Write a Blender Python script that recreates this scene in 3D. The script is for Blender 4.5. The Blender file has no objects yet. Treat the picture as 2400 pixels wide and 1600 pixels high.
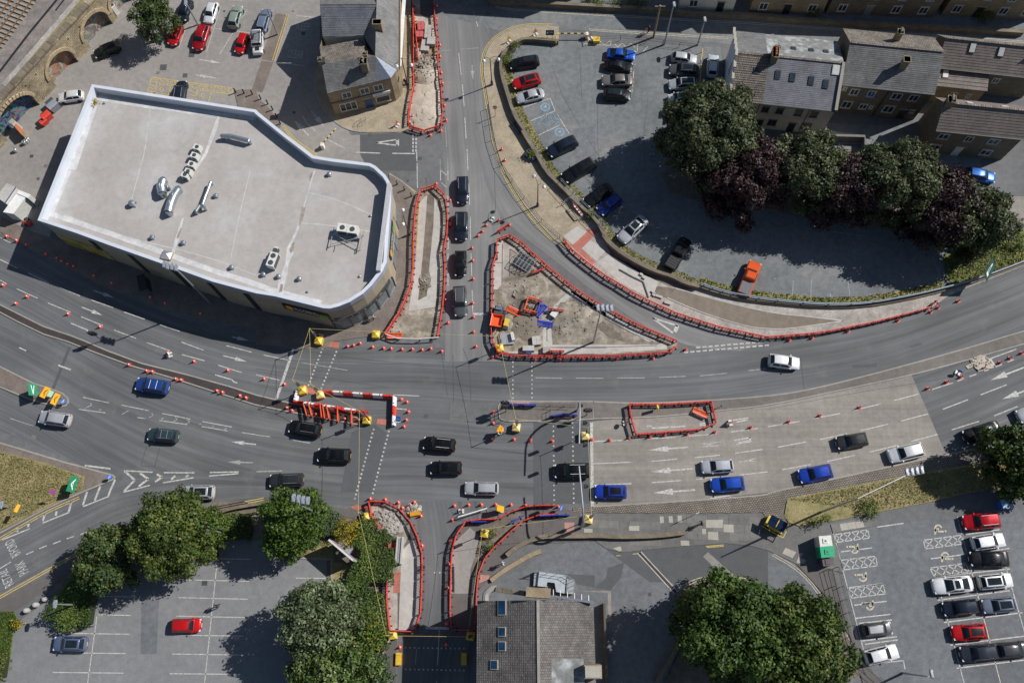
import bpy,bmesh,math,random
import numpy as np
from mathutils import Vector,Matrix
from mathutils.geometry import tessellate_polygon
R = math.radians
random.seed(7)
scene = bpy.context.scene
COL = scene.collection
# ------------------------------------------------------------------ camera
CAM_H,FOC = 105.0,2000.0                       # metres above ground, focal length in photo pixels
_d = Vector((42.0,-650.0,-FOC)).normalized()   # straight down, seen from the camera
UPC = -_d
E1 = Vector((1,0,0)); E1 = (E1 - E1.dot(UPC) * UPC).normalized()
E2 = UPC.cross(E1)
cam_d = bpy.data.cameras.new('camera'); cam = bpy.data.objects.new('camera',cam_d); COL.objects.link(cam)
cam_d.sensor_width = 36.0; cam_d.lens = 36.0 * FOC / 2400.0
cam_d.clip_start = 1.0; cam_d.clip_end = 2000.0
cam.matrix_world = Matrix.Translation((0,0,CAM_H)) @ Matrix((E1,E2,UPC)).to_4x4()
scene.camera = cam
# ------------------------------------------------------------------ light
SUN_AZ,SUN_EL = R(23.0),R(42.0)                # azimuth counter-clockwise from +X, towards the sun
w = bpy.data.worlds.new('World'); scene.world = w; w.use_nodes = True
nt = w.node_tree; sky = nt.nodes.new('ShaderNodeTexSky'); sky.sky_type = 'NISHITA'; sky.sun_disc = False
sky.sun_elevation = SUN_EL; sky.sun_rotation = math.pi / 2 - SUN_AZ
sky.air_density = 1.0; sky.dust_density = 0.6; sky.ozone_density = 1.2
bg = nt.nodes['Background']; bg.inputs['Strength'].default_value = 0.06
nt.links.new(sky.outputs[0],bg.inputs[0])
sd = bpy.data.lights.new('sun','SUN'); sd.energy = 4.7; sd.angle = R(0.5); sd.color = (1.0,0.965,0.92)
sun = bpy.data.objects.new('sun',sd); COL.objects.link(sun)
sun.rotation_euler = Vector((math.cos(SUN_EL) * math.cos(SUN_AZ),math.cos(SUN_EL) * math.sin(SUN_AZ),math.sin(SUN_EL))).to_track_quat('Z','Y').to_euler()
sun.location = (60,25,80)
vs = scene.view_settings; vs.view_transform = 'Standard'; vs.look = 'None'; vs.exposure = 0.15; vs.gamma = 1.0; vs.use_curve_mapping = False
# ------------------------------------------------------------------ helpers
def G(x,y,z=0.0):
 """survey: the point at height z that the photograph shows at pixel x, y (2400 x 1600)"""
 r = Vector((x - 1200.0,800.0 - y,-FOC)); r = r / r.dot(_d)
 return Vector((r.dot(E1) * (CAM_H - z),r.dot(E2) * (CAM_H - z),z))
def nums(s): return [float(t) for t in s.replace(',',' ').split()]
def prs(s,x0=0,y0=0,k=1.0):
 n = nums(s); return [(x0 + n[i] / k,y0 + n[i + 1] / k) for i in range(0,len(n),2)]
def K(i,j,s): return prs(s,600 * i,400 * j,3.92)      # survey tile i, j
def Fp(s): return prs(s,0,0,0.98)                       # whole-sheet survey
def A7(s): return prs(s,1120,500,7.84)
def A8(s): return prs(s,1120,660,7.84)
def N1(s): return prs(s,880,0,9.8)
def N2(s): return prs(s,880,140,9.8)
def J5(s): return prs(s,660,740,6.03)
def S6(s): return prs(s,820,1150,7.84)
def S7(s): return prs(s,1040,1150,6.533)
def E1c(s): return prs(s,1100,0,7.84)
def H5(s): return prs(s,1600,40,5.88)
def B8(s): return prs(s,1080,1300,5.2275)
def W1(s): return prs(s,0,0,7.84)
def W2(s): return prs(s,0,200,7.84)
def W3(s): return prs(s,0,380,7.84)
def world(pts,z=0.0): return [G(x,y,z) for x,y in pts]
def tag(o,label=None,cat=None,group=None,kind=None):
 if label: o['label'] = label
 if cat: o['category'] = cat
 if group: o['group'] = group
 if kind: o['kind'] = kind
 return o
def thing(name,label,cat,loc=(0,0,0),rz=0.0,group=None):
 o = bpy.data.objects.new(name,None); COL.objects.link(o); o.empty_display_size = 0.2
 o.location = loc; o.rotation_euler = (0,0,rz)
 return tag(o,label,cat,group)
def pmat(o):
 m = Matrix.Identity(4)
 while o is not None:
  m = o.matrix_basis @ m; o = o.parent
 return m
def link(name,me,parent=None,mats=None,loc=None,rot=None):
 o = bpy.data.objects.new(name,me); COL.objects.link(o)
 if parent is not None: o.parent = parent
 if loc is not None: o.location = loc
 if rot is not None: o.rotation_euler = rot
 if mats:
  for i,m in enumerate(mats):
   if i < len(o.material_slots):
    o.material_slots[i].link = 'OBJECT'; o.material_slots[i].material = m
 return o
def mesh(name,verts,faces,mats=(),smooth=False,fm=None):
 me = bpy.data.meshes.new(name); me.from_pydata([tuple(v) for v in verts],[],faces)
 for m in mats: me.materials.append(m)
 if fm: me.polygons.foreach_set('material_index',fm)
 if smooth:
  me.polygons.foreach_set('use_smooth',[True] * len(me.polygons))
  try: me.set_sharp_from_angle(angle=R(35))
  except Exception: pass
 me.update(); return me
class MB:
 """collects simple solids into one mesh"""
 def __init__(s): s.v = []; s.f = []; s.m = []; s.mats = []
 def _mi(s,mat):
  if mat not in s.mats: s.mats.append(mat)
  return s.mats.index(mat)
 def add(s,verts,faces,mat):
  n = len(s.v); s.v += [Vector(v) for v in verts]; mi = s._mi(mat)
  for f in faces: s.f.append(tuple(i + n for i in f)); s.m.append(mi)
 def box(s,c,d,mat,rz=0.0,M=None):
  x,y,z = d[0] / 2,d[1] / 2,d[2] / 2
  vs_ = [Vector((a * x,b * y,e * z)) for e in (-1,1) for a,b in ((-1,-1),(1,-1),(1,1),(-1,1))]
  if rz: vs_ = [Matrix.Rotation(rz,3,'Z') @ v for v in vs_]
  if M is not None: vs_ = [M @ v for v in vs_]
  c = Vector(c)
  s.add([c + v for v in vs_],[(3,2,1,0),(4,5,6,7),(0,1,5,4),(1,2,6,5),(2,3,7,6),(3,0,4,7)],mat)
 def bar(s,a,b,w_,h_,mat):
  a,b = Vector(a),Vector(b); d = b - a; L = d.length
  if L < 1e-6: return
  q = d.to_track_quat('X','Z').to_matrix()
  s.box((a + b) / 2,(L,w_,h_),mat,M=q)
 def tube(s,pts,r,mat,n=8,r2=None,cap=True):
  pts = [Vector(p) for p in pts]; k0 = len(s.v); L = len(pts); vv = []
  for i,p in enumerate(pts):
   t = (pts[min(i + 1,L - 1)] - pts[max(i - 1,0)]).normalized()
   q = t.to_track_quat('Z','Y').to_matrix()
   rr = r if r2 is None else r + (r2 - r) * i / max(1,L - 1)
   for j in range(n):
    a = 2 * math.pi * j / n; vv.append(p + q @ Vector((rr * math.cos(a),rr * math.sin(a),0)))
  ff = []
  for i in range(L - 1):
   for j in range(n):
    ff.append((i * n + j,i * n + (j + 1) % n,(i + 1) * n + (j + 1) % n,(i + 1) * n + j))
  if cap: ff.append(tuple(reversed(range(n)))); ff.append(tuple((L - 1) * n + j for j in range(n)))
  s.add(vv,ff,mat)
 def lathe(s,c,prof,mat,n=10):
  c = Vector(c); vv = []; L = len(prof)
  for r_,z in prof:
   for j in range(n):
    a = 2 * math.pi * j / n; vv.append(c + Vector((r_ * math.cos(a),r_ * math.sin(a),z)))
  ff = [(i * n + j,i * n + (j + 1) % n,(i + 1) * n + (j + 1) % n,(i + 1) * n + j) for i in range(L - 1) for j in range(n)]
  ff.append(tuple(reversed(range(n)))); ff.append(tuple((L - 1) * n + j for j in range(n)))
  s.add(vv,ff,mat)
 def prism(s,poly,z0,z1,mat,side=None):
  """poly: world xy points"""
  n = len(poly); a = sum(poly[i][0] * poly[(i + 1) % n][1] - poly[(i + 1) % n][0] * poly[i][1] for i in range(n))
  if a < 0: poly = list(reversed(poly))
  top = [Vector((p[0],p[1],z1)) for p in poly]; bot = [Vector((p[0],p[1],z0)) for p in poly]
  s.add(top,[tuple(t) if (top[t[1]] - top[t[0]]).cross(top[t[2]] - top[t[0]]).z > 0 else tuple(reversed(t)) for t in tessellate_polygon([top])],mat)
  s.add(bot + top,[(i,(i + 1) % n,n + (i + 1) % n,n + i) for i in range(n)],side or mat)
 def me(s,name,smooth=False): return mesh(name,s.v,s.f,s.mats,smooth,s.m)
 def build(s,name,parent=None,smooth=False,local=False):
  """vertices are in world space unless local"""
  if parent is not None and not local:
   iv = pmat(parent).inverted(); s.v = [iv @ v for v in s.v]
  return link(name,s.me(name,smooth),parent)
# ------------------------------------------------------------------ materials
def nodes(name):
 m = bpy.data.materials.new(name); m.use_nodes = True; t = m.node_tree
 b = t.nodes['Principled BSDF']; return m,t,b
def rgb(c): return (c[0],c[1],c[2],1.0)
def ramp(t,fac,stops):
 r = t.nodes.new('ShaderNodeValToRGB'); e = r.color_ramp.elements
 e[0].position,e[0].color = stops[0][0],rgb(stops[0][1]); e[1].position,e[1].color = stops[-1][0],rgb(stops[-1][1])
 for p,c in stops[1:-1]:
  n = e.new(p); n.color = rgb(c)
 t.links.new(fac,r.inputs[0]); return r.outputs[0]
def mixc(t,fac,a,b,mode='MIX'):
 n = t.nodes.new('ShaderNodeMix'); n.data_type = 'RGBA'; n.blend_type = mode
 for s,v in ((0,fac),(6,a),(7,b)):
  if hasattr(v,'links') or hasattr(v,'is_linked'): t.links.new(v,n.inputs[s])
  elif isinstance(v,(int,float)): n.inputs[s].default_value = v
  else: n.inputs[s].default_value = rgb(v)
 return n.outputs[2]
def pos(t,scale=(1,1,1),rot=0.0,src='pos'):
 if src == 'pos': o = t.nodes.new('ShaderNodeNewGeometry').outputs['Position']
 elif src == 'uv': o = t.nodes.new('ShaderNodeUVMap').outputs[0]
 else: o = t.nodes.new('ShaderNodeTexCoord').outputs['Object']
 m = t.nodes.new('ShaderNodeMapping'); m.inputs['Scale'].default_value = scale; m.inputs['Rotation'].default_value = (0,0,rot)
 t.links.new(o,m.inputs[0]); return m.outputs[0]
def noise(t,vec,scale,detail=4,rough=0.55):
 n = t.nodes.new('ShaderNodeTexNoise'); n.inputs['Scale'].default_value = scale; n.inputs['Detail'].default_value = detail
 n.inputs['Roughness'].default_value = rough
 t.links.new(vec,n.inputs['Vector']); return n.outputs['Fac']
def bump(t,b,h,strength=0.3,dist=0.02):
 n = t.nodes.new('ShaderNodeBump'); n.inputs['Strength'].default_value = strength; n.inputs['Distance'].default_value = dist
 t.links.new(h,n.inputs['Height']); t.links.new(n.outputs[0],b.inputs['Normal'])
def sc(c,k): return tuple(min(1.0,v * k) for v in c)
def plain(name,c,rough=0.7,metal=0.0,var=0.12,scale=3.0,coat=0.0):
 m,t,b = nodes(name)
 n = noise(t,pos(t,src='obj'),scale,5)
 t.links.new(ramp(t,n,[(0.3,sc(c,1 - var)),(0.7,sc(c,1 + var))]),b.inputs['Base Color'])
 b.inputs['Roughness'].default_value = rough; b.inputs['Metallic'].default_value = metal; b.inputs['Coat Weight'].default_value = coat
 return m
def ground_mat(name,c,var=0.18,speck=0.12,stain=0.3,rough=0.9,crack=0.0,big=0.09,tint=None,joints=None,streak=None):
 """weathered flat surface: broad patches, stains, grain, optional cracks and joints"""
 m,t,b = nodes(name); p = pos(t)
 a = noise(t,p,big,6,0.6); f = noise(t,p,9.0,3,0.7); s = noise(t,p,0.45,8,0.65)
 c2 = tint or c
 col = ramp(t,a,[(0.3,sc(c,1 - var)),(0.5,c),(0.72,sc(c2,1 + var))])
 col = mixc(t,ramp(t,s,[(0.56,(0,0,0)),(0.74,(stain,stain,stain))]),col,sc(c,0.5))
 col = mixc(t,1.0,col,ramp(t,f,[(0.3,(1 - speck,) * 3),(0.7,(1 + speck,) * 3)]),'MULTIPLY')
 md = noise(t,p,1.3,6,0.7); col = mixc(t,1.0,col,ramp(t,md,[(0.32,(1 - var * .9,) * 3),(0.5,(1,1,1)),(0.68,(1 + var * .9,) * 3)]),'MULTIPLY')
 if streak is not None:
  for sx,sy,k in ((0.03,0.5,.13),(0.015,2.2,.07),(1.6,0.12,.05)):
   col = mixc(t,1.0,col,ramp(t,noise(t,pos(t,(sx,sy,1),-streak),1.0,5,0.6),[(0.34,(1 - k,) * 3),(0.66,(1 + k,) * 3)]),'MULTIPLY')
 if crack:
  v = t.nodes.new('ShaderNodeTexVoronoi'); v.feature = 'DISTANCE_TO_EDGE'; v.inputs['Scale'].default_value = 0.1
  wv = t.nodes.new('ShaderNodeVectorMath'); wv.operation = 'ADD'
  nn = t.nodes.new('ShaderNodeTexNoise'); nn.inputs['Scale'].default_value = 0.9; nn.inputs['Detail'].default_value = 8
  t.links.new(p,nn.inputs['Vector']); t.links.new(p,wv.inputs[0]); t.links.new(nn.outputs['Color'],wv.inputs[1])
  t.links.new(wv.outputs[0],v.inputs['Vector'])
  cr = ramp(t,v.outputs['Distance'],[(0.0,(crack,) * 3),(0.005,(0,0,0))]); cr = mixc(t,1.0,cr,ramp(t,noise(t,p,0.16,3,.6),[(.48,(0,0,0)),(.6,(1,1,1))]),'MULTIPLY')
  col = mixc(t,cr,col,sc(c,0.35))
 if joints:
  br = t.nodes.new('ShaderNodeTexBrick'); br.inputs['Scale'].default_value = 1.0
  br.inputs['Brick Width'].default_value = joints[0]; br.inputs['Row Height'].default_value = joints[1]
  br.inputs['Mortar Size'].default_value = joints[2]; br.inputs['Color1'].default_value = (1.015,1.01,1.0,1); br.inputs['Color2'].default_value = (0.985,0.985,0.99,1)
  br.inputs['Mortar'].default_value = (joints[3],) * 3 + (1,)
  t.links.new(pos(t,rot=joints[4]),br.inputs['Vector'])
  col = mixc(t,1.0,col,br.outputs['Color'],'MULTIPLY')
 t.links.new(col,b.inputs['Base Color']); b.inputs['Roughness'].default_value = rough
 bump(t,b,f,0.25,0.01)
 return m
def road_mat(name,c,streak=0.2):
 """asphalt on a ribbon: uv is metres along and across"""
 m,t,b = nodes(name); p = pos(t)
 a = noise(t,p,0.07,6,0.6); f = noise(t,p,9.0,3,0.7)
 s1 = noise(t,pos(t,(0.035,0.75,1),src='uv'),1.0,4,0.6); s2 = noise(t,pos(t,(0.012,2.6,1),src='uv'),1.0,3,0.5)
 col = ramp(t,a,[(0.3,sc(c,0.82)),(0.52,c),(0.72,sc((c[0] * 1.02,c[1],c[2] * 0.97),1.3))])
 col = mixc(t,1.0,col,ramp(t,s1,[(0.33,(1 - streak,) * 3),(0.67,(1 + streak,) * 3)]),'MULTIPLY')
 col = mixc(t,1.0,col,ramp(t,s2,[(0.3,(1 - streak * .5,) * 3),(0.7,(1 + streak * .5,) * 3)]),'MULTIPLY')
 dust = noise(t,p,0.25,8,0.7)
 col = mixc(t,ramp(t,dust,[(0.56,(0,0,0)),(0.78,(0.4,0.4,0.4))]),col,(0.24,0.22,0.195))
 oil = noise(t,pos(t,(0.5,1.0,1)),1.1,5,0.7)
 col = mixc(t,ramp(t,oil,[(0.62,(0,0,0)),(0.75,(0.35,) * 3)]),col,sc(c,0.5))
 col = mixc(t,1.0,col,ramp(t,f,[(0.3,(0.86,) * 3),(0.7,(1.14,) * 3)]),'MULTIPLY')
 t.links.new(col,b.inputs['Base Color']); b.inputs['Roughness'].default_value = 0.82
 bump(t,b,f,0.2,0.01); return m
def grass_mat(name,c1,c2,c3):
 m,t,b = nodes(name); p = pos(t)
 a = noise(t,p,0.35,7,0.7); f = noise(t,p,5.0,5,0.75)
 col = ramp(t,a,[(0.33,c1),(0.5,c2),(0.68,c3)])
 col = mixc(t,1.0,col,ramp(t,f,[(0.25,(0.5,) * 3),(0.75,(1.5,) * 3)]),'MULTIPLY')
 t.links.new(col,b.inputs['Base Color']); b.inputs['Roughness'].default_value = 0.95
 bump(t,b,f,0.8,0.08); return m
def brick_mat(name,c1,c2,mortar,bw,bh,ms=0.012,rot=0.0,src='pos',rough=0.85,vertical=False,patch=0.25):
 """small repeated pieces that are too fine to pick apart"""
 m,t,b = nodes(name); br = t.nodes.new('ShaderNodeTexBrick')
 br.inputs['Scale'].default_value = 1.0; br.inputs['Brick Width'].default_value = bw; br.inputs['Row Height'].default_value = bh
 br.inputs['Mortar Size'].default_value = ms; br.inputs['Color1'].default_value = rgb(c1); br.inputs['Color2'].default_value = rgb(c2); br.inputs['Mortar'].default_value = rgb(mortar)
 if vertical:
  g = t.nodes.new('ShaderNodeNewGeometry'); sx = t.nodes.new('ShaderNodeSeparateXYZ'); cx = t.nodes.new('ShaderNodeCombineXYZ'); ad = t.nodes.new('ShaderNodeMath')
  t.links.new(g.outputs['Position'],sx.inputs[0]); ad.operation = 'ADD'
  t.links.new(sx.outputs[0],ad.inputs[0]); t.links.new(sx.outputs[1],ad.inputs[1])
  t.links.new(ad.outputs[0],cx.inputs[0]); t.links.new(sx.outputs[2],cx.inputs[1]); vec = cx.outputs[0]
 else: vec = pos(t,rot=rot,src=src)
 t.links.new(vec,br.inputs['Vector'])
 n = noise(t,pos(t),0.5,7,0.65); f = noise(t,pos(t),7.0,3,0.7)
 col = mixc(t,1.0,br.outputs['Color'],ramp(t,n,[(0.3,(1 - patch,) * 3),(0.7,(1 + patch,) * 3)]),'MULTIPLY')
 col = mixc(t,1.0,col,ramp(t,f,[(0.3,(0.85,) * 3),(0.7,(1.15,) * 3)]),'MULTIPLY')
 t.links.new(col,b.inputs['Base Color']); b.inputs['Roughness'].default_value = rough
 bump(t,b,br.outputs['Fac'],-0.4,0.01); return m
def paint_mat(name,c,wear=0.5):
 """worn road paint"""
 m,t,b = nodes(name); p = pos(t); n = noise(t,p,3.5,8,0.75)
 col = ramp(t,n,[(0.38,sc(c,0.42)),(0.38 + 0.2 * wear,sc(c,0.85)),(0.75,c)])
 t.links.new(col,b.inputs['Base Color']); b.inputs['Roughness'].default_value = 0.7; return m
def leaf_mat(name,c,c2,trans=0.25):
 m,t,b = nodes(name)
 at = t.nodes.new('ShaderNodeAttribute'); at.attribute_name = 'tone'
 col = ramp(t,at.outputs['Fac'],[(0.0,sc(c,0.55)),(0.5,c),(1.0,c2)])
 t.links.new(col,b.inputs['Base Color']); b.inputs['Roughness'].default_value = 0.55
 b.inputs['Specular IOR Level'].default_value = 0.35
 tr = t.nodes.new('ShaderNodeBsdfTranslucent'); t.links.new(col,tr.inputs[0])
 mx = t.nodes.new('ShaderNodeMixShader'); mx.inputs[0].default_value = trans
 t.links.new(b.outputs[0],mx.inputs[1]); t.links.new(tr.outputs[0],mx.inputs[2])
 t.links.new(mx.outputs[0],t.nodes['Material Output'].inputs[0]); return m
def car_paint(name,c,metal=0.25):
 m,t,b = nodes(name); b.inputs['Base Color'].default_value = rgb(c); b.inputs['Metallic'].default_value = metal
 n = noise(t,pos(t,src='obj'),2.0,6,0.7); rr = ramp(t,n,[(0.3,(0.25,) * 3),(0.7,(0.42,) * 3)])
 t.links.new(rr,b.inputs['Roughness']); b.inputs['Coat Weight'].default_value = 0.3; b.inputs['Coat Roughness'].default_value = 0.06; b.inputs['Specular IOR Level'].default_value = 0.3
 dn = noise(t,pos(t,src='obj'),1.2,5,0.7)
 t.links.new(mixc(t,ramp(t,dn,[(0.45,(0.0,) * 3),(0.75,(0.03,) * 3)]),c,(0.3,0.28,0.25)),b.inputs['Base Color'])
 return m
def glass_mat(name,c=(0.012,0.018,0.022)):
 m,t,b = nodes(name); n = noise(t,pos(t,src='obj'),1.5,3)
 t.links.new(ramp(t,n,[(0.3,sc(c,0.7)),(0.7,sc(c,1.5))]),b.inputs['Base Color'])
 b.inputs['Roughness'].default_value = 0.09; b.inputs['Specular IOR Level'].default_value = 0.4; return m
GREY = (0.115,0.12,0.125)
m_ground = ground_mat('worn_asphalt',(0.13,0.132,0.135),crack=0.5)
m_road = road_mat('road_asphalt',(0.11,0.115,0.12),0.27)
m_road2 = road_mat('slip_asphalt',(0.175,0.176,0.175),0.2)
m_dark = ground_mat('dark_asphalt',(0.075,0.078,0.083),var=0.12)
m_patch = ground_mat('asphalt_patch',(0.085,0.09,0.095),var=0.1)
m_cp_ne = ground_mat('car_park_asphalt',(0.155,0.166,0.171),crack=0.6,var=0.24,stain=0.5,tint=(.168,.17,.168))
m_cp_nw = ground_mat('yard_asphalt',(0.25,0.235,0.22),crack=0.4,var=0.15)
m_cp_sw = ground_mat('fine_asphalt',(0.19,0.193,0.198),var=0.14,stain=0.25,crack=.2)
m_cp_se = ground_mat('bluish_asphalt',(0.135,0.143,0.153),var=0.24,stain=.4,crack=.4)
m_conc = ground_mat('concrete_road',(0.245,0.225,0.2),var=0.14,stain=0.45,crack=0.3,streak=R(9))
m_conc2 = ground_mat('pale_concrete',(0.42,0.4,0.37),var=0.14,stain=.35)
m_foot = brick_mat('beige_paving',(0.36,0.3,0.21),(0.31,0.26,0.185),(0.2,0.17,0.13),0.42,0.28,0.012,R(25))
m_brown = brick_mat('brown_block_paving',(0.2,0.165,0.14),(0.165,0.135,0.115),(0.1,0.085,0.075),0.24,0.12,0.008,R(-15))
m_footdark = ground_mat('footway_asphalt',(0.115,0.105,0.1),var=0.12)
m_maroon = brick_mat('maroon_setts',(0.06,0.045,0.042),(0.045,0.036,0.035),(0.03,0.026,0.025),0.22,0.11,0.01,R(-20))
m_median = ground_mat('median_surface',(0.155,0.14,0.125),var=0.2)
m_cobble = brick_mat('cobble_setts',(0.27,0.235,0.19),(0.2,0.17,0.14),(0.075,0.065,0.055),0.3,0.22,0.05,R(8))
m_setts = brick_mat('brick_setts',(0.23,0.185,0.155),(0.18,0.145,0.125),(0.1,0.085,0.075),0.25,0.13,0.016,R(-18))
m_kerb = ground_mat('kerb_stone',(0.3,0.28,0.25),var=0.15)
m_flag = ground_mat('stone_flag',(0.165,0.16,0.15),var=0.2)
m_flag2 = ground_mat('pale_flag',(0.36,0.34,0.29),var=0.12)
m_flag3 = ground_mat('dark_flag',(0.135,0.132,0.128),var=0.2)
m_tactile = brick_mat('red_tactile_paving',(0.42,0.15,0.11),(0.36,0.125,0.095),(0.25,0.1,0.08),0.4,0.4,0.01,R(35))
m_tact2 = brick_mat('pink_tactile_paving',(0.4,0.22,0.19),(0.36,0.2,0.17),(0.24,0.14,0.12),0.4,0.4,0.01)
m_dirt = ground_mat('bare_earth',(0.24,0.208,0.163),var=0.4,stain=0.9,big=0.45,tint=(0.36,0.325,0.275),speck=0.25)
m_dirt2 = ground_mat('dark_soil',(0.16,0.135,0.105),var=0.3,stain=0.5,big=0.4)
m_sand = ground_mat('pale_sand',(0.43,0.38,0.31),var=0.2,stain=0.3,big=0.35)
m_topsoil = ground_mat('raked_topsoil',(0.19,0.16,0.125),var=0.15,stain=0.2,big=0.4)
m_gravel = ground_mat('grey_gravel',(0.33,0.305,0.275),var=0.25,speck=0.35,stain=0.35,big=0.4)
m_grass_dry = grass_mat('dry_grass',(0.13,0.125,0.045),(0.25,0.215,0.095),(0.32,0.27,0.14))
m_grass = grass_mat('green_grass',(0.07,0.11,0.028),(0.13,0.17,0.045),(0.22,0.22,0.08))
m_white = paint_mat('white_road_paint',(0.58,0.57,0.54),.8)
m_faded = paint_mat('faded_road_paint',(0.42,0.42,0.4),0.9)
m_yellow = paint_mat('yellow_road_paint',(0.62,0.47,0.13))
m_blueline = paint_mat('blue_road_paint',(0.2,0.33,0.43))
m_cream = paint_mat('cream_road_paint',(0.55,0.49,0.36))
m_steel = plain('galvanised_steel',(0.42,0.44,0.46),0.45,0.6)
m_black = plain('black_metal',(0.02,0.021,0.023),0.5)
m_darkgrey = plain('dark_grey_metal',(0.06,0.065,0.07),0.5)
m_wht = plain('white_plastic',(0.72,0.72,0.7),0.5)
m_red = plain('red_plastic',(0.6,0.045,0.028),0.5,var=0.18,scale=0.8)
m_orange = plain('orange_red_plastic',(0.75,0.1,0.025),0.5,var=0.15,scale=0.8)
m_blue = plain('blue_plastic',(0.015,0.05,0.42),0.5)
m_signblue = plain('sign_blue',(0.02,0.16,0.6),0.5)
m_cable = plain('yellow_cable',(0.5,0.44,0.17),0.5)
m_yel = plain('yellow_plastic',(0.62,0.44,0.04),0.5)
m_yelp = plain('pale_yellow_box',(0.68,0.52,0.2),0.55)
m_amber = plain('amber_sign',(0.75,0.36,0.01),0.5)
m_green = plain('green_sign',(0.01,0.2,0.1),0.5)
m_rubber = plain('black_rubber',(0.018,0.018,0.019),0.85)
m_glass = glass_mat('dark_glass')
m_glassb = glass_mat('window_glass',(0.03,0.045,0.055))
m_conepaint = plain('cone_red',(0.66,0.085,0.05),0.55,var=0.15)
m_wood = plain('weathered_wood',(0.3,0.22,0.13),0.8,var=0.3)
# ------------------------------------------------------------------ the ground and everything laid flat on it
def resample(pts,n):
 pts = [Vector((p[0],p[1])) for p in pts]; d = [0.0]
 for a,b in zip(pts,pts[1:]): d.append(d[-1] + (b - a).length)
 out = []
 for i in range(n):
  s = d[-1] * i / (n - 1); k = 0
  while k < len(d) - 2 and d[k + 1] < s: k += 1
  u = (s - d[k]) / max(1e-9,d[k + 1] - d[k]); out.append(pts[k].lerp(pts[k + 1],u))
 return out
def smooth_line(pts,it=2):
 """round the corners of an open line (Chaikin)"""
 pts = [Vector((p[0],p[1])) for p in pts]
 for _ in range(it):
  q = [pts[0]]
  for a,b in zip(pts,pts[1:]): q += [a.lerp(b,0.25),a.lerp(b,0.75)]
  q.append(pts[-1]); pts = q
 return [(p.x,p.y) for p in pts]
def ribbon(name,left,right,z,mat,n=70,nv=8):
 A = resample([G(*p) for p in smooth_line(left)],n); B = resample([G(*p) for p in smooth_line(right)],n)
 v,f,uv = [],[],[]; s = 0.0
 for i in range(n):
  if i: s += ((A[i] + B[i]) / 2 - (A[i - 1] + B[i - 1]) / 2).length
  W = (B[i] - A[i]).length
  for j in range(nv + 1):
   p = A[i].lerp(B[i],j / nv); v.append((p.x,p.y,z)); uv.append((s,W * j / nv))
 for i in range(n - 1):
  for j in range(nv):
   a = i * (nv + 1) + j; f.append((a,a + 1,a + nv + 2,a + nv + 1))
 me = mesh(name,v,f,[mat]); L = me.uv_layers.new(name='UVMap')
 for lp in me.loops: L.data[lp.index].uv = uv[lp.vertex_index]
 if me.polygons[0].normal.z < 0: me.flip_normals()
 return tag(link(name,me),kind='structure')
def sheet(name,pts,z,mat,parent=None,kind='structure'):
 mb = MB(); top = [G(x,y,z) for x,y in pts]
 mb.add(top,[tuple(t) if (top[t[1]] - top[t[0]]).cross(top[t[2]] - top[t[0]]).z > 0 else tuple(reversed(t)) for t in tessellate_polygon([top])],mat)
 o = mb.build(name,parent)
 if parent is None and kind: tag(o,kind=kind)
 return o
def slab(name,pts,h,mat,side=None,parent=None,kind='structure',z0=-0.05):
 mb = MB(); mb.prism([G(x,y,h) for x,y in pts],z0,h,mat,side or m_kerb); o = mb.build(name,parent)
 if parent is None and kind: tag(o,kind=kind)
 return o
def offset_line(P,d):
 """offset a world xy polyline to its left by d"""
 P = [Vector((p[0],p[1])) for p in P]; out = []
 for i in range(len(P)):
  t = (P[min(i + 1,len(P) - 1)] - P[max(i - 1,0)]).normalized(); out.append(P[i] + Vector((-t.y,t.x)) * d)
 return out
def strip(name,pts,w_,z,mat,parent=None,h=None,off=0.0,sm=2,z0=-0.05):
 """a band of width w_ along a line of photo points; h raises it to a solid"""
 zz = h if h is not None else z
 L = [G(x,y,zz) for x,y in (smooth_line(pts,sm) if sm else pts)]
 a = offset_line(L,off + w_ / 2); b = offset_line(L,off - w_ / 2); mb = MB(); n = len(L)
 v = [Vector((p.x,p.y,zz)) for p in a] + [Vector((p.x,p.y,zz)) for p in b]
 f = [(i,n + i,n + i + 1,i + 1) for i in range(n - 1)]
 if h is not None:
  v += [Vector((p.x,p.y,z0)) for p in a] + [Vector((p.x,p.y,z0)) for p in b]
  f += [(2 * n + i,i,i + 1,2 * n + i + 1) for i in range(n - 1)] + [(n + i,3 * n + i,3 * n + i + 1,n + i + 1) for i in range(n - 1)]
  f += [(0,2 * n,3 * n,n),(n - 1,2 * n - 1,4 * n - 1,3 * n - 1)]
 mb.add(v,f,mat); return mb.build(name,parent)
gs = mesh('ground',[(-260,-200,0),(260,-200,0),(260,300,0),(-260,300,0)],[(0,1,2,3)],[m_ground])
ground = tag(link('ground',gs),kind='structure')
road = ribbon('main_road',Fp('-90,500 60,560 200,640 380,722 560,775 760,800 960,792 1130,812 1560,806 1800,772 2000,742 2200,680 2440,585'),
              Fp('-90,950 100,1030 240,1090 330,1132 500,1152 700,1152 820,1162 1040,1167 1340,1172 1600,1157 1800,1142 2000,1092 2200,1012 2440,915'),0.004,m_road,110,20)
north_road = ribbon('north_road',Fp('985,-40 1000,60 1012,300 1024,430 1024,700 1022,830'),Fp('1145,-40 1110,110 1108,180 1128,300 1150,420 1150,700 1150,830'),0.008,m_road2,50,8)
slip_ne = ribbon('slip_road',Fp('1085,300 1128,470 1180,530 1250,578 1400,700 1560,796 1700,806'),Fp('1140,300 1165,390 1230,490 1290,552 1400,632 1560,722 1790,776'),0.012,m_road2,60,6)
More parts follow.
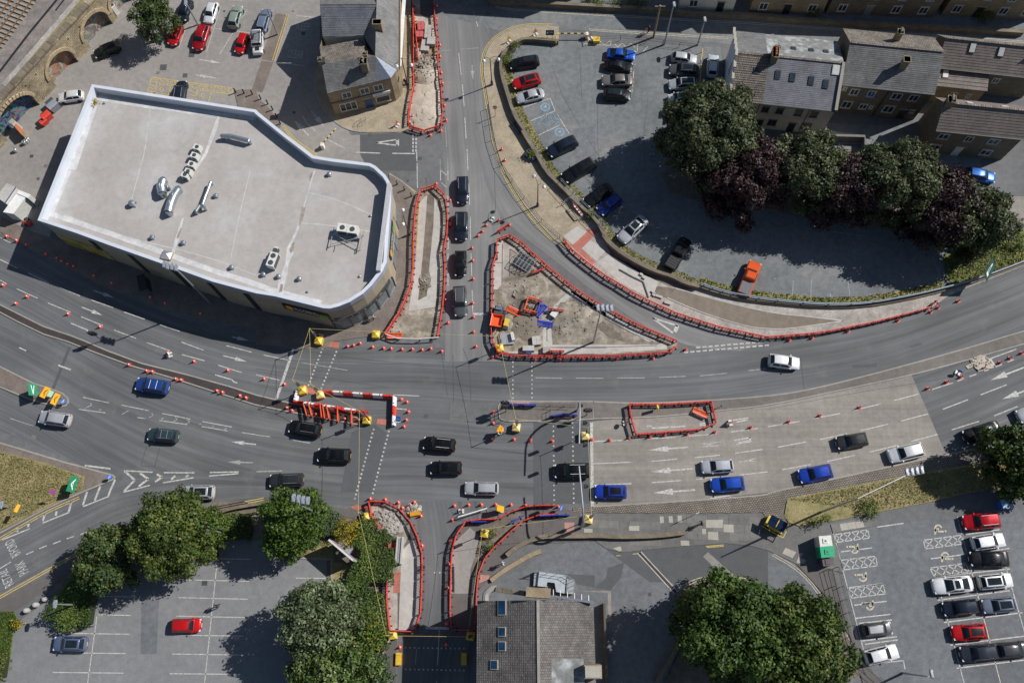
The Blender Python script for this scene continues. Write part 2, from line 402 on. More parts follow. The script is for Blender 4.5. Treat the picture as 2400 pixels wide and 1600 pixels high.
south_road = ribbon('south_road',Fp('950,1150 966,1250 968,1440 915,1470 905,1600'),Fp('1120,1150 1060,1250 1090,1440 1085,1470 1085,1600'),0.008,m_road,40,8)
slip_sw = ribbon('retail_park_road',Fp('-60,1260 60,1185 170,1130 260,1085 420,1080 600,1100'),Fp('-60,1390 100,1310 260,1230 420,1160 600,1140 700,1140'),0.008,m_road,50,6)
side_nw = sheet('side_road',K(1,0,'955 1240 1470 1220 1470 1568 1160 1568 955 1490'),0.012,m_patch)
sheet('north_street',Fp('1000,-60 1000,30 1140,70 1250,62 1650,100 2440,170 2440,60 1700,-60'),0.012,m_cp_ne)
concrete = sheet('concrete_carriageway',K(2,2,'735 732 1090 702 1350 692 1860 640 2352 592') + K(3,2,'700 440 1320 312 1475 660 1630 1030 900 1195 0 1385') + K(2,2,'1700 1455 742 1512'),0.016,m_conc)
# car parks and yards
sheet('station_car_park',Fp('180,-60 735,-60 735,90 750,260 800,300 840,380 760,420 300,260 190,230 110,560 -60,520 -60,430 -60,300 60,200 180,60 260,-60'),0.016,m_cp_nw)
sheet('retail_car_park',Fp('-60,1640 -60,1430 45,1425 100,1385 230,1300 330,1290 500,1235 752,1235 752,1330 870,1400 905,1640'),0.016,m_cp_sw)
sheet('south_yard',Fp('1100,1360 1150,1330 1300,1245 1600,1235 1790,1240 1850,1300 1900,1400 1960,1560 1960,1640 1085,1640 1085,1380'),0.016,m_cp_se)
sheet('service_road',K(2,3,'770 262 860 330 1010 368 1500 318 1960 285 2200 310 2352 350 2352 700 2060 600 1650 660 1400 640 1265 640 940 400'),0.02,m_patch)
sheet('long_stay_car_park',K(3,3,'600 190 1250 95 2400 -60 2500 1650 1000 1650 860 1250'),0.016,m_cp_se)
wall_ne = E1c('1640 740 1050 690 900 740 760 830 650 930 590 1050 570 1200 600 1400 650 1568') + [(1200,255),(1215,288),(1233,321),(1256,357),(1279,400),(1307,428),(1333,453),(1363,484),(1391,507),(1412,538),(1417,558),(1445,584),(1480,607),(1519,627),(1544,637),(1577,647),(1608,663),(1639,670)]
rail_ne = [(1639,670),(1685,686),(1736,698),(1800,707),(1927,719),(2030,716),(2132,698),(2208,680),(2285,658),(2336,640),(2440,600)]
sheet('public_car_park',wall_ne + rail_ne[1:8] + [(2215,640),(2208,600),(2250,555),(2300,420),(2300,300),(1960,290),(1700,250),(1690,112),(1400,98),(1340,94)],0.016,m_cp_ne)
# footways: raised slabs with kerbs
kerb_ne = [(1310,64),(1295,62.5),(1235,63),(1200,70),(1165,90),(1145,112),(1136,140),(1134,170),(1143,217),(1151,268),(1159,319),(1174,378),(1200,433),(1233,484),(1264,522),(1302,563)]
footway_ne = slab('footway',kerb_ne + [(1335,590),(1385,515)] + list(reversed(wall_ne[1:19])) + [(1310,92)],0.10,m_foot)
strip('kerb',kerb_ne,0.16,0,m_kerb,footway_ne,h=0.112,off=-0.02)
barrier_ne = A7('1570 460 1650 560 1790 730 1890 790 2000 890 2180 1020 2352 1150') + K(2,1,'900 980 1150 1140 1500 1300 1900 1430 2352 1525') + K(3,1,'500 1480 1000 1380 1500 1250 1600 1165')
works_ne = slab('works_strip',[(1302,563)] + [(x - 4,y + 6) for x,y in barrier_ne[1:-1]] + [(2212,700),(2240,685),(2440,607)] + list(reversed(rail_ne[:-1])) + list(reversed(wall_ne[13:])) + [(1363,484),(1335,590)],0.085,m_gravel)
sheet('red_paving',K(2,1,'700 525 790 560 640 720 770 840 740 860 545 690'),0.104,m_tactile,works_ne)
sheet('new_slabs',K(2,1,'640 715 720 635 855 740 775 830'),0.108,m_conc2,works_ne)
sheet('new_slabs',K(2,1,'470 600 600 510 690 560 560 680'),0.108,m_conc2,works_ne)
sheet('screed',K(2,1,'780 840 900 760 1340 1010 1330 1080 1250 1165 1000 1030'),0.092,m_conc2,works_ne)
sheet('trench',K(2,1,'860 640 960 730 1250 900 1600 1050 1720 1080 1600 1090 1440 1060 1200 950 900 770'),0.092,m_dirt2,works_ne)
sheet('excavation',K(2,1,'1330 1060 1440 1070 1500 1085 1430 1170 1300 1150'),0.096,m_dirt2,works_ne)
bed = slab('topsoil_bed',K(2,1,'1425 1160 1510 1080 1800 1170 2352 1310') + K(3,1,'400 1345 690 1378 150 1455 0 1445') + K(2,1,'2200 1435 1900 1350 1650 1260'),0.13,m_topsoil,m_dirt2)
strip('edging',K(2,1,'1425 1165 1650 1265 1900 1355 2200 1440 2352 1450') + K(3,1,'150 1458 690 1380'),0.14,0,m_conc2,bed,h=0.15)
strip('edging',K(2,1,'1500 1078 1800 1165 2352 1305') + K(3,1,'400 1342 690 1378'),0.14,0,m_conc2,bed,h=0.15)
strip('kerb',K(2,1,'985 905 1100 970 1205 1020 1255 1165'),0.16,0,m_dark,works_ne,h=0.2,sm=0)
sheet('verge',K(3,1,'1610 800 1645 985 1700 1040 2000 985 2352 850 2450 800 2450 520 2100 560 1760 675'),0.06,m_grass)
sheet('weedy_margin',[(x + 5,y - 4) for x,y in wall_ne[4:]] + list(reversed([(x + 20 + 5 * math.sin(x),y - 8 + 3 * math.sin(y)) for x,y in wall_ne[4:]])),0.032,m_grass_dry)
sheet('weedy_margin',[(x + 2,y - 4) for x,y in rail_ne[:8]] + list(reversed([(x + 2,y - 22) for x,y in rail_ne[:8]])),0.036,m_grass_dry)
sheet('tree_bed',K(2,1,'1380 60 1460 200 1650 260 1850 280 2352 350') + K(3,1,'300 420 900 500 1500 600 1760 640 2000 300 1800 0 800 -200') + K(2,1,'2000 -150 1500 -80'),0.028,m_dirt2)
# the store's pavement and the centre works strip
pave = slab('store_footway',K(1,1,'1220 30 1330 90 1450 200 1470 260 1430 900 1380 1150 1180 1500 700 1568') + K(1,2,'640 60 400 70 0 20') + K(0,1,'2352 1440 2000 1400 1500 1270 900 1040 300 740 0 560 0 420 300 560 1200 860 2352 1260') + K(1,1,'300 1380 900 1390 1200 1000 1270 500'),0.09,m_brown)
strip('kerb',K(1,1,'1220 30 1330 90 1450 200'),0.16,0,m_kerb,pave,h=0.1,off=0.05)
centre = slab('centre_works',K(1,1,'1180 1500 1380 1150 1440 850 1450 420 1480 250 1520 170 1640 135 1740 230 1755 480 1715 690 1730 900 1690 1330 1660 1540 1300 1545'),0.085,m_dirt)
sheet('sub_base',K(1,1,'1500 300 1560 230 1640 240 1700 420 1680 700 1700 900 1650 1250 1400 1290 1450 1000 1480 600'),0.09,m_conc2,centre)
sheet('trench',K(1,1,'1575 215 1640 215 1630 500 1600 800 1570 1150 1490 1190 1530 800 1555 500'),0.094,m_dirt2,centre)
sheet('yellow_line',K(1,1,'1498 290 1506 290 1478 760 1470 760'),0.094,m_yellow,centre)
north_w = slab('north_works',N1('850 -60 865 400 870 1568') + N2('870 700 780 950 750 1450 950 1568 1350 1568 1490 1450 1540 1200 1500 600 1430 0') + N1('1370 450 1330 -60'),0.085,m_sand)
sheet('sub_base',N1('1020 -60 1330 -60 1340 330 1200 440 1030 340'),0.09,m_dark,north_w)
sheet('excavated_soil',N1('870 -60 1020 -60 1030 350 900 310'),0.09,m_dirt,north_w)
pub_pave = slab('pub_footway',K(1,0,'1345 -60 1420 -60 1440 850 1400 1190 1300 1215 950 1215 790 1170 640 1040 560 880 530 740 600 560 700 1000 1290 900 1300 640'),0.09,m_foot)
strip('kerb',K(1,0,'1400 1200 950 1215 790 1170 640 1040 560 880 535 740 590 600'),0.16,0,m_kerb,pub_pave,h=0.1,off=0.02)
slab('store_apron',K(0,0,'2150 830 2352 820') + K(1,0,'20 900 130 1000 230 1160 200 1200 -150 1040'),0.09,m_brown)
# triangle island
tri = slab('triangle_island',A7('360 480 450 400 570 380 800 530 1200 910 1700 1330 2100 1590') + K(2,1,'830 1245 1200 1445 1510 1560') + K(2,2,'1520 60 1480 85 900 118 500 122 0 112') + A8('380 1270 290 1180 270 1000 255 700 275 300') + A7('280 900 365 840 355 700'),0.10,m_dirt)
sheet('new_path',A7('365 480 470 470 450 600 435 1410 290 1405 290 910 370 850 355 700'),0.108,m_conc2,tri)
sheet('screed',A7('450 560 560 520 740 700 590 650 580 1340 450 1400'),0.108,m_gravel,tri)
sheet('new_path',A8('1680 170 1740 230 1480 500 1320 720 1290 760 1280 700 1400 440'),0.108,m_conc2,tri)
sheet('new_path',A8('1190 860 1340 780 1370 1150 1340 1200 1200 1200'),0.108,m_conc2,tri)
sheet('new_path',A8('1700 190 1760 230 2352 650 2352 560 1720 150'),0.112,m_conc2,tri)
sheet('new_path',K(2,1,'520 1090 560 1110 840 1290 1330 1568 1250 1568 700 1260 500 1130'),0.112,m_conc2,tri)
sheet('trench',K(2,1,'590 1260 650 1270 850 1400 1000 1500 1030 1568 900 1540 780 1440 640 1330'),0.108,m_dirt2,tri)
sheet('new_path',A8('1360 1160 2352 1180 2352 1320 1130 1330 560 1310 560 1280 1120 1270'),0.108,m_conc2,tri)
sheet('new_path',K(2,2,'300 30 1330 30 1420 0 1425 70 900 105 300 112'),0.112,m_conc2,tri)
sheet('disturbed_soil',A7('850 1000 1150 1150 1000 1500 700 1568 620 1300'),0.106,m_gravel,tri)
sheet('disturbed_soil',A8('680 700 900 640 1100 700 1150 1000 900 1130 700 1000'),0.106,m_topsoil,tri)
for a_ in ('450 570 447 900 437 1405','588 650 582 1000 575 1340','590 650 740 770','300 905 440 905','295 1405 437 1408'): strip('joint',A7(a_),.09,.114,m_dark,tri,sm=0)
for a_ in ('1740 330 1900 440 2352 770','1270 860 1270 1100','1370 1210 2352 1212','1310 730 1720 320'): strip('joint',A8(a_),.08,.116,m_dark,tri,sm=0)
strip('joint',K(2,1,'560 1180 800 1330 1100 1490 1300 1568'),.09,.116,m_dark,tri,sm=0); strip('joint',K(2,2,'300 55 900 52 1330 38'),.08,.116,m_dark,tri,sm=0)
# medians and islands
def island(name,pts,mat,h=0.1):
 o = slab(name,pts,h,mat); strip('kerb',pts + [pts[0]],0.17,0,m_kerb,o,h=h + 0.012,sm=0); return o
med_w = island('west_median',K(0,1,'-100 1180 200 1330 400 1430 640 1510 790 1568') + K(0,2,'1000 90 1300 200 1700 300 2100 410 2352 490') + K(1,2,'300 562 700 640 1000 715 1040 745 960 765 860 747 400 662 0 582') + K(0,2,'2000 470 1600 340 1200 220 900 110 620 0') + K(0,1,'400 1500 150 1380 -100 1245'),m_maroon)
island('splitter_island',K(0,2,'-80 190 300 380 480 440 570 475 620 520 625 560 600 590 540 602 460 580 300 540 -80 385'),m_setts)
verge_w = island('gore_verge',K(0,2,'-100 900 300 1020 600 1110 900 1190 1030 1225 1058 1245 1030 1268 700 1405 380 1555') + K(0,3,'0 190 -100 250'),m_setts)
sheet('gore_grass',K(0,2,'-100 985 400 1110 640 1190 780 1240 760 1360 350 1555') + K(0,3,'0 165 -100 220'),0.13,m_grass_dry)
island('crossing_island',K(1,2,'2225 600 2240 570 2300 545') + K(2,2,'0 545 240 550 745 550 750 710 500 725 0 730') + K(1,2,'2300 730 2240 710'),m_median)
med_e = slab('east_median',K(2,2,'752 552 1100 565 1500 558 2352 505') + K(3,2,'400 440 1000 290 1700 100 2200 -40 2500 -140 2500 -20 1800 178 1320 308 700 438 0 578') + K(2,2,'2352 588 1860 638 1350 690 1090 700 752 708'),0.1,m_median)
strip('kerb',K(2,2,'752 708 1090 700 1350 690 1860 638 2352 588') + K(3,2,'700 438 1320 308 1800 178 2500 -20'),0.16,0,m_kerb,med_e,h=0.112)
strip('kerb',K(2,2,'752 552 1100 565 1500 558 2352 505') + K(3,2,'400 440 1000 290 1700 100 2500 -140'),0.16,0,m_kerb,med_e,h=0.112)
# south side
cob = slab('cobbled_margin',K(2,2,'560 1530 742 1515 1700 1458 2352 1408') + K(3,2,'0 1388 900 1198 1630 1035 2100 950 2500 850 2500 950 1700 1150 900 1300 180 1440 120 1568') + K(3,3,'200 60 40 60 -30 30') + K(2,3,'2300 0 1600 10') + K(2,2,'560 1568'),0.09,m_cobble)
strip('kerb',K(2,2,'742 1515 1700 1458 2352 1408') + K(3,2,'0 1388 900 1198 1630 1035 2100 950 2500 850'),0.16,0,m_kerb,cob,h=0.1)
sheet('verge_grass',K(3,2,'180 1440 900 1300 1480 1190 2000 1100 2500 1000 2500 1300 1850 1390 1500 1470 1000 1568') + K(3,3,'700 60 300 130 190 90 150 30'),0.12,m_grass_dry)
flags = slab('flagged_footway',K(2,3,'0 60 640 10 1600 12 2300 8') + K(3,3,'-30 40 170 100 290 140 590 190 640 330 690 560 640 540 260 470 0 350') + K(2,3,'2200 308 1960 283 1500 316 1010 366 860 330 770 262 400 280 160 290 -60 420 -200 480'),0.08,m_flag3)
slab('asphalt_footway',K(3,3,'260 470 600 520 770 1100 900 1400 1100 1600 880 1600 760 1150 560 800'),0.085,m_footdark)
sheet('flag_band',K(3,3,'575 110 930 40 955 130 600 190'),0.088,m_flag,None)
path_l = slab('south_footway',S6('-60 330 330 180 470 140 760 215 930 330 1080 500 1220 690 1270 900 1330 1150 1330 1568') + K(1,3,'1525 450 1520 700 1505 1000 1450 1100 1300 1110 1290 1568 1110 1568 1150 1100 1140 800 1175 350 1090 150 900 60 600 -20') + K(1,2,'500 1480'),0.085,m_footdark)
sheet('bare_soil',S6('360 200 480 170 750 240 900 350 1030 480 1110 620 1100 760 1000 1000 970 1568 690 1568 750 1150 720 1000 610 760 400 470 350 330'),0.09,m_dirt,path_l)
sheet('bare_soil',S6('500 420 700 330 760 400 900 560 760 640 600 560'),0.094,m_dirt2,path_l)
sheet('bare_soil',K(1,3,'1215 560 1300 560 1300 1080 1225 1080 1205 800'),0.09,m_gravel,path_l)
sheet('new_path',K(1,3,'1340 350 1440 250 1500 380 1515 560 1510 800 1490 1020 1440 1080 1310 1080 1330 500'),0.094,m_conc2,path_l)
sheet('red_paving',K(1,3,'1268 550 1332 550 1318 740 1258 740'),0.1,m_tactile,path_l)
path_r = slab('south_works',S7('345 465 450 440 830 435 1000 345 1270 245 1500 230 1720 225 2090 340 2090 560 1700 680 1300 760 960 960 700 1350 500 1568') + K(1,3,'2030 700 2005 1075 1790 1065 1782 800') + S7('95 1568 110 1100 130 840 200 640'),0.085,m_footdark)
sheet('planting_bed',S7('560 640 700 560 900 420 1150 330 1300 370 1100 530 900 720 700 900 600 1050 480 1300 420 1300 480 1000'),0.09,m_dirt2,path_r)
sheet('dusty_carriageway',S7('110 1100 150 800 400 560 560 700 500 950 410 1200 390 1568 95 1568'),0.09,m_cp_nw,path_r)
sheet('red_paving',S7('560 1280 705 1290 690 1350 540 1410'),0.09,m_tact2,path_r)
sheet('red_paving',S7('1850 480 2000 480 2000 640 1850 640'),0.09,m_tact2,flags)
slab('tree_pit',K(2,3,'1530 730 1650 660 1800 615 2000 600 2352 800') + K(3,3,'400 760 700 1060 860 1500 700 1568 -500 1568') + K(2,3,'1400 1568 1600 1150 1500 800'),0.08,m_dirt2)
for q in ('retail_path',): slab('retail_path',K(0,3,'-60 830 430 570 640 450 860 300 1000 300 700 500 450 700 150 890 -60 1000'),0.085,m_footdark)
sheet('hedge_bed',Fp('120,1390 130,1330 230,1260 500,1150 560,1150 600,1170 820,1170 880,1260 870,1420 750,1420 750,1240 500,1240 330,1300 230,1370 180,1420'),0.03,m_dirt2)
sheet('lawn',K(0,3,'-60 900 130 905 160 960 130 1080 80 1450 -60 1490'),0.06,m_grass)
sheet('border_grass',K(1,3,'350 410 560 260 700 250 720 460 880 480 840 700 690 740 690 440 370 430'),0.05,m_grass_dry)
slab('car_park_kerb',K(1,3,'345 405 700 425 700 725 685 725 685 440 345 425'),0.12,m_kerb)
# paving flags: each one a slab on the flagged footway
random.seed(3)
def inside(p,poly):
 c = False; n = len(poly); j = n - 1
 for i in range(n):
  if (poly[i].y > p.y) != (poly[j].y > p.y) and p.x < (poly[j].x - poly[i].x) * (p.y - poly[i].y) / (poly[j].y - poly[i].y) + poly[i].x: c = not c
  j = i
 return c
def lay_flags(parent,poly_px,size,rz,mats,h,limit=300,gap=0.025,th=0.05):
 poly = [G(x,y,h) for x,y in poly_px]; cx = sum(p.x for p in poly) / len(poly); cy = sum(p.y for p in poly) / len(poly)
 me = []
 for m in mats:
  b = MB(); b.box((0,0,-th / 2),(size[0] - gap,size[1] - gap,th),m); me.append(b.me('flag'))
 Rm = Matrix.Rotation(rz,2); k = 0; iv = pmat(parent).inverted()
 ext = int(max(max(abs(p.x - cx),abs(p.y - cy)) for p in poly) * 1.5 / min(size)) + 1
 for j in range(-ext,ext):
  for i in range(-ext,ext):
   q = Rm @ Vector(((i + 0.5 * (j % 2)) * size[0],j * size[1])); c = Vector((cx + q.x,cy + q.y))
   if k < limit and all(inside(c + Rm @ Vector((a * size[0] * .45,b_ * size[1] * .45)),poly) for a in (-1,1) for b_ in (-1,1)):
    r_ = random.random(); mi = 0 if r_ < 0.78 else (1 if r_ < 0.92 else 2)
    link('flag',me[mi],parent,loc=iv @ Vector((c.x,c.y,h + 0.012 + random.uniform(-.004,.004))),rot=(0,0,rz)); k += 1
 return k
lay_flags(flags,K(2,3,'640 30 1600 20 2290 40 2352 250 2190 295 1960 270 1500 300 1000 350 860 310 820 250 1600 190 1580 150 640 190'),(1.25,0.95),R(-2),[m_flag,m_flag3,m_flag2],0.082,280)
lay_flags(flags,K(3,3,'610 120 920 60 940 125 620 180'),(0.95,0.8),R(9),[m_flag2,m_flag2,m_flag],0.082,60)
for s in ('1355 37 1393 37 1397 98 1360 98','1437 35 1475 35 1480 95 1442 95','1520 30 1558 28 1562 90 1525 92','1075 125 1170 122 1170 170 1075 168','1547 258 1628 260 1630 305 1550 305','1745 150 1783 150 1783 200 1747 200','660 150 740 150 740 185 662 185','925 330 1000 312 1008 350 985 358','1780 68 1938 68 1936 142 1782 142'):
 sheet('pale_flag',K(2,3,s),0.106,m_flag2,flags)
for s in ('160 325 260 365 225 420 130 378','290 370 325 375 300 420 350 435 340 470 260 465'): sheet('pale_flag',K(3,3,s),0.106,m_flag2,flags)
# ------------------------------------------------------------------ road markings and surface repairs
ZM = 0.03
def line(parent,a,b,w_=0.12,mat=None,z=ZM,name='lane_marking'):
 A,B = G(*a,z),G(*b,z); t = (B - A).normalized(); nn = Vector((-t.y,t.x,0)) * w_ / 2
 mb = MB(); mb.add([A - nn,B - nn,B + nn,A + nn],[(0,1,2,3)],mat or m_white); return mb.build(name,parent)
def lines(parent,pts,w_=0.12,mat=None,z=ZM,name='lane_marking'):
 for i in range(0,len(pts) - 1,2): line(parent,pts[i],pts[i + 1],w_,mat,z,name)
def pline(parent,pts,w_=0.1,mat=None,z=ZM,name='lane_marking',sm=2,off=0.0):
 return strip(name,pts,w_,z,mat or m_white,parent,off=off,sm=sm)
def arrow(parent,tail,head,w_=0.16,hw=0.55,hl=1.6,mat=None,z=ZM):
 A,B = G(*tail,z),G(*head,z); t = (B - A).normalized(); n = Vector((-t.y,t.x,0)); C = B - t * hl
 mb = MB(); mb.add([A - n * w_ / 2,C - n * w_ / 2,C + n * w_ / 2,A + n * w_ / 2,C - n * hw / 2,B,C + n * hw / 2],[(0,1,2,3),(4,5,6)],mat or m_white)
 return mb.build('direction_arrow',parent)
def quadtext(name,s,quad,mat,parent,thick=0.0):
 """lettering laid into a quad of four world points: lower left, lower right, upper right, upper left"""
 cu = bpy.data.curves.new('t','FONT'); cu.body = s; cu.resolution_u = 2; o = bpy.data.objects.new('t',cu); COL.objects.link(o)
 dg = bpy.context.evaluated_depsgraph_get(); me = bpy.data.meshes.new_from_object(o.evaluated_get(dg)); bpy.data.objects.remove(o)
 xs = [v.co.x for v in me.vertices]; ys = [v.co.y for v in me.vertices]; x0,x1,y0,y1 = min(xs),max(xs),min(ys),max(ys)
 iv = pmat(parent).inverted() if parent else Matrix.Identity(4); a,b,c,d = [Vector(q) for q in quad]
 for v in me.vertices:
  u = (v.co.x - x0) / (x1 - x0); t = (v.co.y - y0) / (y1 - y0)
  v.co = iv @ ((a * (1 - u) + b * u) * (1 - t) + (d * (1 - u) + c * u) * t)
 me.materials.clear(); me.materials.append(mat); me.update(); return link(name,me,parent)
def roadtext(parent,s,q,mat=None,z=ZM): return quadtext('road_lettering',s,world(q,z),mat or m_white,parent)
# west carriageways
lines(road,K(0,1,'0 615 95 662 0 815 160 895 260 940 450 1030 540 1068 735 1150 840 1188 1040 1258 155 1085 345 1172 440 1215 650 1300 745 1342 945 1422 1045 1462 1250 1540 1140 1298 1330 1365 1470 1415 1650 1475 0 1005 60 1040'))
lines(road,K(0,2,'1350 10 1560 85 1665 5 1870 80 1670 120 1880 178 2080 38 2310 98 2005 218 2220 285'))
lines(road,K(1,2,'70 125 300 172 0 305 215 355'))
lines(road,K(1,2,'420 195 840 265'),0.1,m_faded)
arrow(road,*K(0,1,'860 1100 1050 1168')); arrow(road,*K(0,1,'750 1252 945 1330')); arrow(road,*K(0,2,'2050 130 2270 185')); arrow(road,*K(0,1,'2130 1525 2290 1560'))
pline(road,K(0,1,'650 1400 800 1462 815 1490 840 1500'),0.16,sm=0); pline(road,K(0,2,'1975 305 2130 350 2150 372 2180 380'),0.16,sm=0)
line(road,*K(1,2,'365 5 188 528'),0.36,name='stop_line')
line(road,*K(0,2,'175 55 240 85'),0.16); line(road,*K(0,2,'535 218 650 260'),0.22)
lines(road,K(0,2,'90 705 305 775'),0.1,m_faded)
lines(road,K(0,2,'762 512 1000 563 722 622 968 655 1115 583 1368 635 1490 660 1750 712 1462 725 1720 762 1850 780 2090 820 1860 735 2130 785 2225 835 2352 855 1260 697 1335 708'),0.1)
lines(road,K(0,2,'778 615 845 582 845 582 828 565 905 638 930 622 1120 668 1180 636 1370 698 1405 680 1405 680 1395 658 1480 722 1500 700 1592 735 1630 715 1630 715 1608 695 1710 755 1745 738 1745 738 1715 715 1830 765 1845 752 1945 790 1965 770 2060 805 2080 795'),0.12,m_faded)
lines(road,K(1,2,'0 857 130 875 340 905 500 933 0 1195 240 1187'),0.14,m_faded)
arrow(road,*K(0,2,'2352 945 2125 920')); arrow(road,*K(0,2,'2320 1112 2090 1105'),mat=m_faded)
line(road,*K(0,2,'778 1138 1015 1168'),0.22)
lines(road,K(0,2,'1138 1185 1402 1200 1505 1203 1785 1205 1928 1202 2195 1196 1135 1382 1375 1320 1498 1296 1778 1250 1920 1234 2190 1212'),0.16)
lines(road,K(0,2,'1145 1190 1238 1272 1238 1272 1140 1372 1285 1208 1362 1262 1362 1262 1272 1332 1440 1218 1488 1245 1488 1245 1425 1288 1610 1232 1572 1268 1730 1225 1705 1248'),0.26)
lines(slip_sw,K(0,2,'1058 1265 995 1412 922 1328 870 1458 800 1380 762 1502 655 1475 630 1568'),0.26)
line(slip_sw,*K(0,2,'1002 1420 762 1515'),0.16)
lines(slip_sw,K(0,3,'415 15 392 80 520 -10 512 30 265 90 258 135 160 145 158 180'),0.26); line(slip_sw,*K(0,3,'635 0 390 98'),0.16); line(slip_sw,*K(0,3,'275 148 20 252'),0.16)
lines(slip_sw,K(0,3,'805 178 740 202 682 218 612 243 558 262 488 288 430 305 360 333 308 357 238 387'),0.13)
line(slip_sw,*K(0,3,'100 455 -10 520'),0.12)
for o_ in (0.0,0.26):
 pline(slip_sw,K(0,2,'725 1425 400 1565') + K(0,3,'0 232 -60 265'),0.1,m_yellow,off=o_,name='yellow_line')
 pline(slip_sw,K(0,3,'-40 790 420 530 860 285') + K(0,2,'1300 1680 1990 1515 2352 1450') + K(1,2,'70 1435'),0.1,m_yellow,off=-o_,name='yellow_line')
T9 = lambda s: prs(s,0,1220,8.708)
roadtext(slip_sw,'RETAIL',T9('280 1270 130 965 -30 1010 105 1390'))
roadtext(slip_sw,'PARK',T9('590 1030 470 795 290 880 400 1145'))
roadtext(slip_sw,"B'FORD",T9('425 650 270 345 80 450 240 775'))
# junction
def dots(parent,pts,n,s=0.22):
 a,b = pts
 for i in range(n):
  x = a[0] + (b[0] - a[0]) * i / (n - 1); y = a[1] + (b[1] - a[1]) * i / (n - 1); c = G(x,y,ZM)
  mb = MB(); mb.add([c + Vector((dx * s / 2,dy * s / 2,0)) for dx,dy in ((-1,-1),(1,-1),(1,1),(-1,1))],[(0,1,2,3)],m_white); mb.build('crossing_stud',parent)
dots(road,K(1,2,'610 65 482 402'),11); dots(road,K(1,2,'738 95 600 428'),11)
dots(road,K(1,2,'1080 806 908 1440'),18); dots(road,K(1,2,'1220 825 1072 1392'),16)
dots(road,K(2,2,'8 190 8 520'),9,0.18); dots(road,K(2,2,'183 190 183 515'),9,0.18); dots(road,K(2,2,'380 778 388 1500'),17,0.18); dots(road,K(2,2,'556 748 568 1480'),18,0.18)
dots(south_road,K(1,3,'1375 1242 1910 1250'),14,0.18); dots(south_road,K(1,3,'1375 1440 1910 1450'),14,0.18); dots(south_road,K(1,3,'1640 553 1880 558'),6,0.16)
lines(south_road,K(1,3,'1560 1060 1770 1065'),0.3,m_white); lines(south_road,K(1,3,'1685 1060 1668 1400 1660 1545 1658 1600'),0.1); lines(south_road,K(1,3,'1475 1250 1465 1395'),0.1,m_faded)
lines(road,K(2,2,'215 333 460 338 585 336 840 338 968 335 1220 334 1350 330 1598 320 1725 315 1975 291 2170 268 2330 252'),0.11,m_faded)
lines(road,K(1,2,'1260 490 1500 500 1285 615 1385 625 1260 740 1330 740'),0.12)
for j in range(14):
 x = 1690 + j * 57; lines(road,K(2,2,'%d %d %d %d' % (x,57 - j * 5,x + 40,53 - j * 5)),0.2,m_white); lines(road,K(2,2,'%d %d %d %d' % (x - 110,102 - j * 5,x - 70,98 - j * 5)),0.2,m_white)
tri_px = K(2,1,'1290 1352 1480 1490 1525 1425')
lines(slip_ne,[tri_px[0],tri_px[1],tri_px[2],tri_px[0]],0.26); line(slip_ne,*K(2,1,'1498 1480 1520 1420'),0.5)
lines(slip_ne,K(2,1,'1240 1245 1295 1278 1340 1300 1390 1325'),0.12,m_faded)
# north road
lines(north_road,K(1,0,'1862 492 1885 690 1895 778 1912 975 1918 1082 1930 1275 1938 1372 1947 1568 2025 200 2038 245'),0.13)
lines(north_road,K(1,0,'1700 470 1790 462 1880 455 2045 442 2000 110 2005 140 1740 1160 1752 1350 1762 1460 1762 1568 1690 1460 1693 1568'),0.1,m_faded)
arrow(north_road,*K(1,0,'1985 600 1993 740'),mat=m_faded)
lines(north_road,K(1,1,'1955 112 1962 315 1968 425 1972 640 1975 760 1982 965 1985 1095 1990 1300 1763 0 1763 90 1763 230 1765 720 1763 760 1763 1060 1695 0 1695 92 1480 0 1483 160'),0.12)
lines(north_road,K(1,1,'1703 0 1752 45 1703 112 1750 155 1735 700 1760 722'),0.12); line(north_road,*K(1,1,'1990 1315 2130 1318'),0.3)
for q in K(1,0,'1443 1245 1443 1280 1443 1315 1443 1350 1443 1385'):
 line(side_nw,(q[0],q[1] - 3),(q[0],q[1] + 3),0.22); line(side_nw,(q[0] + 7,q[1] - 3),(q[0] + 7,q[1] + 3),0.22)
lines(side_nw,K(1,0,'1475 1400 1478 1480 1480 1500 1481 1568'),0.14)
gw = K(1,0,'1100 1312 1305 1282 1305 1338'); lines(side_nw,[gw[0],gw[1],gw[2],gw[0]],0.2); line(side_nw,*K(1,0,'1300 1280 1300 1340'),0.45)
lines(side_nw,K(1,0,'918 1400 1140 1408 1252 1410 1460 1412'),0.16)
for o_ in (0.0,0.26):
 pline(ground,K(1,0,'1390 1218 950 1228 790 1185 640 1055 555 900 528 740 560 620 590 560'),0.1,m_yellow,off=-o_ - 0.1,name='yellow_line')
 pline(north_road,K(1,1,'1215 45 1320 110 1455 215'),0.1,m_yellow,off=o_ + 0.1,name='yellow_line')
 pline(ground,K(1,0,'260 1155 340 1270 560 1420'),0.1,m_yellow,off=-o_,name='yellow_line')
 pline(ground,[(x,y) for x,y in kerb_ne[1:]],0.1,m_yellow,off=-o_ - 0.28 if False else -o_ - 0.25,name='yellow_line')
 pline(ground,K(2,0,'-150 60 0 85 800 130 1600 180 2352 215') + K(3,0,'700 270 2352 380'),0.09,m_cream,off=-o_,name='yellow_line')
 pline(ground,K(2,0,'712 268 1200 300 1990 345'),0.09,m_cream,off=-o_,name='yellow_line')
lines(ground,K(2,0,'712 258 712 285'),0.1,m_cream)
pline(ground,K(1,0,'425 1065 470 1140 548 1205'),0.12); line(ground,*K(1,0,'665 1288 815 1362'),0.13)
arrow(ground,*K(1,0,'485 1248 352 1108'),0.16,0.9,1.8); arrow(ground,*K(1,0,'505 1020 625 1162'),0.16,0.9,1.8)
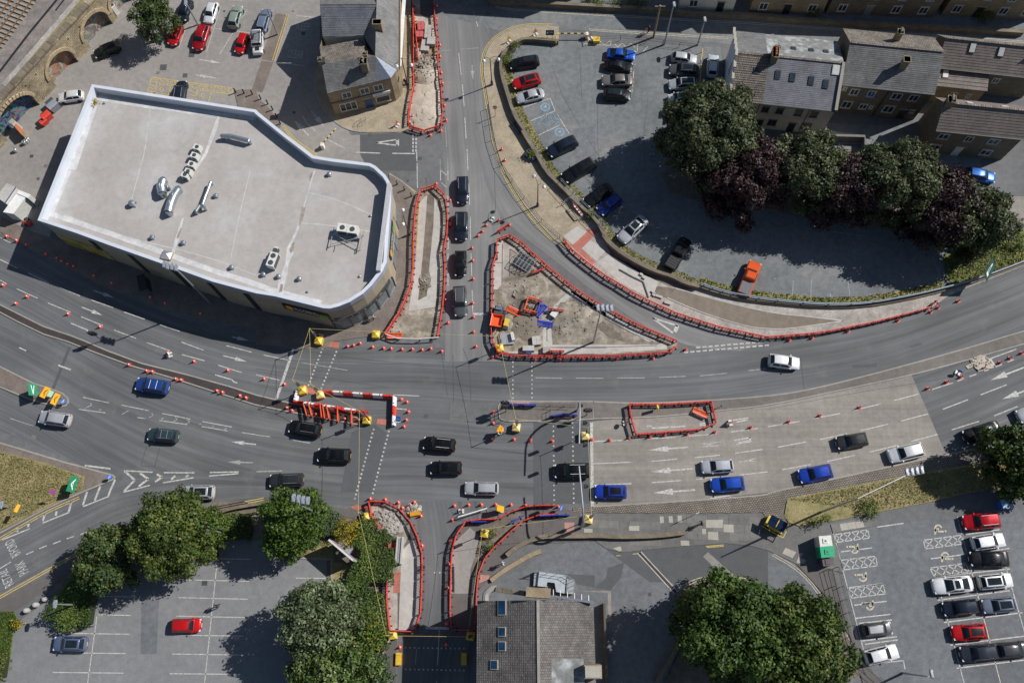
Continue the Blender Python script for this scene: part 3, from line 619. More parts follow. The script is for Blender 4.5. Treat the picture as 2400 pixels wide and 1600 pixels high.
lines(ground,K(1,0,'370 145 555 165 243 580 437 606'),0.14)
roadtext(ground,'KEEP',K(1,0,'368 272 490 285 502 215 385 205')); roadtext(ground,'CLEAR',K(1,0,'282 528 428 550 445 470 300 455'))
# station car park bays
lines(ground,K(0,0,'1725 232 2352 312 1780 40 1645 440 2030 60 1895 482 2270 90 2018 502 2095 0 2225 8'),0.1)
arrow(ground,*K(0,0,'1830 548 2030 582'),0.16,0.55,1.6); arrow(ground,*K(0,0,'1985 720 1790 688'),0.16,0.55,1.6)
yb = K(0,0,'1395 712 2145 812 2125 870 1352 845'); lines(ground,[yb[0],yb[1],yb[1],yb[2],yb[0],yb[3]],0.1,m_yellow)
lines(ground,K(0,0,'1352 845 1600 880 1440 772 1415 850 1440 772 1570 790 1570 790 1545 870 1815 825 1790 920 1815 825 1945 845 1945 845 1915 940 1945 845 2125 870'),0.1,m_yellow)
for i in range(11):
 x = 1395 + i * 66; y = 714 + i * 8.9
 lines(ground,K(0,0,'%d %d %d %d %d %d %d %d' % (x,y,x + 62,y + 62,x + 66,y + 9,x - 4,y + 50)),0.09,m_yellow)
for i in range(3):
 lines(ground,K(0,0,'%d %d %d %d %d %d %d %d' % (1375 + i * 0,775 + i * 30,1430,800 + i * 30,1740,830 + i * 35,1800,860 + i * 30)),0.09,m_yellow)
for s in ('1470 805 1505 815 1490 850 1470 835','1850 860 1882 868 1866 902 1848 888'): pline(ground,K(0,0,s) + [K(0,0,s)[0]],0.1,m_yellow,sm=1)
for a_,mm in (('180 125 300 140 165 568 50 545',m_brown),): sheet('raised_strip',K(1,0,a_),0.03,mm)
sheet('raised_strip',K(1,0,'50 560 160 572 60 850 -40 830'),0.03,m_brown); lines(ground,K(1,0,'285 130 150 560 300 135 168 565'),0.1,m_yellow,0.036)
# public car park bays
W_ = m_white
lines(ground,K(2,0,'45 870 210 812 100 990 350 905 350 905 395 1018 172 1112 395 1020 245 1242 440 1150 415 1050 525 1228'),0.11)
lines(ground,K(2,0,'245 1085 430 1060 250 1110 340 1170 300 1060 230 1160 380 1040 320 1200 435 1075 400 1160 360 1040 440 1130 300 1050 400 1140'),0.1,m_blueline)
for c_ in K(2,0,'305 985 437 1215'):
 C = G(*c_,ZM); mb = MB(); n = 16
 for k in range(n):
  a0,a1 = 2 * math.pi * k / n,2 * math.pi * (k + 1) / n
  mb.add([C + Vector((r_ * math.cos(a_),r_ * math.sin(a_),0)) for a_ in (a0,a1) for r_ in (0.45,0.75)],[(0,1,3,2)],m_blueline)
 mb.box(C + Vector((0,0,0.001)),(0.5,0.14,0.002),W_); mb.box(C + Vector((0.05,0.12,0.003)),(0.14,0.4,0.002),W_); mb.build('disabled_symbol',ground)
lines(ground,K(2,0,'660 405 905 422 905 422 910 375 940 440 1155 480'),0.1,m_cream); lines(ground,K(2,0,'800 375 850 415 850 415 900 378 935 390 970 440 970 440 1010 395 1010 395 1050 440 1050 440 1095 400 1095 400 1130 440 1155 405 1150 480 1250 425 1195 490'),0.1,m_cream)
lines(ground,K(2,0,'1130 590 1130 600 1118 660 1115 720 1112 745 1108 800 1105 820 1102 850'),0.1)
lines(ground,K(3,1,'65 980 65 1000 232 1010 222 1180 398 1000 392 1190 572 1130 582 1200 735 1005 755 1195 935 1130 945 1180 1100 1130 1108 1160 1258 1060 1278 1130 1218 945 1250 1010 1510 790 1595 1015 250 430 250 490 565 470 562 555 562 555 880 600 880 540 880 600'),0.09,m_faded)
# retail car park bays
for s in ('535 1108 1188 1118','508 1288 1158 1295','485 1468 1135 1475','905 938 1205 945','935 770 1230 776','1620 952 2250 965','1598 1126 2240 1135','1580 1300 2228 1308','1558 1480 2208 1486','1640 782 2275 797','1670 618 2288 632','2010 424 2305 430','890 955 800 1600','1995 450 1876 1600'):
 lines(ground,K(0,3,s),0.11)
lines(ground,K(1,3,'368 603 660 605 440 1285 580 1285 300 1455 430 1458'),0.11)
# long stay bays
SE = lambda s: K(3,3,s)
def hatched(q,n=4):
 q = SE(q); lines(ground,[q[0],q[1],q[1],q[2],q[2],q[3],q[3],q[0]],0.11)
 for i in range(n):
  for (u0,u1) in ((i / n,(i + 1) / n),):
   L_ = lambda a,b,u: (a[0] + (b[0] - a[0]) * u,a[1] + (b[1] - a[1]) * u)
   t0,t1,b0,b1 = L_(q[0],q[1],u0),L_(q[0],q[1],u1),L_(q[3],q[2],u0),L_(q[3],q[2],u1)
   lines(ground,[t0,b1,b0,t1],0.11)
for q in ('612 205 915 160 935 235 625 275','662 440 988 402 1005 490 690 528','735 700 1055 657 1080 748 760 788','1428 255 1782 208 1788 290 1445 335','1488 510 1815 467 1850 550 1525 590'): hatched(q)
lines(ground,SE('665 362 955 325 745 690 1050 655 792 852 1090 815 805 972 1125 935 835 1018 1138 987 862 1180 1185 1140 890 1210 1192 1170 1558 806 2220 718 1615 1010 2340 920 1675 1218 2400 1130 1732 1430 2400 1350 1860 380 2220 330 1800 205 2130 158 1495 425 1820 385 1540 590 2225 518 1000 135 1245 100'),0.13)
lines(ground,SE('1740 40 2145 1600 1590 765 1810 1600 2185 500 2400 1250 600 190 890 1310 870 1400 1245 1360 1245 1360 1258 1440'),0.11)
for q,fl in (('785 330',1),('860 588',1),('925 850',1),('1575 160',-1),('1638 412',-1)):
 c0 = SE(q)[0]
 wl = [(c0[0] + fl * (3 + 8 * math.cos(R(a_))),c0[1] + fl * (3 + 8 * math.sin(R(a_)))) for a_ in range(-70,200,30)]; pline(ground,wl,0.2,m_cream,sm=1,name='disabled_symbol')
 pline(ground,[(c0[0] + fl * x,c0[1] + fl * y) for x,y in ((-12,-4),(2,-4),(3,3),(9,2),(10,-11))],0.22,m_cream,sm=0,name='disabled_symbol')
 lines(ground,[(c0[0] - 14 * fl,c0[1] - 6 * fl),(c0[0] - 13 * fl,c0[1] - 1 * fl)],0.3,m_cream,name='disabled_symbol')
for o_ in (0.0,0.26): pline(ground,SE('40 395 240 510 380 640 480 780 600 930 760 1180 850 1400 960 1568'),0.09,m_cream,off=o_,name='yellow_line'); pline(ground,K(2,3,'1530 715 1700 625 1850 600 2000 600 2200 640'),0.09,m_cream,off=o_,name='yellow_line')
lines(ground,K(2,3,'1780 312 1945 298 1790 322 1945 310 960 398 1000 396 1110 382 1200 376'),0.09,m_yellow)
# concrete carriageway lanes
line(concrete,*K(2,2,'730 742 738 1520'),0.38,name='stop_line')
lines(concrete,K(2,2,'745 918 1068 905 1240 893 1500 880 1620 868 1880 848 2010 830 2258 798 745 1122 1095 1107 1280 1100 1520 1078 1680 1066 1910 1042 2050 1025 2305 990 745 1318 1097 1304 1280 1295 1560 1275 1690 1266 1970 1228 2090 1226 2352 1195'),0.13)
lines(concrete,K(3,2,'0 782 290 733 412 708 665 660 788 632 1035 572 1152 543 1390 480 88 970 345 923 475 900 725 845 852 818 1105 758 1222 730 1472 664 130 1176 392 1128 545 1100 800 1044 932 1015 1178 955 1312 918 1558 852'),0.13)
lines(road,K(3,2,'1508 440 1698 380 1740 365 1800 340 1850 322 1915 300 1985 270 2030 258 2090 232 2150 212 1605 622 1838 534 1952 490 2195 396 1685 812 1938 732 2078 682 2292 596 2010 170 2282 70 2200 190 2260 165'),0.12,m_white)
arrow(concrete,*K(2,2,'1620 970 1255 998'),0.2,0.75,2.4); arrow(concrete,*K(2,2,'1658 1168 1275 1196'),0.2,0.75,2.4); arrow(concrete,*K(2,2,'1682 1362 1297 1390'),0.2,0.75,2.4)
arrow(road,*K(3,2,'2400 220 2045 355'),0.2,0.8,2.2); arrow(road,*K(3,2,'2420 430 2150 530'),0.2,0.8,2.2)
pline(concrete,K(2,2,'1595 778 1290 795 1275 770 1235 780'),0.2,sm=0)
roadtext(concrete,'M',K(2,2,'1915 955 1920 920 1745 935 1748 970')); roadtext(concrete,'L',K(2,2,'2195 905 2200 875 2035 905 2048 940')); roadtext(concrete,'A',K(2,2,'2250 1100 2245 1070 2072 1105 2080 1110'))
lines(concrete,K(2,2,'1820 1438 2010 1415 2010 1415 2000 1440 1720 757 1790 745 1720 772 1800 762'),0.16)
pline(concrete,K(2,2,'2035 910 2195 880'),0.16,sm=0); pline(concrete,K(2,2,'2050 940 2205 915'),0.16,sm=0); lines(concrete,K(2,2,'2030 722 2170 702 2060 740 2165 720'),0.16)
# repairs, covers and gullies
for nm,a_,pm in (('surface_patch',K(0,2,'628 50 655 50 500 440 470 440'),m_patch),('surface_patch',K(1,2,'880 830 1080 750 1200 840 1080 1380 780 1380 850 1000'),m_patch),
 ('surface_patch',K(2,2,'200 740 600 745 700 745 725 1480 200 1500'),m_patch),('surface_patch',K(2,3,'880 510 1030 460 1000 600 900 720 760 690 860 610'),m_patch),('surface_patch',K(2,3,'430 560 760 580 760 690 600 660'),m_patch),
 ('surface_patch',K(2,3,'1755 405 1800 365 2080 610 1950 600'),m_cp_nw),('surface_patch',K(2,3,'910 720 915 1000 880 1000 880 740 600 720'),m_conc),('surface_patch',K(1,0,'955 1240 955 1480 700 1380 480 1250'),m_cp_nw)):
 sheet(nm,a_,0.022,pm,ground)
for s in ('2080 100 16','2035 95 18','620 880 30'): pass
for i_,j_,s in ((1,0,'435 310 40 340 105 25 350 1035 28 212 1015 18 1505 1455 40 1045 1240 30 2250 240 25'),(0,2,'308 882 45 2018 512 26 735 80 26'),(1,2,'1562 685 36 315 535 40'),(0,3,'1880 645 48 100 1362 24 92 1432 30'),(2,3,'1265 752 30 1740 360 36'),(1,3,'1960 455 34'),(0,0,'290 1435 36 420 1525 36 2060 105 24 1500 620 70 1760 505 60 1450 670 34 1700 695 50'),(0,1,'350 75 30'),(1,1,'1395 92 26')):
 n_ = nums(s)
 for q in range(0,len(n_),3):
  x,y,s_ = n_[q:q + 3]; P_ = K(i_,j_,'%f %f' % (x,y))[0]; c = G(*P_,0.026); k_ = s_ / 3.92 * 0.055 / 2
  mb = MB(); mb.add([c + Vector((a_ * k_,b_ * k_,0)) for a_,b_ in ((-1,-1),(1,-1),(1,1),(-1,1))],[(0,1,2,3)],random.choice([m_dark,m_median,m_darkgrey])); mb.build('manhole_cover',ground)
sheet('red_crossing_pad',J5('600 345 820 375 805 460 585 425'),0.034,m_tactile,road); sheet('red_crossing_pad',J5('1355 1450 1500 1465 1480 1545 1340 1525'),0.034,m_tactile,road); sheet('red_crossing_pad',J5('360 1010 530 1040 480 1120 355 1080'),0.034,m_tactile,road)
sheet('red_crossing_pad',S6('0 300 140 240 230 310 180 370'),0.092,m_tactile,path_l)
ci = bpy.data.objects['crossing_island']
sheet('red_paving',prs('440 150 800 155 800 250 600 245 440 215',1140,920,7.84),0.106,m_tact2,ci); sheet('red_paving',prs('1230 470 1570 430 1600 500 1230 510',1140,920,7.84),0.106,m_tact2,ci)
for a_ in ('1560 60 1600 300 1640 560','2190 0 2200 300 2200 380'): pline(north_road,K(1,1,a_),0.05,m_dark,0.02,'sealed_joint')
for a_ in ('1810 120 1815 500 1810 650','1900 60 1960 200 1975 480 1975 720'): pline(road,K(1,2,a_),0.06,m_dark,0.02,'sealed_joint')
lines(road,K(0,2,'1350 950 1295 1140 1475 955 1420 1148 1295 1143 1430 1150'),0.06,m_dark,0.02,'sealed_joint')
for a_ in ('370 600 440 830 540 1020 700 1280 880 1568','790 880 785 1300 800 1500','620 480 640 900','1250 900 1200 1300 1230 1560'): pline(ground,K(2,0,a_),0.05,m_dark,0.022,'sealed_crack')
for a_ in ('0 250 600 330 1200 420','300 60 900 160 1500 210 2300 240','1700 60 1760 500'): pline(road,K(1,2,a_),0.05,m_dark,0.02,'sealed_crack')
for a_ in ('0 620 800 470 1700 330 2352 160','300 150 340 500'): pline(road,K(3,2,a_),0.04,m_dark,0.02,'sealed_crack')
for i_,j_,a_ in ((3,2,'780 215 860 210 1000 200 1000 230 860 240 780 240'),(3,2,'1310 40 1400 10 1420 30 1320 55'),(1,2,'1780 560 2230 560 2230 735 1780 735'),(2,0,'560 1180 760 1170 780 1500 590 1510'),(0,3,'1300 800 1460 800 1440 1300 1290 1300'),(3,3,'1100 300 1350 270 1420 700 1180 720')): sheet('surface_patch',K(i_,j_,a_),0.021,m_patch if i_ == 3 and j_ == 2 else (m_ground if i_ == 1 else m_cp_se),ground)
sheet('drain_channel',K(2,3,'1155 372 1180 365 1520 730 1495 740'),0.03,m_maroon,ground)
lines(ground,K(2,3,'1152 372 1490 742 1185 362 1525 728'),0.12,m_conc2,0.034,'channel_edge')
# ------------------------------------------------------------------ buildings
m_stone = brick_mat('sandstone_wall',(0.3,0.235,0.145),(0.24,0.185,0.115),(0.16,0.13,0.09),0.5,0.22,0.015,vertical=True)
m_stonedark = brick_mat('sooty_stone_wall',(0.2,0.165,0.115),(0.15,0.125,0.09),(0.1,0.085,0.065),0.5,0.24,0.015,vertical=True)
m_clad = brick_mat('buff_stone_cladding',(0.36,0.305,0.22),(0.32,0.27,0.19),(0.25,0.2,0.13),0.8,0.3,0.012,vertical=True,patch=0.1)
m_pale = brick_mat('cream_render',(0.64,0.6,0.53),(0.61,0.57,0.5),(0.55,0.52,0.46),2.0,1.0,0.002,vertical=True,patch=0.15)
m_bluewhite = plain('white_painted_gable',(0.62,0.65,0.72),0.8,var=0.1,scale=0.6)
m_slate = brick_mat('grey_slate',(0.17,0.17,0.165),(0.125,0.125,0.125),(0.07,0.07,0.07),0.4,0.3,0.012,src='obj',rough=0.7,patch=0.3)
m_slateblue = brick_mat('blue_slate',(0.165,0.17,0.19),(0.13,0.135,0.155),(0.07,0.07,0.08),0.4,0.3,0.012,src='obj',rough=0.55,patch=0.3)
m_slatebrown = brick_mat('stone_slate',(0.24,0.2,0.155),(0.12,0.105,0.095),(0.06,0.055,0.05),0.3,0.34,0.03,src='obj',rough=0.8,patch=0.35)
m_tilebrown = brick_mat('concrete_roof_tile',(0.2,0.165,0.145),(0.155,0.13,0.12),(0.1,0.085,0.08),0.33,0.36,0.012,src='obj',rough=0.8,patch=0.25)
m_hallslate = brick_mat('mottled_hall_slate',(0.165,0.148,0.135),(0.1,0.094,0.092),(0.055,0.052,0.05),0.24,0.26,0.022,src='obj',rough=0.8,patch=0.4)
m_moss = ground_mat('lichen_slate',(0.2,0.205,0.2),var=0.25,stain=0.9,big=0.8,tint=(0.36,0.38,0.37))
m_lead = plain('lead_sheet',(0.3,0.33,0.38),0.38,0.7,var=0.15)
m_roof = ground_mat('roof_membrane',(0.375,0.352,0.33),var=0.1,speck=0.06,stain=0.3,rough=0.75,big=0.12,tint=(0.4,0.39,0.385),joints=(9.0,1.1,0.012,0.95,R(-12)))
m_parapet = plain('white_coping',(0.55,0.58,0.64),0.55,var=0.06,scale=0.5)
m_rooffleck = ground_mat('ponding_stain',(0.5,0.5,0.5),var=0.15,stain=0.5,big=1.0)
m_roofstain = ground_mat('roof_stain',(0.3,0.26,0.22),var=0.3,stain=0.7,big=1.5)
m_terracotta = plain('terracotta',(0.55,0.17,0.07),0.7)
m_bluedoor = plain('blue_door_paint',(0.02,0.06,0.16),0.45)
m_duct = plain('duct_steel',(0.4,0.44,0.47),0.35,0.75)
m_acwhite = plain('off_white_casing',(0.6,0.6,0.56),0.5)
def slope(mb,a,b,c,d,n,mat,lift=0.035):
 """stepped courses from eave a-b up to ridge d-c"""
 a,b,c,d = map(Vector,(a,b,c,d)); nn = (b - a).cross(d - a).normalized()
 if nn.z < 0: nn = -nn
 for i in range(n):
  t0,t1 = i / n,(i + 1) / n
  l0,r0,l1,r1 = a.lerp(d,t0),b.lerp(c,t0),a.lerp(d,t1),b.lerp(c,t1); u = nn * lift; e = nn * 0.006
  mb.add([l0,r0,r1 + e,l1 + e,l0 + u,r0 + u],[(4,5,2,3),(0,1,5,4)],mat)
def window(par,x,z,w_,h_,y=0.0,face=-1,axis='x',frame=None,glass=None,name='window',mull=1,blind=None):
 """a window on a wall: frame with sill, panes as sub-parts. axis x: wall runs along local x at depth y; axis y: along local y at x = y"""
 fr = frame or m_wht; mb = MB()
 def P(a,d,zz): return Vector((a,y + face * d,zz)) if axis == 'x' else Vector((y + face * d,a,zz))
 def bx(mb_,a,d,zz,wa,wd,wz,m): mb_.box(P(a,d,zz),(wa,wd,wz) if axis == 'x' else (wd,wa,wz),m)
 bx(mb,x,0.03,z + h_ / 2 - 0.04,w_,0.1,0.08,fr); bx(mb,x,0.03,z - h_ / 2 + 0.04,w_,0.1,0.08,fr)
 bx(mb,x - w_ / 2 + 0.04,0.03,z,0.08,0.1,h_ - 0.16,fr); bx(mb,x + w_ / 2 - 0.04,0.03,z,0.08,0.1,h_ - 0.16,fr)
 for k in range(mull): bx(mb,x - w_ / 2 + w_ * (k + 1) / (mull + 1),0.03,z,0.06,0.08,h_ - 0.16,fr)
 o = mb.build(name,par,local=True)
 for k in range(mull + 1):
  mp = MB(); ww = w_ / (mull + 1); bx(mp,x - w_ / 2 + ww * (k + 0.5),0.012,z,ww - 0.1,0.02,h_ - 0.16,glass or m_glassb); mp.build('pane',o,local=True)
 ms = MB(); bx(ms,x,0.07,z - h_ / 2 - 0.06,w_ + 0.2,0.18,0.11,m_flag2); ms.build('sill',o,local=True)
 ml = MB(); bx(ml,x,0.02,z + h_ / 2 + 0.1,w_ + 0.2,0.06,0.18,m_flag2); ml.build('lintel',o,local=True)
 return o
def door(par,x,w_,h_,mat,y=0.0,face=-1,axis='x',z0=0.0):
 def P(a,d,zz): return Vector((a,y + face * d,zz)) if axis == 'x' else Vector((y + face * d,a,zz))
 mb = MB(); mb.box(P(x,0.03,z0 + h_ / 2),(w_,0.06,h_) if axis == 'x' else (0.06,w_,h_),mat); o = mb.build('door',par,local=True)
 mb = MB(); mb.box(P(x + w_ * .35,0.09,z0 + 1.0),(0.06,0.06,0.06),m_steel); mb.build('handle',o,local=True)
 mb = MB(); mb.box(P(x,0.03,z0 + h_ + 0.1),(w_ + 0.3,0.1,0.2) if axis == 'x' else (0.1,w_ + 0.3,0.2),m_flag2); mb.build('lintel',o,local=True)
 return o
def frame_of(SW,SE,NW,ze):
 A,B,D = G(*SW,ze),G(*SE,ze),G(*NW,ze); u = (B - A); L = u.length; rz = math.atan2(u.y,u.x); u.normalize(); v = Vector((-u.y,u.x,0))
 return A,L,(D - A).dot(v),rz
def house(name,label,SW,SE,NW,ze,dz,wall,roof,roof2=None,courses=(14,14),over=0.25,along='x',ridge=0.5,gable_w=None,cat='house'):
 A,L,W,rz = frame_of(SW,SE,NW,ze)
 h = thing(name,label,cat,(A.x,A.y,0),rz)
 zr = ze + dz; yr = W * ridge; mb = MB(); e = 0.03
 if along == 'x':
  v = [(0,0,0),(L,0,0),(L,W,0),(0,W,0),(0,0,ze),(L,0,ze),(L,W,ze),(0,W,ze),(0,yr,zr - e),(L,yr,zr - e)]
  mb.add(v,[(0,1,5,4),(2,3,7,6)],wall); mb.add(v,[(1,2,6,9,5)],wall); mb.add(v,[(3,0,4,8,7)],gable_w or wall)
  o = mb.build('wall',h,local=True)
  k = dz / yr; k2 = dz / (W - yr); rb = MB(); slope(rb,(-over,-over,ze - k * over),(L + over,-over,ze - k * over),(L + over,yr,zr),(-over,yr,zr),courses[0],roof)
  rf = rb.build('roof',h,local=True)
  rb = MB(); slope(rb,(L + over,W + over,ze - k2 * over),(-over,W + over,ze - k2 * over),(-over,yr,zr),(L + over,yr,zr),courses[1],roof2 or roof); rb.build('roof',h,local=True)
  rg = MB(); n = int(L / 0.45)
  for i in range(n): rg.box(((i + 0.5) * L / n,yr,zr + 0.05),(L / n - 0.03,0.32,0.09),m_slatebrown)
  rg.build('ridge_tiles',rf,local=True)
  gt = MB(); gt.bar((-over,-over - 0.06,ze - k * over - 0.02),(L + over,-over - 0.06,ze - k * over - 0.02),0.12,0.1,m_black); gt.build('gutter',h,local=True)
 h['L'],h['W'],h['yr'] = L,W,yr
 return h,L,W,yr,zr
def zroof(y,W,yr,ze,zr): return ze + (zr - ze) * (y / yr if y < yr else (W - y) / (W - yr))
def chimney(par,x,y,z0,z1,sx,sy,mat,pots=2,potmat=None):
 mb = MB(); mb.box((x,y,(z0 + z1) / 2),(sx,sy,z1 - z0),mat); mb.box((x,y,z1 - 0.08),(sx + 0.16,sy + 0.16,0.16),mat); o = mb.build('chimney',par,local=True)
 for i in range(pots):
  p = MB(); t = (i + 0.5) / pots - 0.5; p.lathe((x + (sx * t if sx > sy else 0),y + (sy * t if sy >= sx else 0),z1),[(0.12,0),(0.1,0.4),(0.13,0.45),(0.08,0.45),(0.08,0.3)],potmat or m_terracotta,8); p.build('chimney_pot',o,local=True)
 return o
def skylight(par,x,y,W,yr,ze,zr,w_=0.6,h_=0.9,frame=None,glass=None):
 s = (zr - ze) / (yr if y < yr else (W - yr)); s = s if y < yr else -s; z = zroof(y,W,yr,ze,zr)
 t = Vector((0,1,s)).normalized(); n = Vector((0,-s,1)).normalized(); u = Vector((1,0,0)); Mx = Matrix((u,t,n)).transposed(); c = Vector((x,y,z)) + n * 0.09
 mb = MB(); mb.box(c,(w_ + 0.16,h_ + 0.16,0.1),frame or m_darkgrey,M=Mx); o = mb.build('skylight',par,local=True)
 mb = MB(); mb.box(c + n * 0.05,(w_,h_,0.03),glass or m_glassb,M=Mx); mb.build('pane',o,local=True); return o
# white terrace beside the car park
h,L,W,yr,zr = house('terraced_house','cream terrace with grey slate roof, five rooflights and white gable beside car park',*H5('662 1135 2105 1285 668 200'),6.0,2.7,m_pale,m_slateblue,m_moss,(26,10),0.12,gable_w=m_bluewhite)
rb = MB(); slope(rb,(-0.14,-0.14,5.95),(L * .31,-0.14,5.95),(L * .31,yr,zr + 0.03),(-0.14,yr,zr + 0.03),22,m_slatebrown,0.06); rb.build('patched_roof',h,local=True)
rb = MB(); slope(rb,(L * .29,W + 0.14,5.95),(-0.14,W + 0.14,5.95),(-0.14,yr,zr + 0.03),(L * .29,yr,zr + 0.03),10,m_slate,0.06); rb.build('patched_roof',h,local=True)
cp = MB()
for i in range(9):
 t = i / 8; y_ = W * t; cp.box((-0.16,y_,zroof(min(max(y_,.01),W - .01),W,yr,6.0,zr) + 0.14),(0.34,W / 9 - 0.06,0.16),m_flag2)
cp.build('coping',h,local=True)
cp = MB(); cp.bar((L + 0.02,-0.1,6.15),(L + 0.02,yr,zr + 0.2),0.4,0.2,m_flag2); cp.build('coping',h,local=True)
chimney(h,L * .345,yr - 0.1,zr - 0.6,zr + 1.1,0.75,1.6,m_stone,4)
for x_,y_ in ((.41,.62),(.55,.60),(.73,.57),(.87,.53)): skylight(h,L * x_,yr * y_,W,yr,6.0,zr,0.55,0.95)
skylight(h,L * .2,yr * .66,W,yr,6.0,zr,0.5,0.7); skylight(h,L * .95,yr * .84,W,yr,6.0,zr,1.0,1.1,m_acwhite,m_acwhite)
for x_ in (.4,.55,.72,.86): skylight(h,L * x_,yr + (W - yr) * .45,W,yr,6.0,zr,0.5,0.6)
for x_ in (.18,.36,.5,.68,.83): window(h,L * x_,4.6,0.95,1.25,frame=m_darkgrey)
for x_ in (.48,.82): window(h,L * x_,1.7,1.15,1.3,frame=m_darkgrey)
door(h,L * .36,0.95,2.1,m_black); door(h,L * .68,0.95,2.1,m_black)
mb = MB(); mb.tube([(L * .29,-0.1,0.1),(L * .29,-0.1,5.9)],0.05,m_black,6); mb.build('downpipe',h,local=True); mb = MB(); mb.tube([(L * .77,-0.1,0.1),(L * .77,-0.1,5.9)],0.05,m_black,6); mb.build('downpipe',h,local=True)
window(h,W * .55,4.4,0.8,1.2,0.0,-1,'y',m_wht)
# middle stone house
h,L,W,yr,zr = house('stone_house','broad stone house with plain slate roof between white terrace and tiled cottage',*K(3,0,'690 770 1525 855 690 268'),6.4,2.9,m_stonedark,m_slate,m_slatebrown,(22,12),0.15)
chimney(h,L * .6,yr * .55,zr - 1.8,zr + 0.3,0.8,0.8,m_stone,0); chimney(h,L * .53,yr + (W - yr) * .5,zr - 1.6,zr + 0.4,0.7,0.7,m_stone,2,m_flag2)
for x_,w_ in ((.05,.5),(.17,1.1),(.36,1.0),(.64,1.3),(.83,1.2)): window(h,L * x_,4.9 if w_ > .6 else 5.4,w_,1.3 if w_ > .6 else .6)
bp = MB(); bp.box((L * .36,-0.06,4.3),(1.05,0.04,0.75),m_signblue); bp.build('window_panel',h,local=True)
for x_,w_,hh in ((.17,1.3,1.5),(.36,1.0,1.1),(.45,.5,.6),(.65,1.4,1.5),(.92,.6,.7)): window(h,L * x_,1.9,w_,hh)
door(h,L * .83,1.1,2.1,m_black)
mb = MB(); mb.tube([(L * .52,-0.1,0.1),(L * .52,-0.1,6.2)],0.06,m_black,6); mb.build('downpipe',h,local=True)
# tiled cottage range and its lean-to
h,L,W,yr,zr = house('tiled_cottage','long cottage range with brown tiled roof, northeast of the stone house',(2200,156),(2440,182),(2196,82),4.8,2.4,m_stonedark,m_tilebrown,m_tilebrown,(11,6),0.15,ridge=0.55)
skylight(h,L * .27,yr * .75,W,yr,4.8,zr,0.7,1.1,m_black,m_acwhite); skylight(h,L * .55,yr * .72,W,yr,4.8,zr,0.7,1.1,m_black,m_acwhite)
window(h,L * .62,3.2,0.9,0.9); chimney(h,L * .93,yr,zr - .8,zr + .7,.7,.9,m_stone,2)
A,L,W,rz = frame_of(*K(3,0,'1548 782 2008 830 1578 625'),3.6)
le = thing('lean_to','stone lean-to with brown tiles and white rooflight below the cottage','outbuilding',(A.x,A.y,0),rz)
mb = MB(); v = [(0,0,0),(L,0,0),(L,W,0),(0,W,0),(0,0,3.6),(L,0,3.6),(L,W,4.4),(0,W,4.4)]; mb.add(v,[(0,1,5,4),(1,2,6,5),(2,3,7,6),(3,0,4,7)],m_stone); mb.build('wall',le,local=True)
mb = MB(); slope(mb,(-.1,-.15,3.58),(L + .1,-.15,3.58),(L + .1,W,4.44),(-.1,W,4.44),6,m_tilebrown,0.06); mb.build('roof',le,local=True)
skylight(le,L * .15,W * .55,W * 2,W,3.6,4.44,.7,1.0,m_black,m_acwhite); window(le,L * .45,2.0,0.9,0.9); window(le,L * .75,2.0,.6,.9)
# detached stone house
h,L,W,yr,zr = house('detached_house','detached stone house with brown tiled roof, white door and roof vents',*K(3,0,'1555 1190 2345 1270 1560 900'),5.6,2.4,m_stonedark,m_tilebrown,m_tilebrown,(10,5),0.12,ridge=0.52)
chimney(h,0.5,yr,zr - .6,zr + .9,0.9,0.9,m_stone,3,m_flag2)
for x_,w_ in ((.13,1.3),(.43,1.0),(.72,1.4)): window(h,L * x_,4.2,w_,1.1)
for x_,w_ in ((.13,1.4),(.75,1.4)): window(h,L * x_,1.5,w_,1.2)
door(h,L * .42,1.0,2.1,m_wht); skylight(h,L * .32,yr * 1.35,W,yr,5.6,zr,.6,.6,m_wht,m_acwhite); skylight(h,L * .72,yr * 1.3,W,yr,5.6,zr,.7,.5,m_wht,m_acwhite)
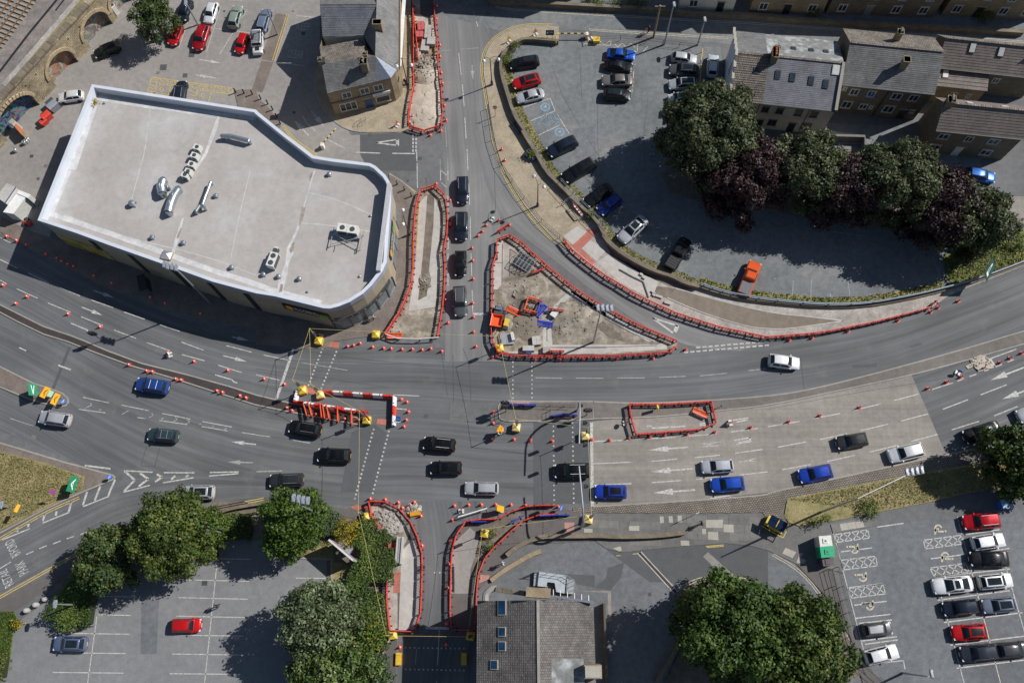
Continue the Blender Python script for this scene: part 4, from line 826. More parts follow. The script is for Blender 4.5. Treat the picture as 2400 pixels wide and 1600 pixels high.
# north row, seen only at the top edge
for i,(a,b,wl,lab,cat_) in enumerate((((1010,-48),(1200,-30),m_stonedark,'dark stone building at the top edge beside the north road corner','building'),
  ((1235,-40),(1420,-28),m_stonedark,'stone terrace at the top edge above the car park barrier','house'),
  ((1590,22),(1716,30),m_pale,'pale rendered house at the top edge above the white terrace','house'),
  ((1755,30),(1925,36),m_stone,'honey stone house at the top edge with twin black doorway','house'),
  ((1935,34),(2185,42),m_stonedark,'dark stone house at the top edge with grey doors and white steps','house'),
  ((2205,36),(2420,46),m_stone,'stone house at the top right corner with white sash windows','house'))):
 hh = 7.6 if i > 1 else 12.0
 A,B = G(*a),G(*b); u = B - A; L = u.length; rz = math.atan2(u.y,u.x); h = thing('row_house',lab,cat_,A,rz,'houses along the top edge'); W = 8.0
 mb = MB(); v = [(0,0,0),(L,0,0),(L,W,0),(0,W,0),(0,0,hh),(L,0,hh),(L,W,hh),(0,W,hh),(0,W / 2,hh + 2.4),(L,W / 2,hh + 2.4)]
 mb.add(v,[(0,1,5,4),(2,3,7,6),(1,2,6,9,5),(3,0,4,8,7)],wl); mb.build('wall',h,local=True)
 for (p0,p1) in (((-.1,-.2),(L + .1,-.2)),((L + .1,W + .2),(-.1,W + .2))):
  rb = MB(); slope(rb,(p0[0],p0[1],hh - .1),(p1[0],p1[1],hh - .1),(p1[0],W / 2,hh + 2.45),(p0[0],W / 2,hh + 2.45),12,m_slate); rb.build('roof',h,local=True)
 n = max(2,int(L / 3.2))
 for k in range(n):
  xx = (k + .5) * L / n
  if k % 3 == 1: door(h,xx,1.0,2.1,m_steel if i == 4 else m_black)
  else: window(h,xx,1.5,1.2,1.4)
  window(h,xx,4.2,1.1,1.4)
gw_ = tag(strip('garden_wall',K(2,0,'1500 95 1750 120') + K(3,0,'-120 130 200 165 700 200 1200 225 1600 245 2352 290'),0.5,0,m_stonedark,h=0.9,sm=0),'low dark stone garden wall along the top street','wall')
gw2 = tag(strip('garden_wall',K(2,0,'-200 -5 0 8 600 40 1250 75 1480 92'),0.5,0,m_stonedark,h=1.0,sm=0),'dark stone wall with railings left along the top street','wall')
# ------------------------------------------------------------------ retail store
ZP,ZR = 7.8,6.55
outer_px = K(0,0,'845 775 2352 1008') + K(1,0,'20 1030 280 1240 530 1430 700 1458 1050 1500 1100 1525') + K(1,1,'1130 -15 1190 40 1225 95 1242 160 1240 280 1200 840 1160 925 1060 1055 980 1130 860 1205 760 1245 680 1265 620 1262 170 1152') + K(0,1,'2352 1125 1950 1018 1600 892 1000 682 700 572 345 455')
out = [G(x,y,ZP) for x,y in outer_px]; store_c = Vector((sum(p.x for p in out) / len(out),sum(p.y for p in out) / len(out),0))
store = thing('retail_store','large flooring store with pale flat roof, white parapet and curved stone corner','store',store_c)
def inset(P,d):
 n = len(P); a = sum(P[i].x * P[(i + 1) % n].y - P[(i + 1) % n].x * P[i].y for i in range(n)); s = 1 if a > 0 else -1; o = []
 for i in range(n):
  e0 = (P[i] - P[i - 1]).normalized(); e1 = (P[(i + 1) % n] - P[i]).normalized(); n0 = Vector((-e0.y,e0.x,0)) * s; n1 = Vector((-e1.y,e1.x,0)) * s
  b = (n0 + n1); b = b / max(0.3,b.dot(n1)) if b.length > 1e-6 else n0
  o.append(P[i] + b * d)
 return o
inn = inset(out,0.42); n = len(out)
ws = inset(out,0.12)
mb = MB(); v = [Vector((p.x,p.y,0)) for p in ws] + [Vector((p.x,p.y,6.6)) for p in ws]; f = [(i,(i + 1) % n,n + (i + 1) % n,n + i) for i in range(n)]
mb.add(v,f,m_clad); mb.build('wall',store)
m_fascia = plain('grey_blue_fascia',(0.3,0.34,0.4),0.5)
mb = MB(); v = [Vector((p.x,p.y,6.6)) for p in out] + [Vector((p.x,p.y,ZP - 0.1)) for p in out] + [Vector((p.x,p.y,6.6)) for p in ws]
mb.add(v,f + [(2 * n + i,i,(i + 1) % n,2 * n + (i + 1) % n) for i in range(n)],m_fascia); mb.build('fascia',store)
mb = MB(); v = [Vector((p.x,p.y,ZP - 0.1)) for p in out] + [Vector((p.x,p.y,ZP)) for p in out] + [Vector((p.x,p.y,ZP)) for p in inn] + [Vector((p.x,p.y,ZR - 0.05)) for p in inn]
ff = []
for k in range(3): ff += [(k * n + i,k * n + (i + 1) % n,(k + 1) * n + (i + 1) % n,(k + 1) * n + i) for i in range(n)]
mb.add(v,ff,m_parapet); mb.build('parapet',store)
mb = MB(); top = [Vector((p.x,p.y,ZR)) for p in inn]; mb.add(top,[tuple(t) if (top[t[1]] - top[t[0]]).cross(top[t[2]] - top[t[0]]).z > 0 else tuple(reversed(t)) for t in tessellate_polygon([top])],m_roof); roof_o = mb.build('flat_roof',store)
def rstain(pts,mat,z=0.006): return sheet('roof_stain',[p for p in pts],ZR + z,mat,roof_o)
rstain(K(1,1,'525 0 545 0 480 200 390 540 340 660 345 760 300 850 290 940 240 1130 190 1120 210 1000 270 850 280 720 370 540 480 180'),m_rooffleck)
for s in ('420 330 455 340 430 450 400 520 390 500','340 650 355 660 345 730 320 760 305 730','225 1040 250 1040 240 1110 210 1120','490 60 520 0 530 0 500 100'): rstain(K(1,1,s),m_roofstain,0.012)
rstain(K(0,1,'1670 440 1690 430 1640 640 1600 760 1570 770 1610 620'),m_rooffleck); rstain(K(0,1,'1660 520 1672 530 1640 620 1620 620'),m_roofstain,0.012)
rstain(K(0,0,'2000 1060 2025 1050 1990 1200 1900 1420 1800 1568 1780 1568 1880 1400 1950 1200'),m_rooffleck)
rstain(K(0,0,'865 880 880 900 800 1060 780 1060'),m_roofstain,0.012)
rstain(K(0,0,'860 950 900 960 700 1560 620 1560'),m_rooffleck,0.004); rstain(K(0,1,'600 0 660 0 480 420 430 430'),m_rooffleck,0.004)
for a_ in (K(0,1,'560 390 1100 600 1880 780 2352 960'),K(1,1,'480 200 760 270 1050 400'),K(0,0,'900 900 1500 1010 2000 1090'),K(0,0,'1380 1000 1330 1400 1280 1568') + K(0,1,'1200 300'),K(1,1,'390 480 680 500 1060 560'),K(0,1,'2300 0 2200 400 2120 800')): strip('membrane_seam',a_,.1,ZR + .008,m_rooffleck,roof_o,sm=1)
for a_ in (K(0,1,'480 400 1200 640 1900 900 2352 1040') + K(1,1,'150 1100 600 1215'),K(0,0,'885 900 1500 1000 2352 1085')): strip('edge_dirt',a_,.7,ZR + .01,m_rooffleck,roof_o,sm=1)
# glazed curved corner, signs and slot windows on the outside face
def wallpt(px,z,d=0.06):
 """nearest point on the store wall to a photo point at height z, pushed out by d, with wall direction"""
 q = G(px[0],px[1],z); best = None
 for i in range(n):
  a,b = ws[i],ws[(i + 1) % n]; ab = Vector((b.x - a.x,b.y - a.y)); t = max(0,min(1,((q.x - a.x) * ab.x + (q.y - a.y) * ab.y) / ab.length_squared))
  p = Vector((a.x + ab.x * t,a.y + ab.y * t)); dd = (p - Vector((q.x,q.y))).length
  if best is None or dd < best[0]: best = (dd,p,ab.normalized(),i + t)
 c = store_c; nn = Vector((best[2].y,-best[2].x))
 if nn.dot(best[1] - Vector((c.x,c.y))) < 0: nn = -nn
 p = best[1] + nn * d; return Vector((p.x,p.y,z)),nn,best[3]
def wallstrip(name,pa,pb,z0,z1,mat,d=0.06,parent=None,th=0.06):
 """panel hugging the wall between two photo points"""
 a,na,ia = wallpt(pa,(z0 + z1) / 2,d); b,nb,ib = wallpt(pb,(z0 + z1) / 2,d)
 if ia > ib: a,b,ia,ib,na,nb = b,a,ib,ia,nb,na
 pts = [(a,na)]
 for i in range(int(math.floor(ia)) + 1,int(math.ceil(ib))):
  e = Vector((ws[i % n].x,ws[i % n].y)); o2 = Vector((out[i % n].x,out[i % n].y)); nn = (o2 - e).normalized(); p = e + nn * d * 1.05; pts.append((Vector((p.x,p.y,0)),nn))
 pts.append((b,nb)); mb = MB()
 for (p,n0),(q,n1) in zip(pts,pts[1:]):
  t0,t1 = Vector((n0.x,n0.y,0)) * th,Vector((n1.x,n1.y,0)) * th
  A0,B0 = Vector((p.x,p.y,z0)),Vector((q.x,q.y,z0)); A1,B1 = Vector((p.x,p.y,z1)),Vector((q.x,q.y,z1))
  mb.add([A0 + t0,B0 + t1,B1 + t1,A1 + t0,A0 - t0,B0 - t1,B1 - t1,A1 - t0],[(0,1,2,3),(3,2,6,7),(4,5,1,0),(4,0,3,7),(1,5,6,2)],mat)
 o = mb.build(name,parent or store); return o,pts
m_shop = glass_mat('shop_glass',(.14,.17,.18))
corner = K(1,1,'725 1390 880 1395 1020 1340 1140 1250 1225 1130 1270 1020')
for pa,pb in zip(corner,corner[1:]):
 o,_ = wallstrip('shop_window',pa,pb,0.3,3.0,m_shop,0.05); wallstrip('fascia_panel',pa,pb,3.0,3.9,m_darkgrey,0.09,o); wallstrip('sill',pa,pb,0.1,0.32,m_steel,0.1,o)
for pa in corner:
 p,nn,_i = wallpt(pa,1.6,0.12); mb = MB(); mb.box(p,(0.16,0.16,3.2),m_darkgrey,math.atan2(nn.y,nn.x)); mb.build('mullion',store)
for s in ('1290 330 1285 500','1290 600 1280 700','1275 720 1270 880'):
 a,b = K(1,1,s); o,_ = wallstrip('shop_window',a,b,0.4,3.0,m_shop,0.05)
def onwall(pa,pb,z0,z1,d):
 a,na,ia = wallpt(pa,(z0 + z1) / 2,d); b,nb,ib = wallpt(pb,(z0 + z1) / 2,d)
 return [Vector((a.x,a.y,z0)),Vector((b.x,b.y,z0)),Vector((b.x,b.y,z1)),Vector((a.x,a.y,z1))]
def signboard(pa,pb,z0,z1):
 o,_ = wallstrip('signboard',pa,pb,z0,z1,m_black,0.12)
 L_ = lambda t: (pa[0] + (pb[0] - pa[0]) * t,pa[1] + (pb[1] - pa[1]) * t)
 quadtext('lettering','FLOORING',onwall(L_(.25),L_(.72),z0 + .45,z1 - .3,0.2),m_wht,o)
 q = onwall(L_(.05),L_(.22),z0 + .2,z1 - .1,0.2); c = sum(q,Vector()) / 4; ux = (q[1] - q[0]) / 2; uz = (q[3] - q[0]) / 2; mb = MB()
 mb.add([c + ux * math.cos(t * .3927) + uz * math.sin(t * .3927) for t in range(16)],[tuple(range(16))],m_amber); mb.build('logo_disc',o)
 q = onwall(L_(.75),L_(.97),z0 + .15,z1 - .7,0.2); mb = MB(); mb.add(q,[(0,1,2,3)],plain('sign_leaf_green',(0.12,0.35,0.06))); mb.build('green_panel',o)
signboard(*K(1,1,'235 1290 670 1385'),3.6,5.4); signboard(*K(1,1,'1228 800 1262 480'),4.6,6.4)
for t_,pa,pb in (('CARPET',corner[0],corner[1]),('VINYL',corner[1],corner[2]),('LVT',corner[2],corner[3]),('LAMINATE',corner[3],corner[4])):
 L_ = lambda t: (pa[0] + (pb[0] - pa[0]) * t,pa[1] + (pb[1] - pa[1]) * t)
 quadtext('lettering',t_,onwall(L_(.15),L_(.8),3.25,3.65,0.17),m_wht,store)
for s in ('1200 870 1300 950','1595 1010 1690 1085','1915 1110 2030 1195','2255 1205 2352 1290','860 730 960 810'):
 a,b = K(0,1,s); c_ = ((a[0] + b[0]) / 2,(a[1] + b[1]) / 2); wallstrip('slot_window',(c_[0] - 6,c_[1] - 2),(c_[0] + 6,c_[1] + 2),0.5,6.0,m_black,0.05)
m_mural = ground_mat('mural_paint',(0.4,0.28,0.06),var=0.5,big=0.5,tint=(0.15,0.35,0.2))
wallstrip('mural',*K(0,1,'500 600 1000 800'),0.3,3.4,m_mural,0.05)
mb = MB(); a_,_,_ = wallpt(K(1,1,'1235 500')[0],5.5,-0.3); mb.box((a_.x - 0.2,a_.y - 1.5,7.75),(0.5,12.0,1.3),plain('grey_sign_back',(0.4,0.4,0.42)),R(-4)); mb.build('sign_backboard',store)
# roof plant
def unit(pxs,label,z=ZR): p = G(*pxs,z + 0.5); return thing('roof_unit',label,'roof plant',(p.x,p.y,z),0)
def duct(pts,r,label,mat=m_duct,z=ZR + 0.7):
 P_ = [G(x,y,z) for x,y in pts]; t = thing('roof_duct',label,'duct',(P_[0].x,P_[0].y,ZR)); mb = MB(); mb.tube(P_,r,mat,12); mb.build('pipe',t,smooth=True)
 for p in (P_[0],P_[-1]): b = MB(); b.tube([(p.x,p.y,ZR),(p.x,p.y,z + r * .5)],r * .7,mat,10); b.build('riser',t,smooth=True)
 for p in P_[1:-1]: b = MB(); b.tube([p + Vector((-.02,0,0)),p + Vector((.02,0,0))],r * 1.15,mat,12); b.build('collar',t)
 return t
duct(K(0,0,'2040 1250 2120 1252 2210 1275 2290 1295'),0.32,'horizontal silver duct near the roof centre, elbow at its left end')
duct(K(0,1,'1935 105 1910 180 1885 240 1860 310 1880 340'),0.22,'thin bright steel duct leaning north on the store roof')
duct(K(0,1,'1640 170 1600 230 1570 300 1550 380'),0.55,'fat grey duct with rounded end west of the roof seam')
duct(K(0,1,'1500 90 1480 150 1490 210'),0.6,'bulbous grey fan cowl duct with square side box')
duct(K(0,1,'1835 320 1815 350 1800 375'),0.2,'short steel elbow pipe at the foot of the thin duct')
b_ = duct(K(0,1,'1520 150 1545 150'),0.25,'stubby side outlet beside the bulbous cowl')
for i,(x,y) in enumerate(K(0,0,'1820 1365 1795 1440 1770 1520') + K(0,1,'1738 20 1710 50')):
 p = G(x,y,ZR + .5); t = thing('condenser_unit','white condenser box, %s of five stepped in a line up the roof' % ('topmost','second from top','middle one','second from bottom','lowest')[i],'condenser',(p.x,p.y,ZR),R(-20),'condensers in line on the store roof')
 mb = MB(); mb.box((0,0,.55),(.95,.75,.8),m_acwhite); mb.box((0,0,.08),(.8,.5,.14),m_darkgrey); mb.build('casing',t,local=True); mb = MB(); mb.tube([(0.05,-.38,.55),(0.05,-.41,.55)],.28,m_darkgrey,14); mb.build('fan',t,local=True); mb = MB(); mb.tube([(0,0,.955),(0,0,.97)],.27,m_darkgrey,14); mb.build('fan',t,local=True)
def acbox(p,label,rz,d,fans):
 t = thing('condenser_unit',label,'condenser',(p.x,p.y,ZR),rz); mb = MB(); mb.box((0,0,d[2] / 2 + .15),d,m_acwhite); mb.box((0,0,.08),(d[0] * .8,d[1] * .6,.14),m_darkgrey); mb.build('casing',t,local=True)
 for k in range(fans): mb = MB(); mb.tube([(-d[0] / 2 + d[0] * (k + .5) / fans,0,d[2] + .15),(-d[0] / 2 + d[0] * (k + .5) / fans,0,d[2] + .19)],.33,m_darkgrey,14); mb.build('fan',t,local=True)
 mb = MB(); mb.box((0,-d[1] / 2 - .01,d[2] / 2 + .15),(d[0] * .9,.02,d[2] * .8),m_darkgrey); mb.build('grille',t,local=True); return t
acbox(G(*K(1,1,'160 830')[0],ZR + .6),'large twin fan condenser left of the stained roof seam',R(75),(1.9,1.0,1.1),2)
acbox(G(*K(1,1,'185 745')[0],ZR + .6),'slim white condenser behind the twin fan unit',R(75),(1.0,.45,.9),1)
fr_ = G(*K(1,1,'830 630')[0],ZR + .6); t = thing('roof_frame','tubular support frame carrying two condensers on east roof','frame',(fr_.x,fr_.y,ZR),R(-8)); mb = MB()
for x_ in (-1.9,1.9):
 for y_ in (-1.0,1.0): mb.tube([(x_,y_,0),(x_,y_,.5)],.05,m_steel,6)
 mb.bar((x_,-1.3,.5),(x_,1.5,.5),.08,.08,m_steel); mb.bar((x_ * .7,-1.6,.1),(x_ * .7,-.8,.1),.06,.06,m_steel)
mb.bar((-1.9,-.9,.5),(1.9,.6,.5),.07,.07,m_steel); mb.bar((-1.9,.6,.5),(1.9,-.9,.5),.07,.07,m_steel); mb.bar((-1.9,.6,.52),(1.9,.6,.52),.5,.04,m_steel); mb.build('frame',t,local=True)
acbox(G(*K(1,1,'800 535')[0],ZR + .9),'left condenser on the tubular roof frame',R(-8),(1.3,1.1,1.2),1); acbox(G(*K(1,1,'890 550')[0],ZR + .9),'right condenser on the tubular roof frame',R(-8),(1.3,1.1,1.2),1)
for s,lab in ((K(0,1,'1215 305')[0],'round mushroom vent alone on the western roof'),(K(0,1,'1395 610')[0],'small square vent with pipe on western roof'),(K(0,1,'1980 228')[0],'small pipe vent right of the thin duct'),(K(0,1,'1680 660')[0],'small pipe vent by the lower roof seam'),(K(0,1,'2125 885')[0],'small pipe vent near the south parapet'),(K(1,1,'395 990')[0],'lead covered vent near the southern parapet'),(K(1,1,'670 30')[0],'twin flue vent at the northern roof edge'),(K(1,1,'205 968')[0],'white hooded vent beside the roof seam'),(K(1,1,'65 950')[0],'grey hooded vent west of the white one'),(K(1,1,'1050 408')[0],'tiny roof outlet near the east parapet'),(K(1,1,'950 965')[0],'tiny roof outlet above the curved corner'),(K(0,0,'950 940')[0],'tiny dark roof outlet near the northwest corner'),(K(1,1,'470 1105')[0],'tiny roof outlet above the south parapet')):
 p = G(*s,ZR + .3); t = thing('roof_vent',lab,'vent',(p.x,p.y,ZR)); k_ = .45 if 'mushroom' in lab else (.14 if 'tiny' in lab else .3); mb = MB()
 mb.lathe((0,0,0),[(k_ * .6,0),(k_ * .6,k_),(k_,k_ * 1.05),(k_ * .9,k_ * 1.5),(k_ * .3,k_ * 1.8)],m_duct,12); mb.build('cowl',t,local=True,smooth=True); mb = MB(); mb.box((0,0,.04),(k_ * 1.8,k_ * 1.8,.08),m_lead); mb.build('flashing',t,local=True)
p = G(*K(0,1,'1530 770')[0],ZR + .4); t = thing('rooflight_hatch','pyramid steel roof hatch close to the south parapet','roof hatch',(p.x,p.y,ZR),R(-14)); mb = MB(); mb.box((0,0,.15),(1.3,1.1,.3),m_wood); mb.build('upstand',t,local=True); mb = MB(); mb.add([(-.6,-.5,.3),(.6,-.5,.3),(.6,.5,.3),(-.6,.5,.3),(0.1,0,.75)],[(0,1,4),(1,2,4),(2,3,4),(3,0,4)],m_duct); mb.build('cap',t,local=True)
# ------------------------------------------------------------------ corner pub: three joined roofs over stone walls
pw = thing('corner_pub','old stone corner shop with slate hip roofs, lead cone corner and blue door','building',G(*K(1,0,'980 960')[0]))
def pface(mb,pts,mat,courses=0):
 P_ = [G(*K(1,0,'%f %f' % (a,b))[0],z) for a,b,z in pts]
 if courses and len(P_) == 4: slope(mb,*P_,courses,mat)
 else:
  nn = (P_[1] - P_[0]).cross(P_[2] - P_[0]); mb.add(P_,[tuple(range(len(P_))) if nn.z > 0 else tuple(reversed(range(len(P_))))],mat)
ZE,ZT = 5.4,7.8
def proof(name,pts,mat,c=0,par=pw): mb = MB(); pface(mb,pts,mat,c); return mb.build(name,par)
proof('roof',[(655,858,ZE),(1128,745,ZE),(1095,512,ZT),(605,592,ZT)],m_slate,16)
proof('roof',[(1085,500,ZE + .6),(585,432,ZE + .2),(605,592,ZT),(1095,512,ZT)],m_slatebrown,8)
proof('roof',[(585,432,ZE + .2),(930,368,ZE + .6),(1085,500,ZE + .6),(800,520,ZE + .9)],m_slatebrown)
proof('roof',[(1128,745,ZE),(1238,718,ZE),(1285,672,ZE),(1302,632,ZE),(1095,512,ZT)],m_lead)
proof('roof',[(1302,640,ZE),(1316,-80,ZE),(1112,-80,ZT),(1097,512,ZT)],m_slate,14)
proof('roof',[(1097,512,ZT),(1112,-80,ZT),(985,-80,ZE + .3),(985,330,ZE + .3)],m_slate,8)
proof('roof',[(612,338,ZE + .4),(985,326,ZE + .4),(1105,50,ZT + .2),(592,50,ZT + .2)],m_slateblue,14)
proof('roof',[(1105,44,ZT + .2),(1040,-120,ZE),(592,-120,ZE),(592,46,ZT + .2)],m_slate,8)
mb = MB(); w_ring = [(655,862),(1128,750),(1236,722),(1283,676),(1300,640),(1312,-80),(600,-120),(590,50),(612,338),(585,440)]
P_ = [G(*K(1,0,'%f %f' % q)[0],ZE - .05) for q in w_ring]; N_ = len(P_); v = [Vector((p.x,p.y,0)) for p in P_] + [Vector((p.x,p.y,ZE)) for p in P_]
mb.add(v,[(i,(i + 1) % N_,N_ + (i + 1) % N_,N_ + i) for i in range(N_)],m_stone); mb.build('wall',pw)
mb = MB(); a,b = [G(*q,ZE + .4) for q in K(1,0,'615 342 985 330')]; mb.add([Vector((a.x,a.y,2)),Vector((b.x,b.y,2)),b,a],[(0,1,2,3)],m_pale); mb.build('rendered_wall',pw)
S0,S1 = P_[0],P_[1]; rzw = math.atan2(S1.y - S0.y,S1.x - S0.x); Lw = (S1 - S0).length
pf = pw; inv = None
def pub_local(name): return None
hp = (S0,rzw)
class _Sh: pass
def pubpart(fn):
 before = set(bpy.data.objects); fn(); M_ = pmat(pw).inverted() @ Matrix.Translation((S0.x,S0.y,0)) @ Matrix.Rotation(rzw,4,'Z')
 for o in set(bpy.data.objects) - before:
  if o.parent == pw: o.matrix_basis = M_
pubpart(lambda: [window(pw,Lw * x_,4.1,1.3,1.2) for x_ in (.34,.69,.96)])
pubpart(lambda: [window(pw,Lw * .3,1.5,2.4,1.7,mull=2),door(pw,Lw * .7,1.1,2.2,m_bluedoor),window(pw,Lw * .99,1.4,2.0,1.3,mull=0,glass=m_black)])
pubpart(lambda: [MB_sign()] if False else None)
sg = MB(); sg.box((Lw * .99,-0.12,2.75),(2.5,.14,.55),m_wht); so = sg.build('shop_sign',pw,local=True); so.matrix_basis = pmat(pw).inverted() @ Matrix.Translation((S0.x,S0.y,0)) @ Matrix.Rotation(rzw,4,'Z')
Mx = Matrix.Translation((S0.x,S0.y,0)) @ Matrix.Rotation(rzw,4,'Z')
quadtext('lettering','PRICE',[Mx @ Vector(q) for q in ((Lw * .99 - 1.0,-.2,2.6),(Lw * .99 + .1,-.2,2.6),(Lw * .99 + .1,-.2,2.9),(Lw * .99 - 1.0,-.2,2.9))],m_signblue,so)
mb = MB(); mb.box((Lw * .5,-.08,3.05),(Lw,.12,.16),m_stonedark); so = mb.build('string_course',pw,local=True); so.matrix_basis = pmat(pw).inverted() @ Mx
for s,z0,z1,sx,sy,mt,np_ in (('985 560',6.6,8.6,.9,.9,m_stonedark,2),('1110 200',6.8,9.0,1.1,.7,m_stone,0),('600 545',6.2,8.4,.9,.6,m_slatebrown,1),('1000 490',7.2,8.3,.5,.5,m_stone,1)):
 p = pmat(pw).inverted() @ G(*K(1,0,s)[0],z1); chimney(pw,p.x,p.y,z0,z1,sx,sy,mt,np_,m_flag2)
mb = MB(); mb.tube([G(*K(1,0,'1316 %d' % y_)[0],ZE + .02) for y_ in (-60,200,640)],.07,m_black,6); mb.build('gutter',pw);
aw = G(*K(1,0,'1345 230')[0],2.8); mb = MB(); mb.box(aw,(.5,14,.12),m_wht,R(-1)); mb.build('awning_fascia',pw)
# ------------------------------------------------------------------ building under the camera
A,B,D = G(*B8('215 1700')[0],9.0),G(*B8('1635 1700')[0],9.0),G(*B8('215 560')[0],9.0)
h = thing('slate_roofed_hall','long stone building with mottled slate roof and rooflights beside south road','building',(A.x,A.y,0),math.atan2(B.y - A.y,B.x - A.x)); L = (B - A).length; u = (B - A).normalized(); Wd = (D - A).dot(Vector((-u.y,u.x,0))); zr_ = 11.6; xr = (pmat(h).inverted() @ G(*B8('950 1000')[0],zr_)).x
mb = MB(); v = [(0,0,0),(L,0,0),(L,Wd,0),(0,Wd,0),(0,0,9),(L,0,9),(L,Wd,9),(0,Wd,9),(xr,0,zr_ - .04),(xr,Wd,zr_ - .04)]; mb.add(v,[(1,2,6,5),(3,0,4,7),(0,1,5,8,4),(2,3,7,9,6)],m_stonedark); mb.build('wall',h,local=True)
mb = MB(); slope(mb,(-.2,Wd,8.9),(-.2,0,8.9),(xr,0,zr_),(xr,Wd,zr_),34,m_hallslate); rl = mb.build('roof',h,local=True); mb = MB(); slope(mb,(L + .2,0,8.9),(L + .2,Wd,8.9),(xr,Wd,zr_),(xr,0,zr_),32,m_hallslate); mb.build('roof',h,local=True)
mb = MB(); mb.bar((xr,0,zr_ + .03),(xr,Wd,zr_ + .03),.3,.08,m_kerb); mb.build('ridge_tiles',h,local=True)
hi = pmat(h).inverted()
for s,w_,h_ in (('508 642',.9,1.5),('510 938',.8,.9),('510 1115',.8,.9),('412 1345',.8,.9)):
 q = hi @ G(*B8(s)[0],10.2); z = 9 + (zr_ - 9) * q.x / xr; t_ = Vector((xr,0,zr_ - 9)).normalized(); nn = Vector((-t_.z,0,t_.x)); Mx_ = Matrix((t_,Vector((0,1,0)),nn)).transposed(); mb = MB(); mb.box(Vector((q.x,q.y,z)) + nn * .08,(w_ + .05,h_ + .05,.14),m_flag2,M=Mx_); o = mb.build('skylight',h,local=True); mb = MB(); mb.box(Vector((q.x,q.y,z)) + nn * .14,(w_ - .1,h_ - .1,.06),glass_mat('blue_sky_glass',(.012,.045,.1)),M=Mx_); mb.build('pane',o,local=True)
q0,q1 = hi @ G(*B8('800 450')[0],12.0),hi @ G(*B8('1100 470')[0],12.0); mb = MB(); mb.bar((q0.x,q0.y,10.6),(q1.x,q1.y,10.6),1.0,2.8,m_stone); mb.build('chimney',h,local=True)
q0,q1 = hi @ G(*B8('440 420')[0],10.0),hi @ G(*B8('790 470')[0],10.6); mb = MB(); mb.bar((q0.x,q0.y,9.4),(q1.x,q1.y,10.2),.5,1.0,m_stonedark); mb.build('parapet',h,local=True)
pts = [hi @ G(*p,9.6) for p in smooth_line(B8('300 560 300 480 360 420 440 400'))]; mb = MB(); mb.tube([Vector((p.x,p.y,9.4)) for p in pts],.35,m_kerb,8); mb.build('curved_parapet',h,local=True)
q0,q1 = hi @ G(*B8('1110 500')[0],9.6),hi @ G(*B8('1630 585')[0],9.6); mb = MB(); mb.bar(q0,q1,.22,.3,m_lead); mb.build('lead_flashing',h,local=True)
for k in range(6):
 c = q0.lerp(q1,(k + .3) / 6); mb = MB(); mb.box((c.x,c.y + .35,9.5),(.07,.7,.1),m_wht); mb.build('bracket',h,local=True)
q = hi @ G(*B8('1300 1500')[0],11.2); mb = MB(); mb.box((q.x,q.y,10.4),(3.4,3.4,1.2),m_slate); mb.add([(q.x - 1.8,q.y - 1.8,11.01),(q.x + 1.8,q.y - 1.8,11.01),(q.x + 1.8,q.y + 1.8,11.01),(q.x - 1.8,q.y + 1.8,11.01)],[(0,1,2,3)],m_moss); mb.build('dormer',h,local=True)
q = hi @ G(*B8('1620 1430')[0],12.0); mb = MB(); mb.box((q.x,q.y,10.6),(1.8,1.3,2.8),m_stone); mb.box((q.x,q.y,12.05),(1.6,1.1,.12),m_flag2); mb.build('chimney',h,local=True)
q0,q1 = hi @ G(*B8('1760 590')[0],1.2),hi @ G(*B8('1790 1600')[0],1.2); mb = MB(); mb.bar((q0.x,q0.y,.6),(q1.x,q1.y,.6),.25,1.2,m_stonedark); o = mb.build('area_wall',h,local=True)
# steps and ramp with railings on the hall's north side
rp = G(*B8('1130 330')[0],.4); t = thing('access_ramp','grey metal access ramp and steps with railings north of slate hall','ramp',(rp.x,rp.y,0)); mb = MB()
mb.prism([G(x,y,.8) for x,y in B8('940 380 960 200 1290 245 1275 470 1170 450 1150 340 1060 330 1050 390')],0,.8,plain('pale_grey_deck',(.36,.4,.44),.6)); mb.build('deck',t); mb = MB(); mb.prism([G(x,y,.5) for x,y in B8('900 205 955 210 945 370 890 380')],0,.5,m_steel); mb.prism([G(x,y,.5) for x,y in B8('1300 290 1395 310 1380 480 1285 470')],0,.5,m_steel); mb.build('landing',t)
rl_ = B8('900 205 960 200 1290 245 1395 310 1380 480'); mb = MB()
for a,b in zip(rl_,rl_[1:]):
 a,b = G(*a,1.8),G(*b,1.8); mb.tube([a,b],.03,m_steel,6); mb.tube([a - Vector((0,0,.5)),b - Vector((0,0,.5))],.025,m_steel,6)
 for k in range(4): p = a.lerp(b,k / 3); mb.tube([p,Vector((p.x,p.y,.4))],.025,m_steel,6)
mb.build('railing',t)
# ------------------------------------------------------------------ railway on its arched retaining wall
ZD = 5.5
m_rock = brick_mat('quarried_stone_wall',(0.37,0.3,0.195),(0.26,0.21,0.14),(0.14,0.115,0.08),0.7,0.32,0.03,vertical=True,patch=0.5)
m_ballast = ground_mat('ballast',(0.19,0.172,0.16),var=0.25,speck=0.5,stain=0.5,big=0.3,tint=(0.22,0.18,0.155))
m_vou = ground_mat('voussoir_stone',(0.4,0.32,0.2),var=0.25,big=0.8)
wa,wb = G(*W1('-500 2420')[0],ZD),G(*W1('1740 -20')[0],ZD); wd = (wb - wa).normalized(); wn = Vector((wd.y,-wd.x,0)); wrz = math.atan2(wd.y,wd.x)
wb = wb + wd * 25; wa = wa - wd * 15; LW = (wb - wa).length
mb = MB(); poly = [wa - wn * 1.0,wb - wn * 1.0,wb - wn * 90,wa - wn * 90]; mb.prism(poly,-0.5,ZD - 0.06,m_ballast); tag(mb.build('rail_embankment'),kind='structure')
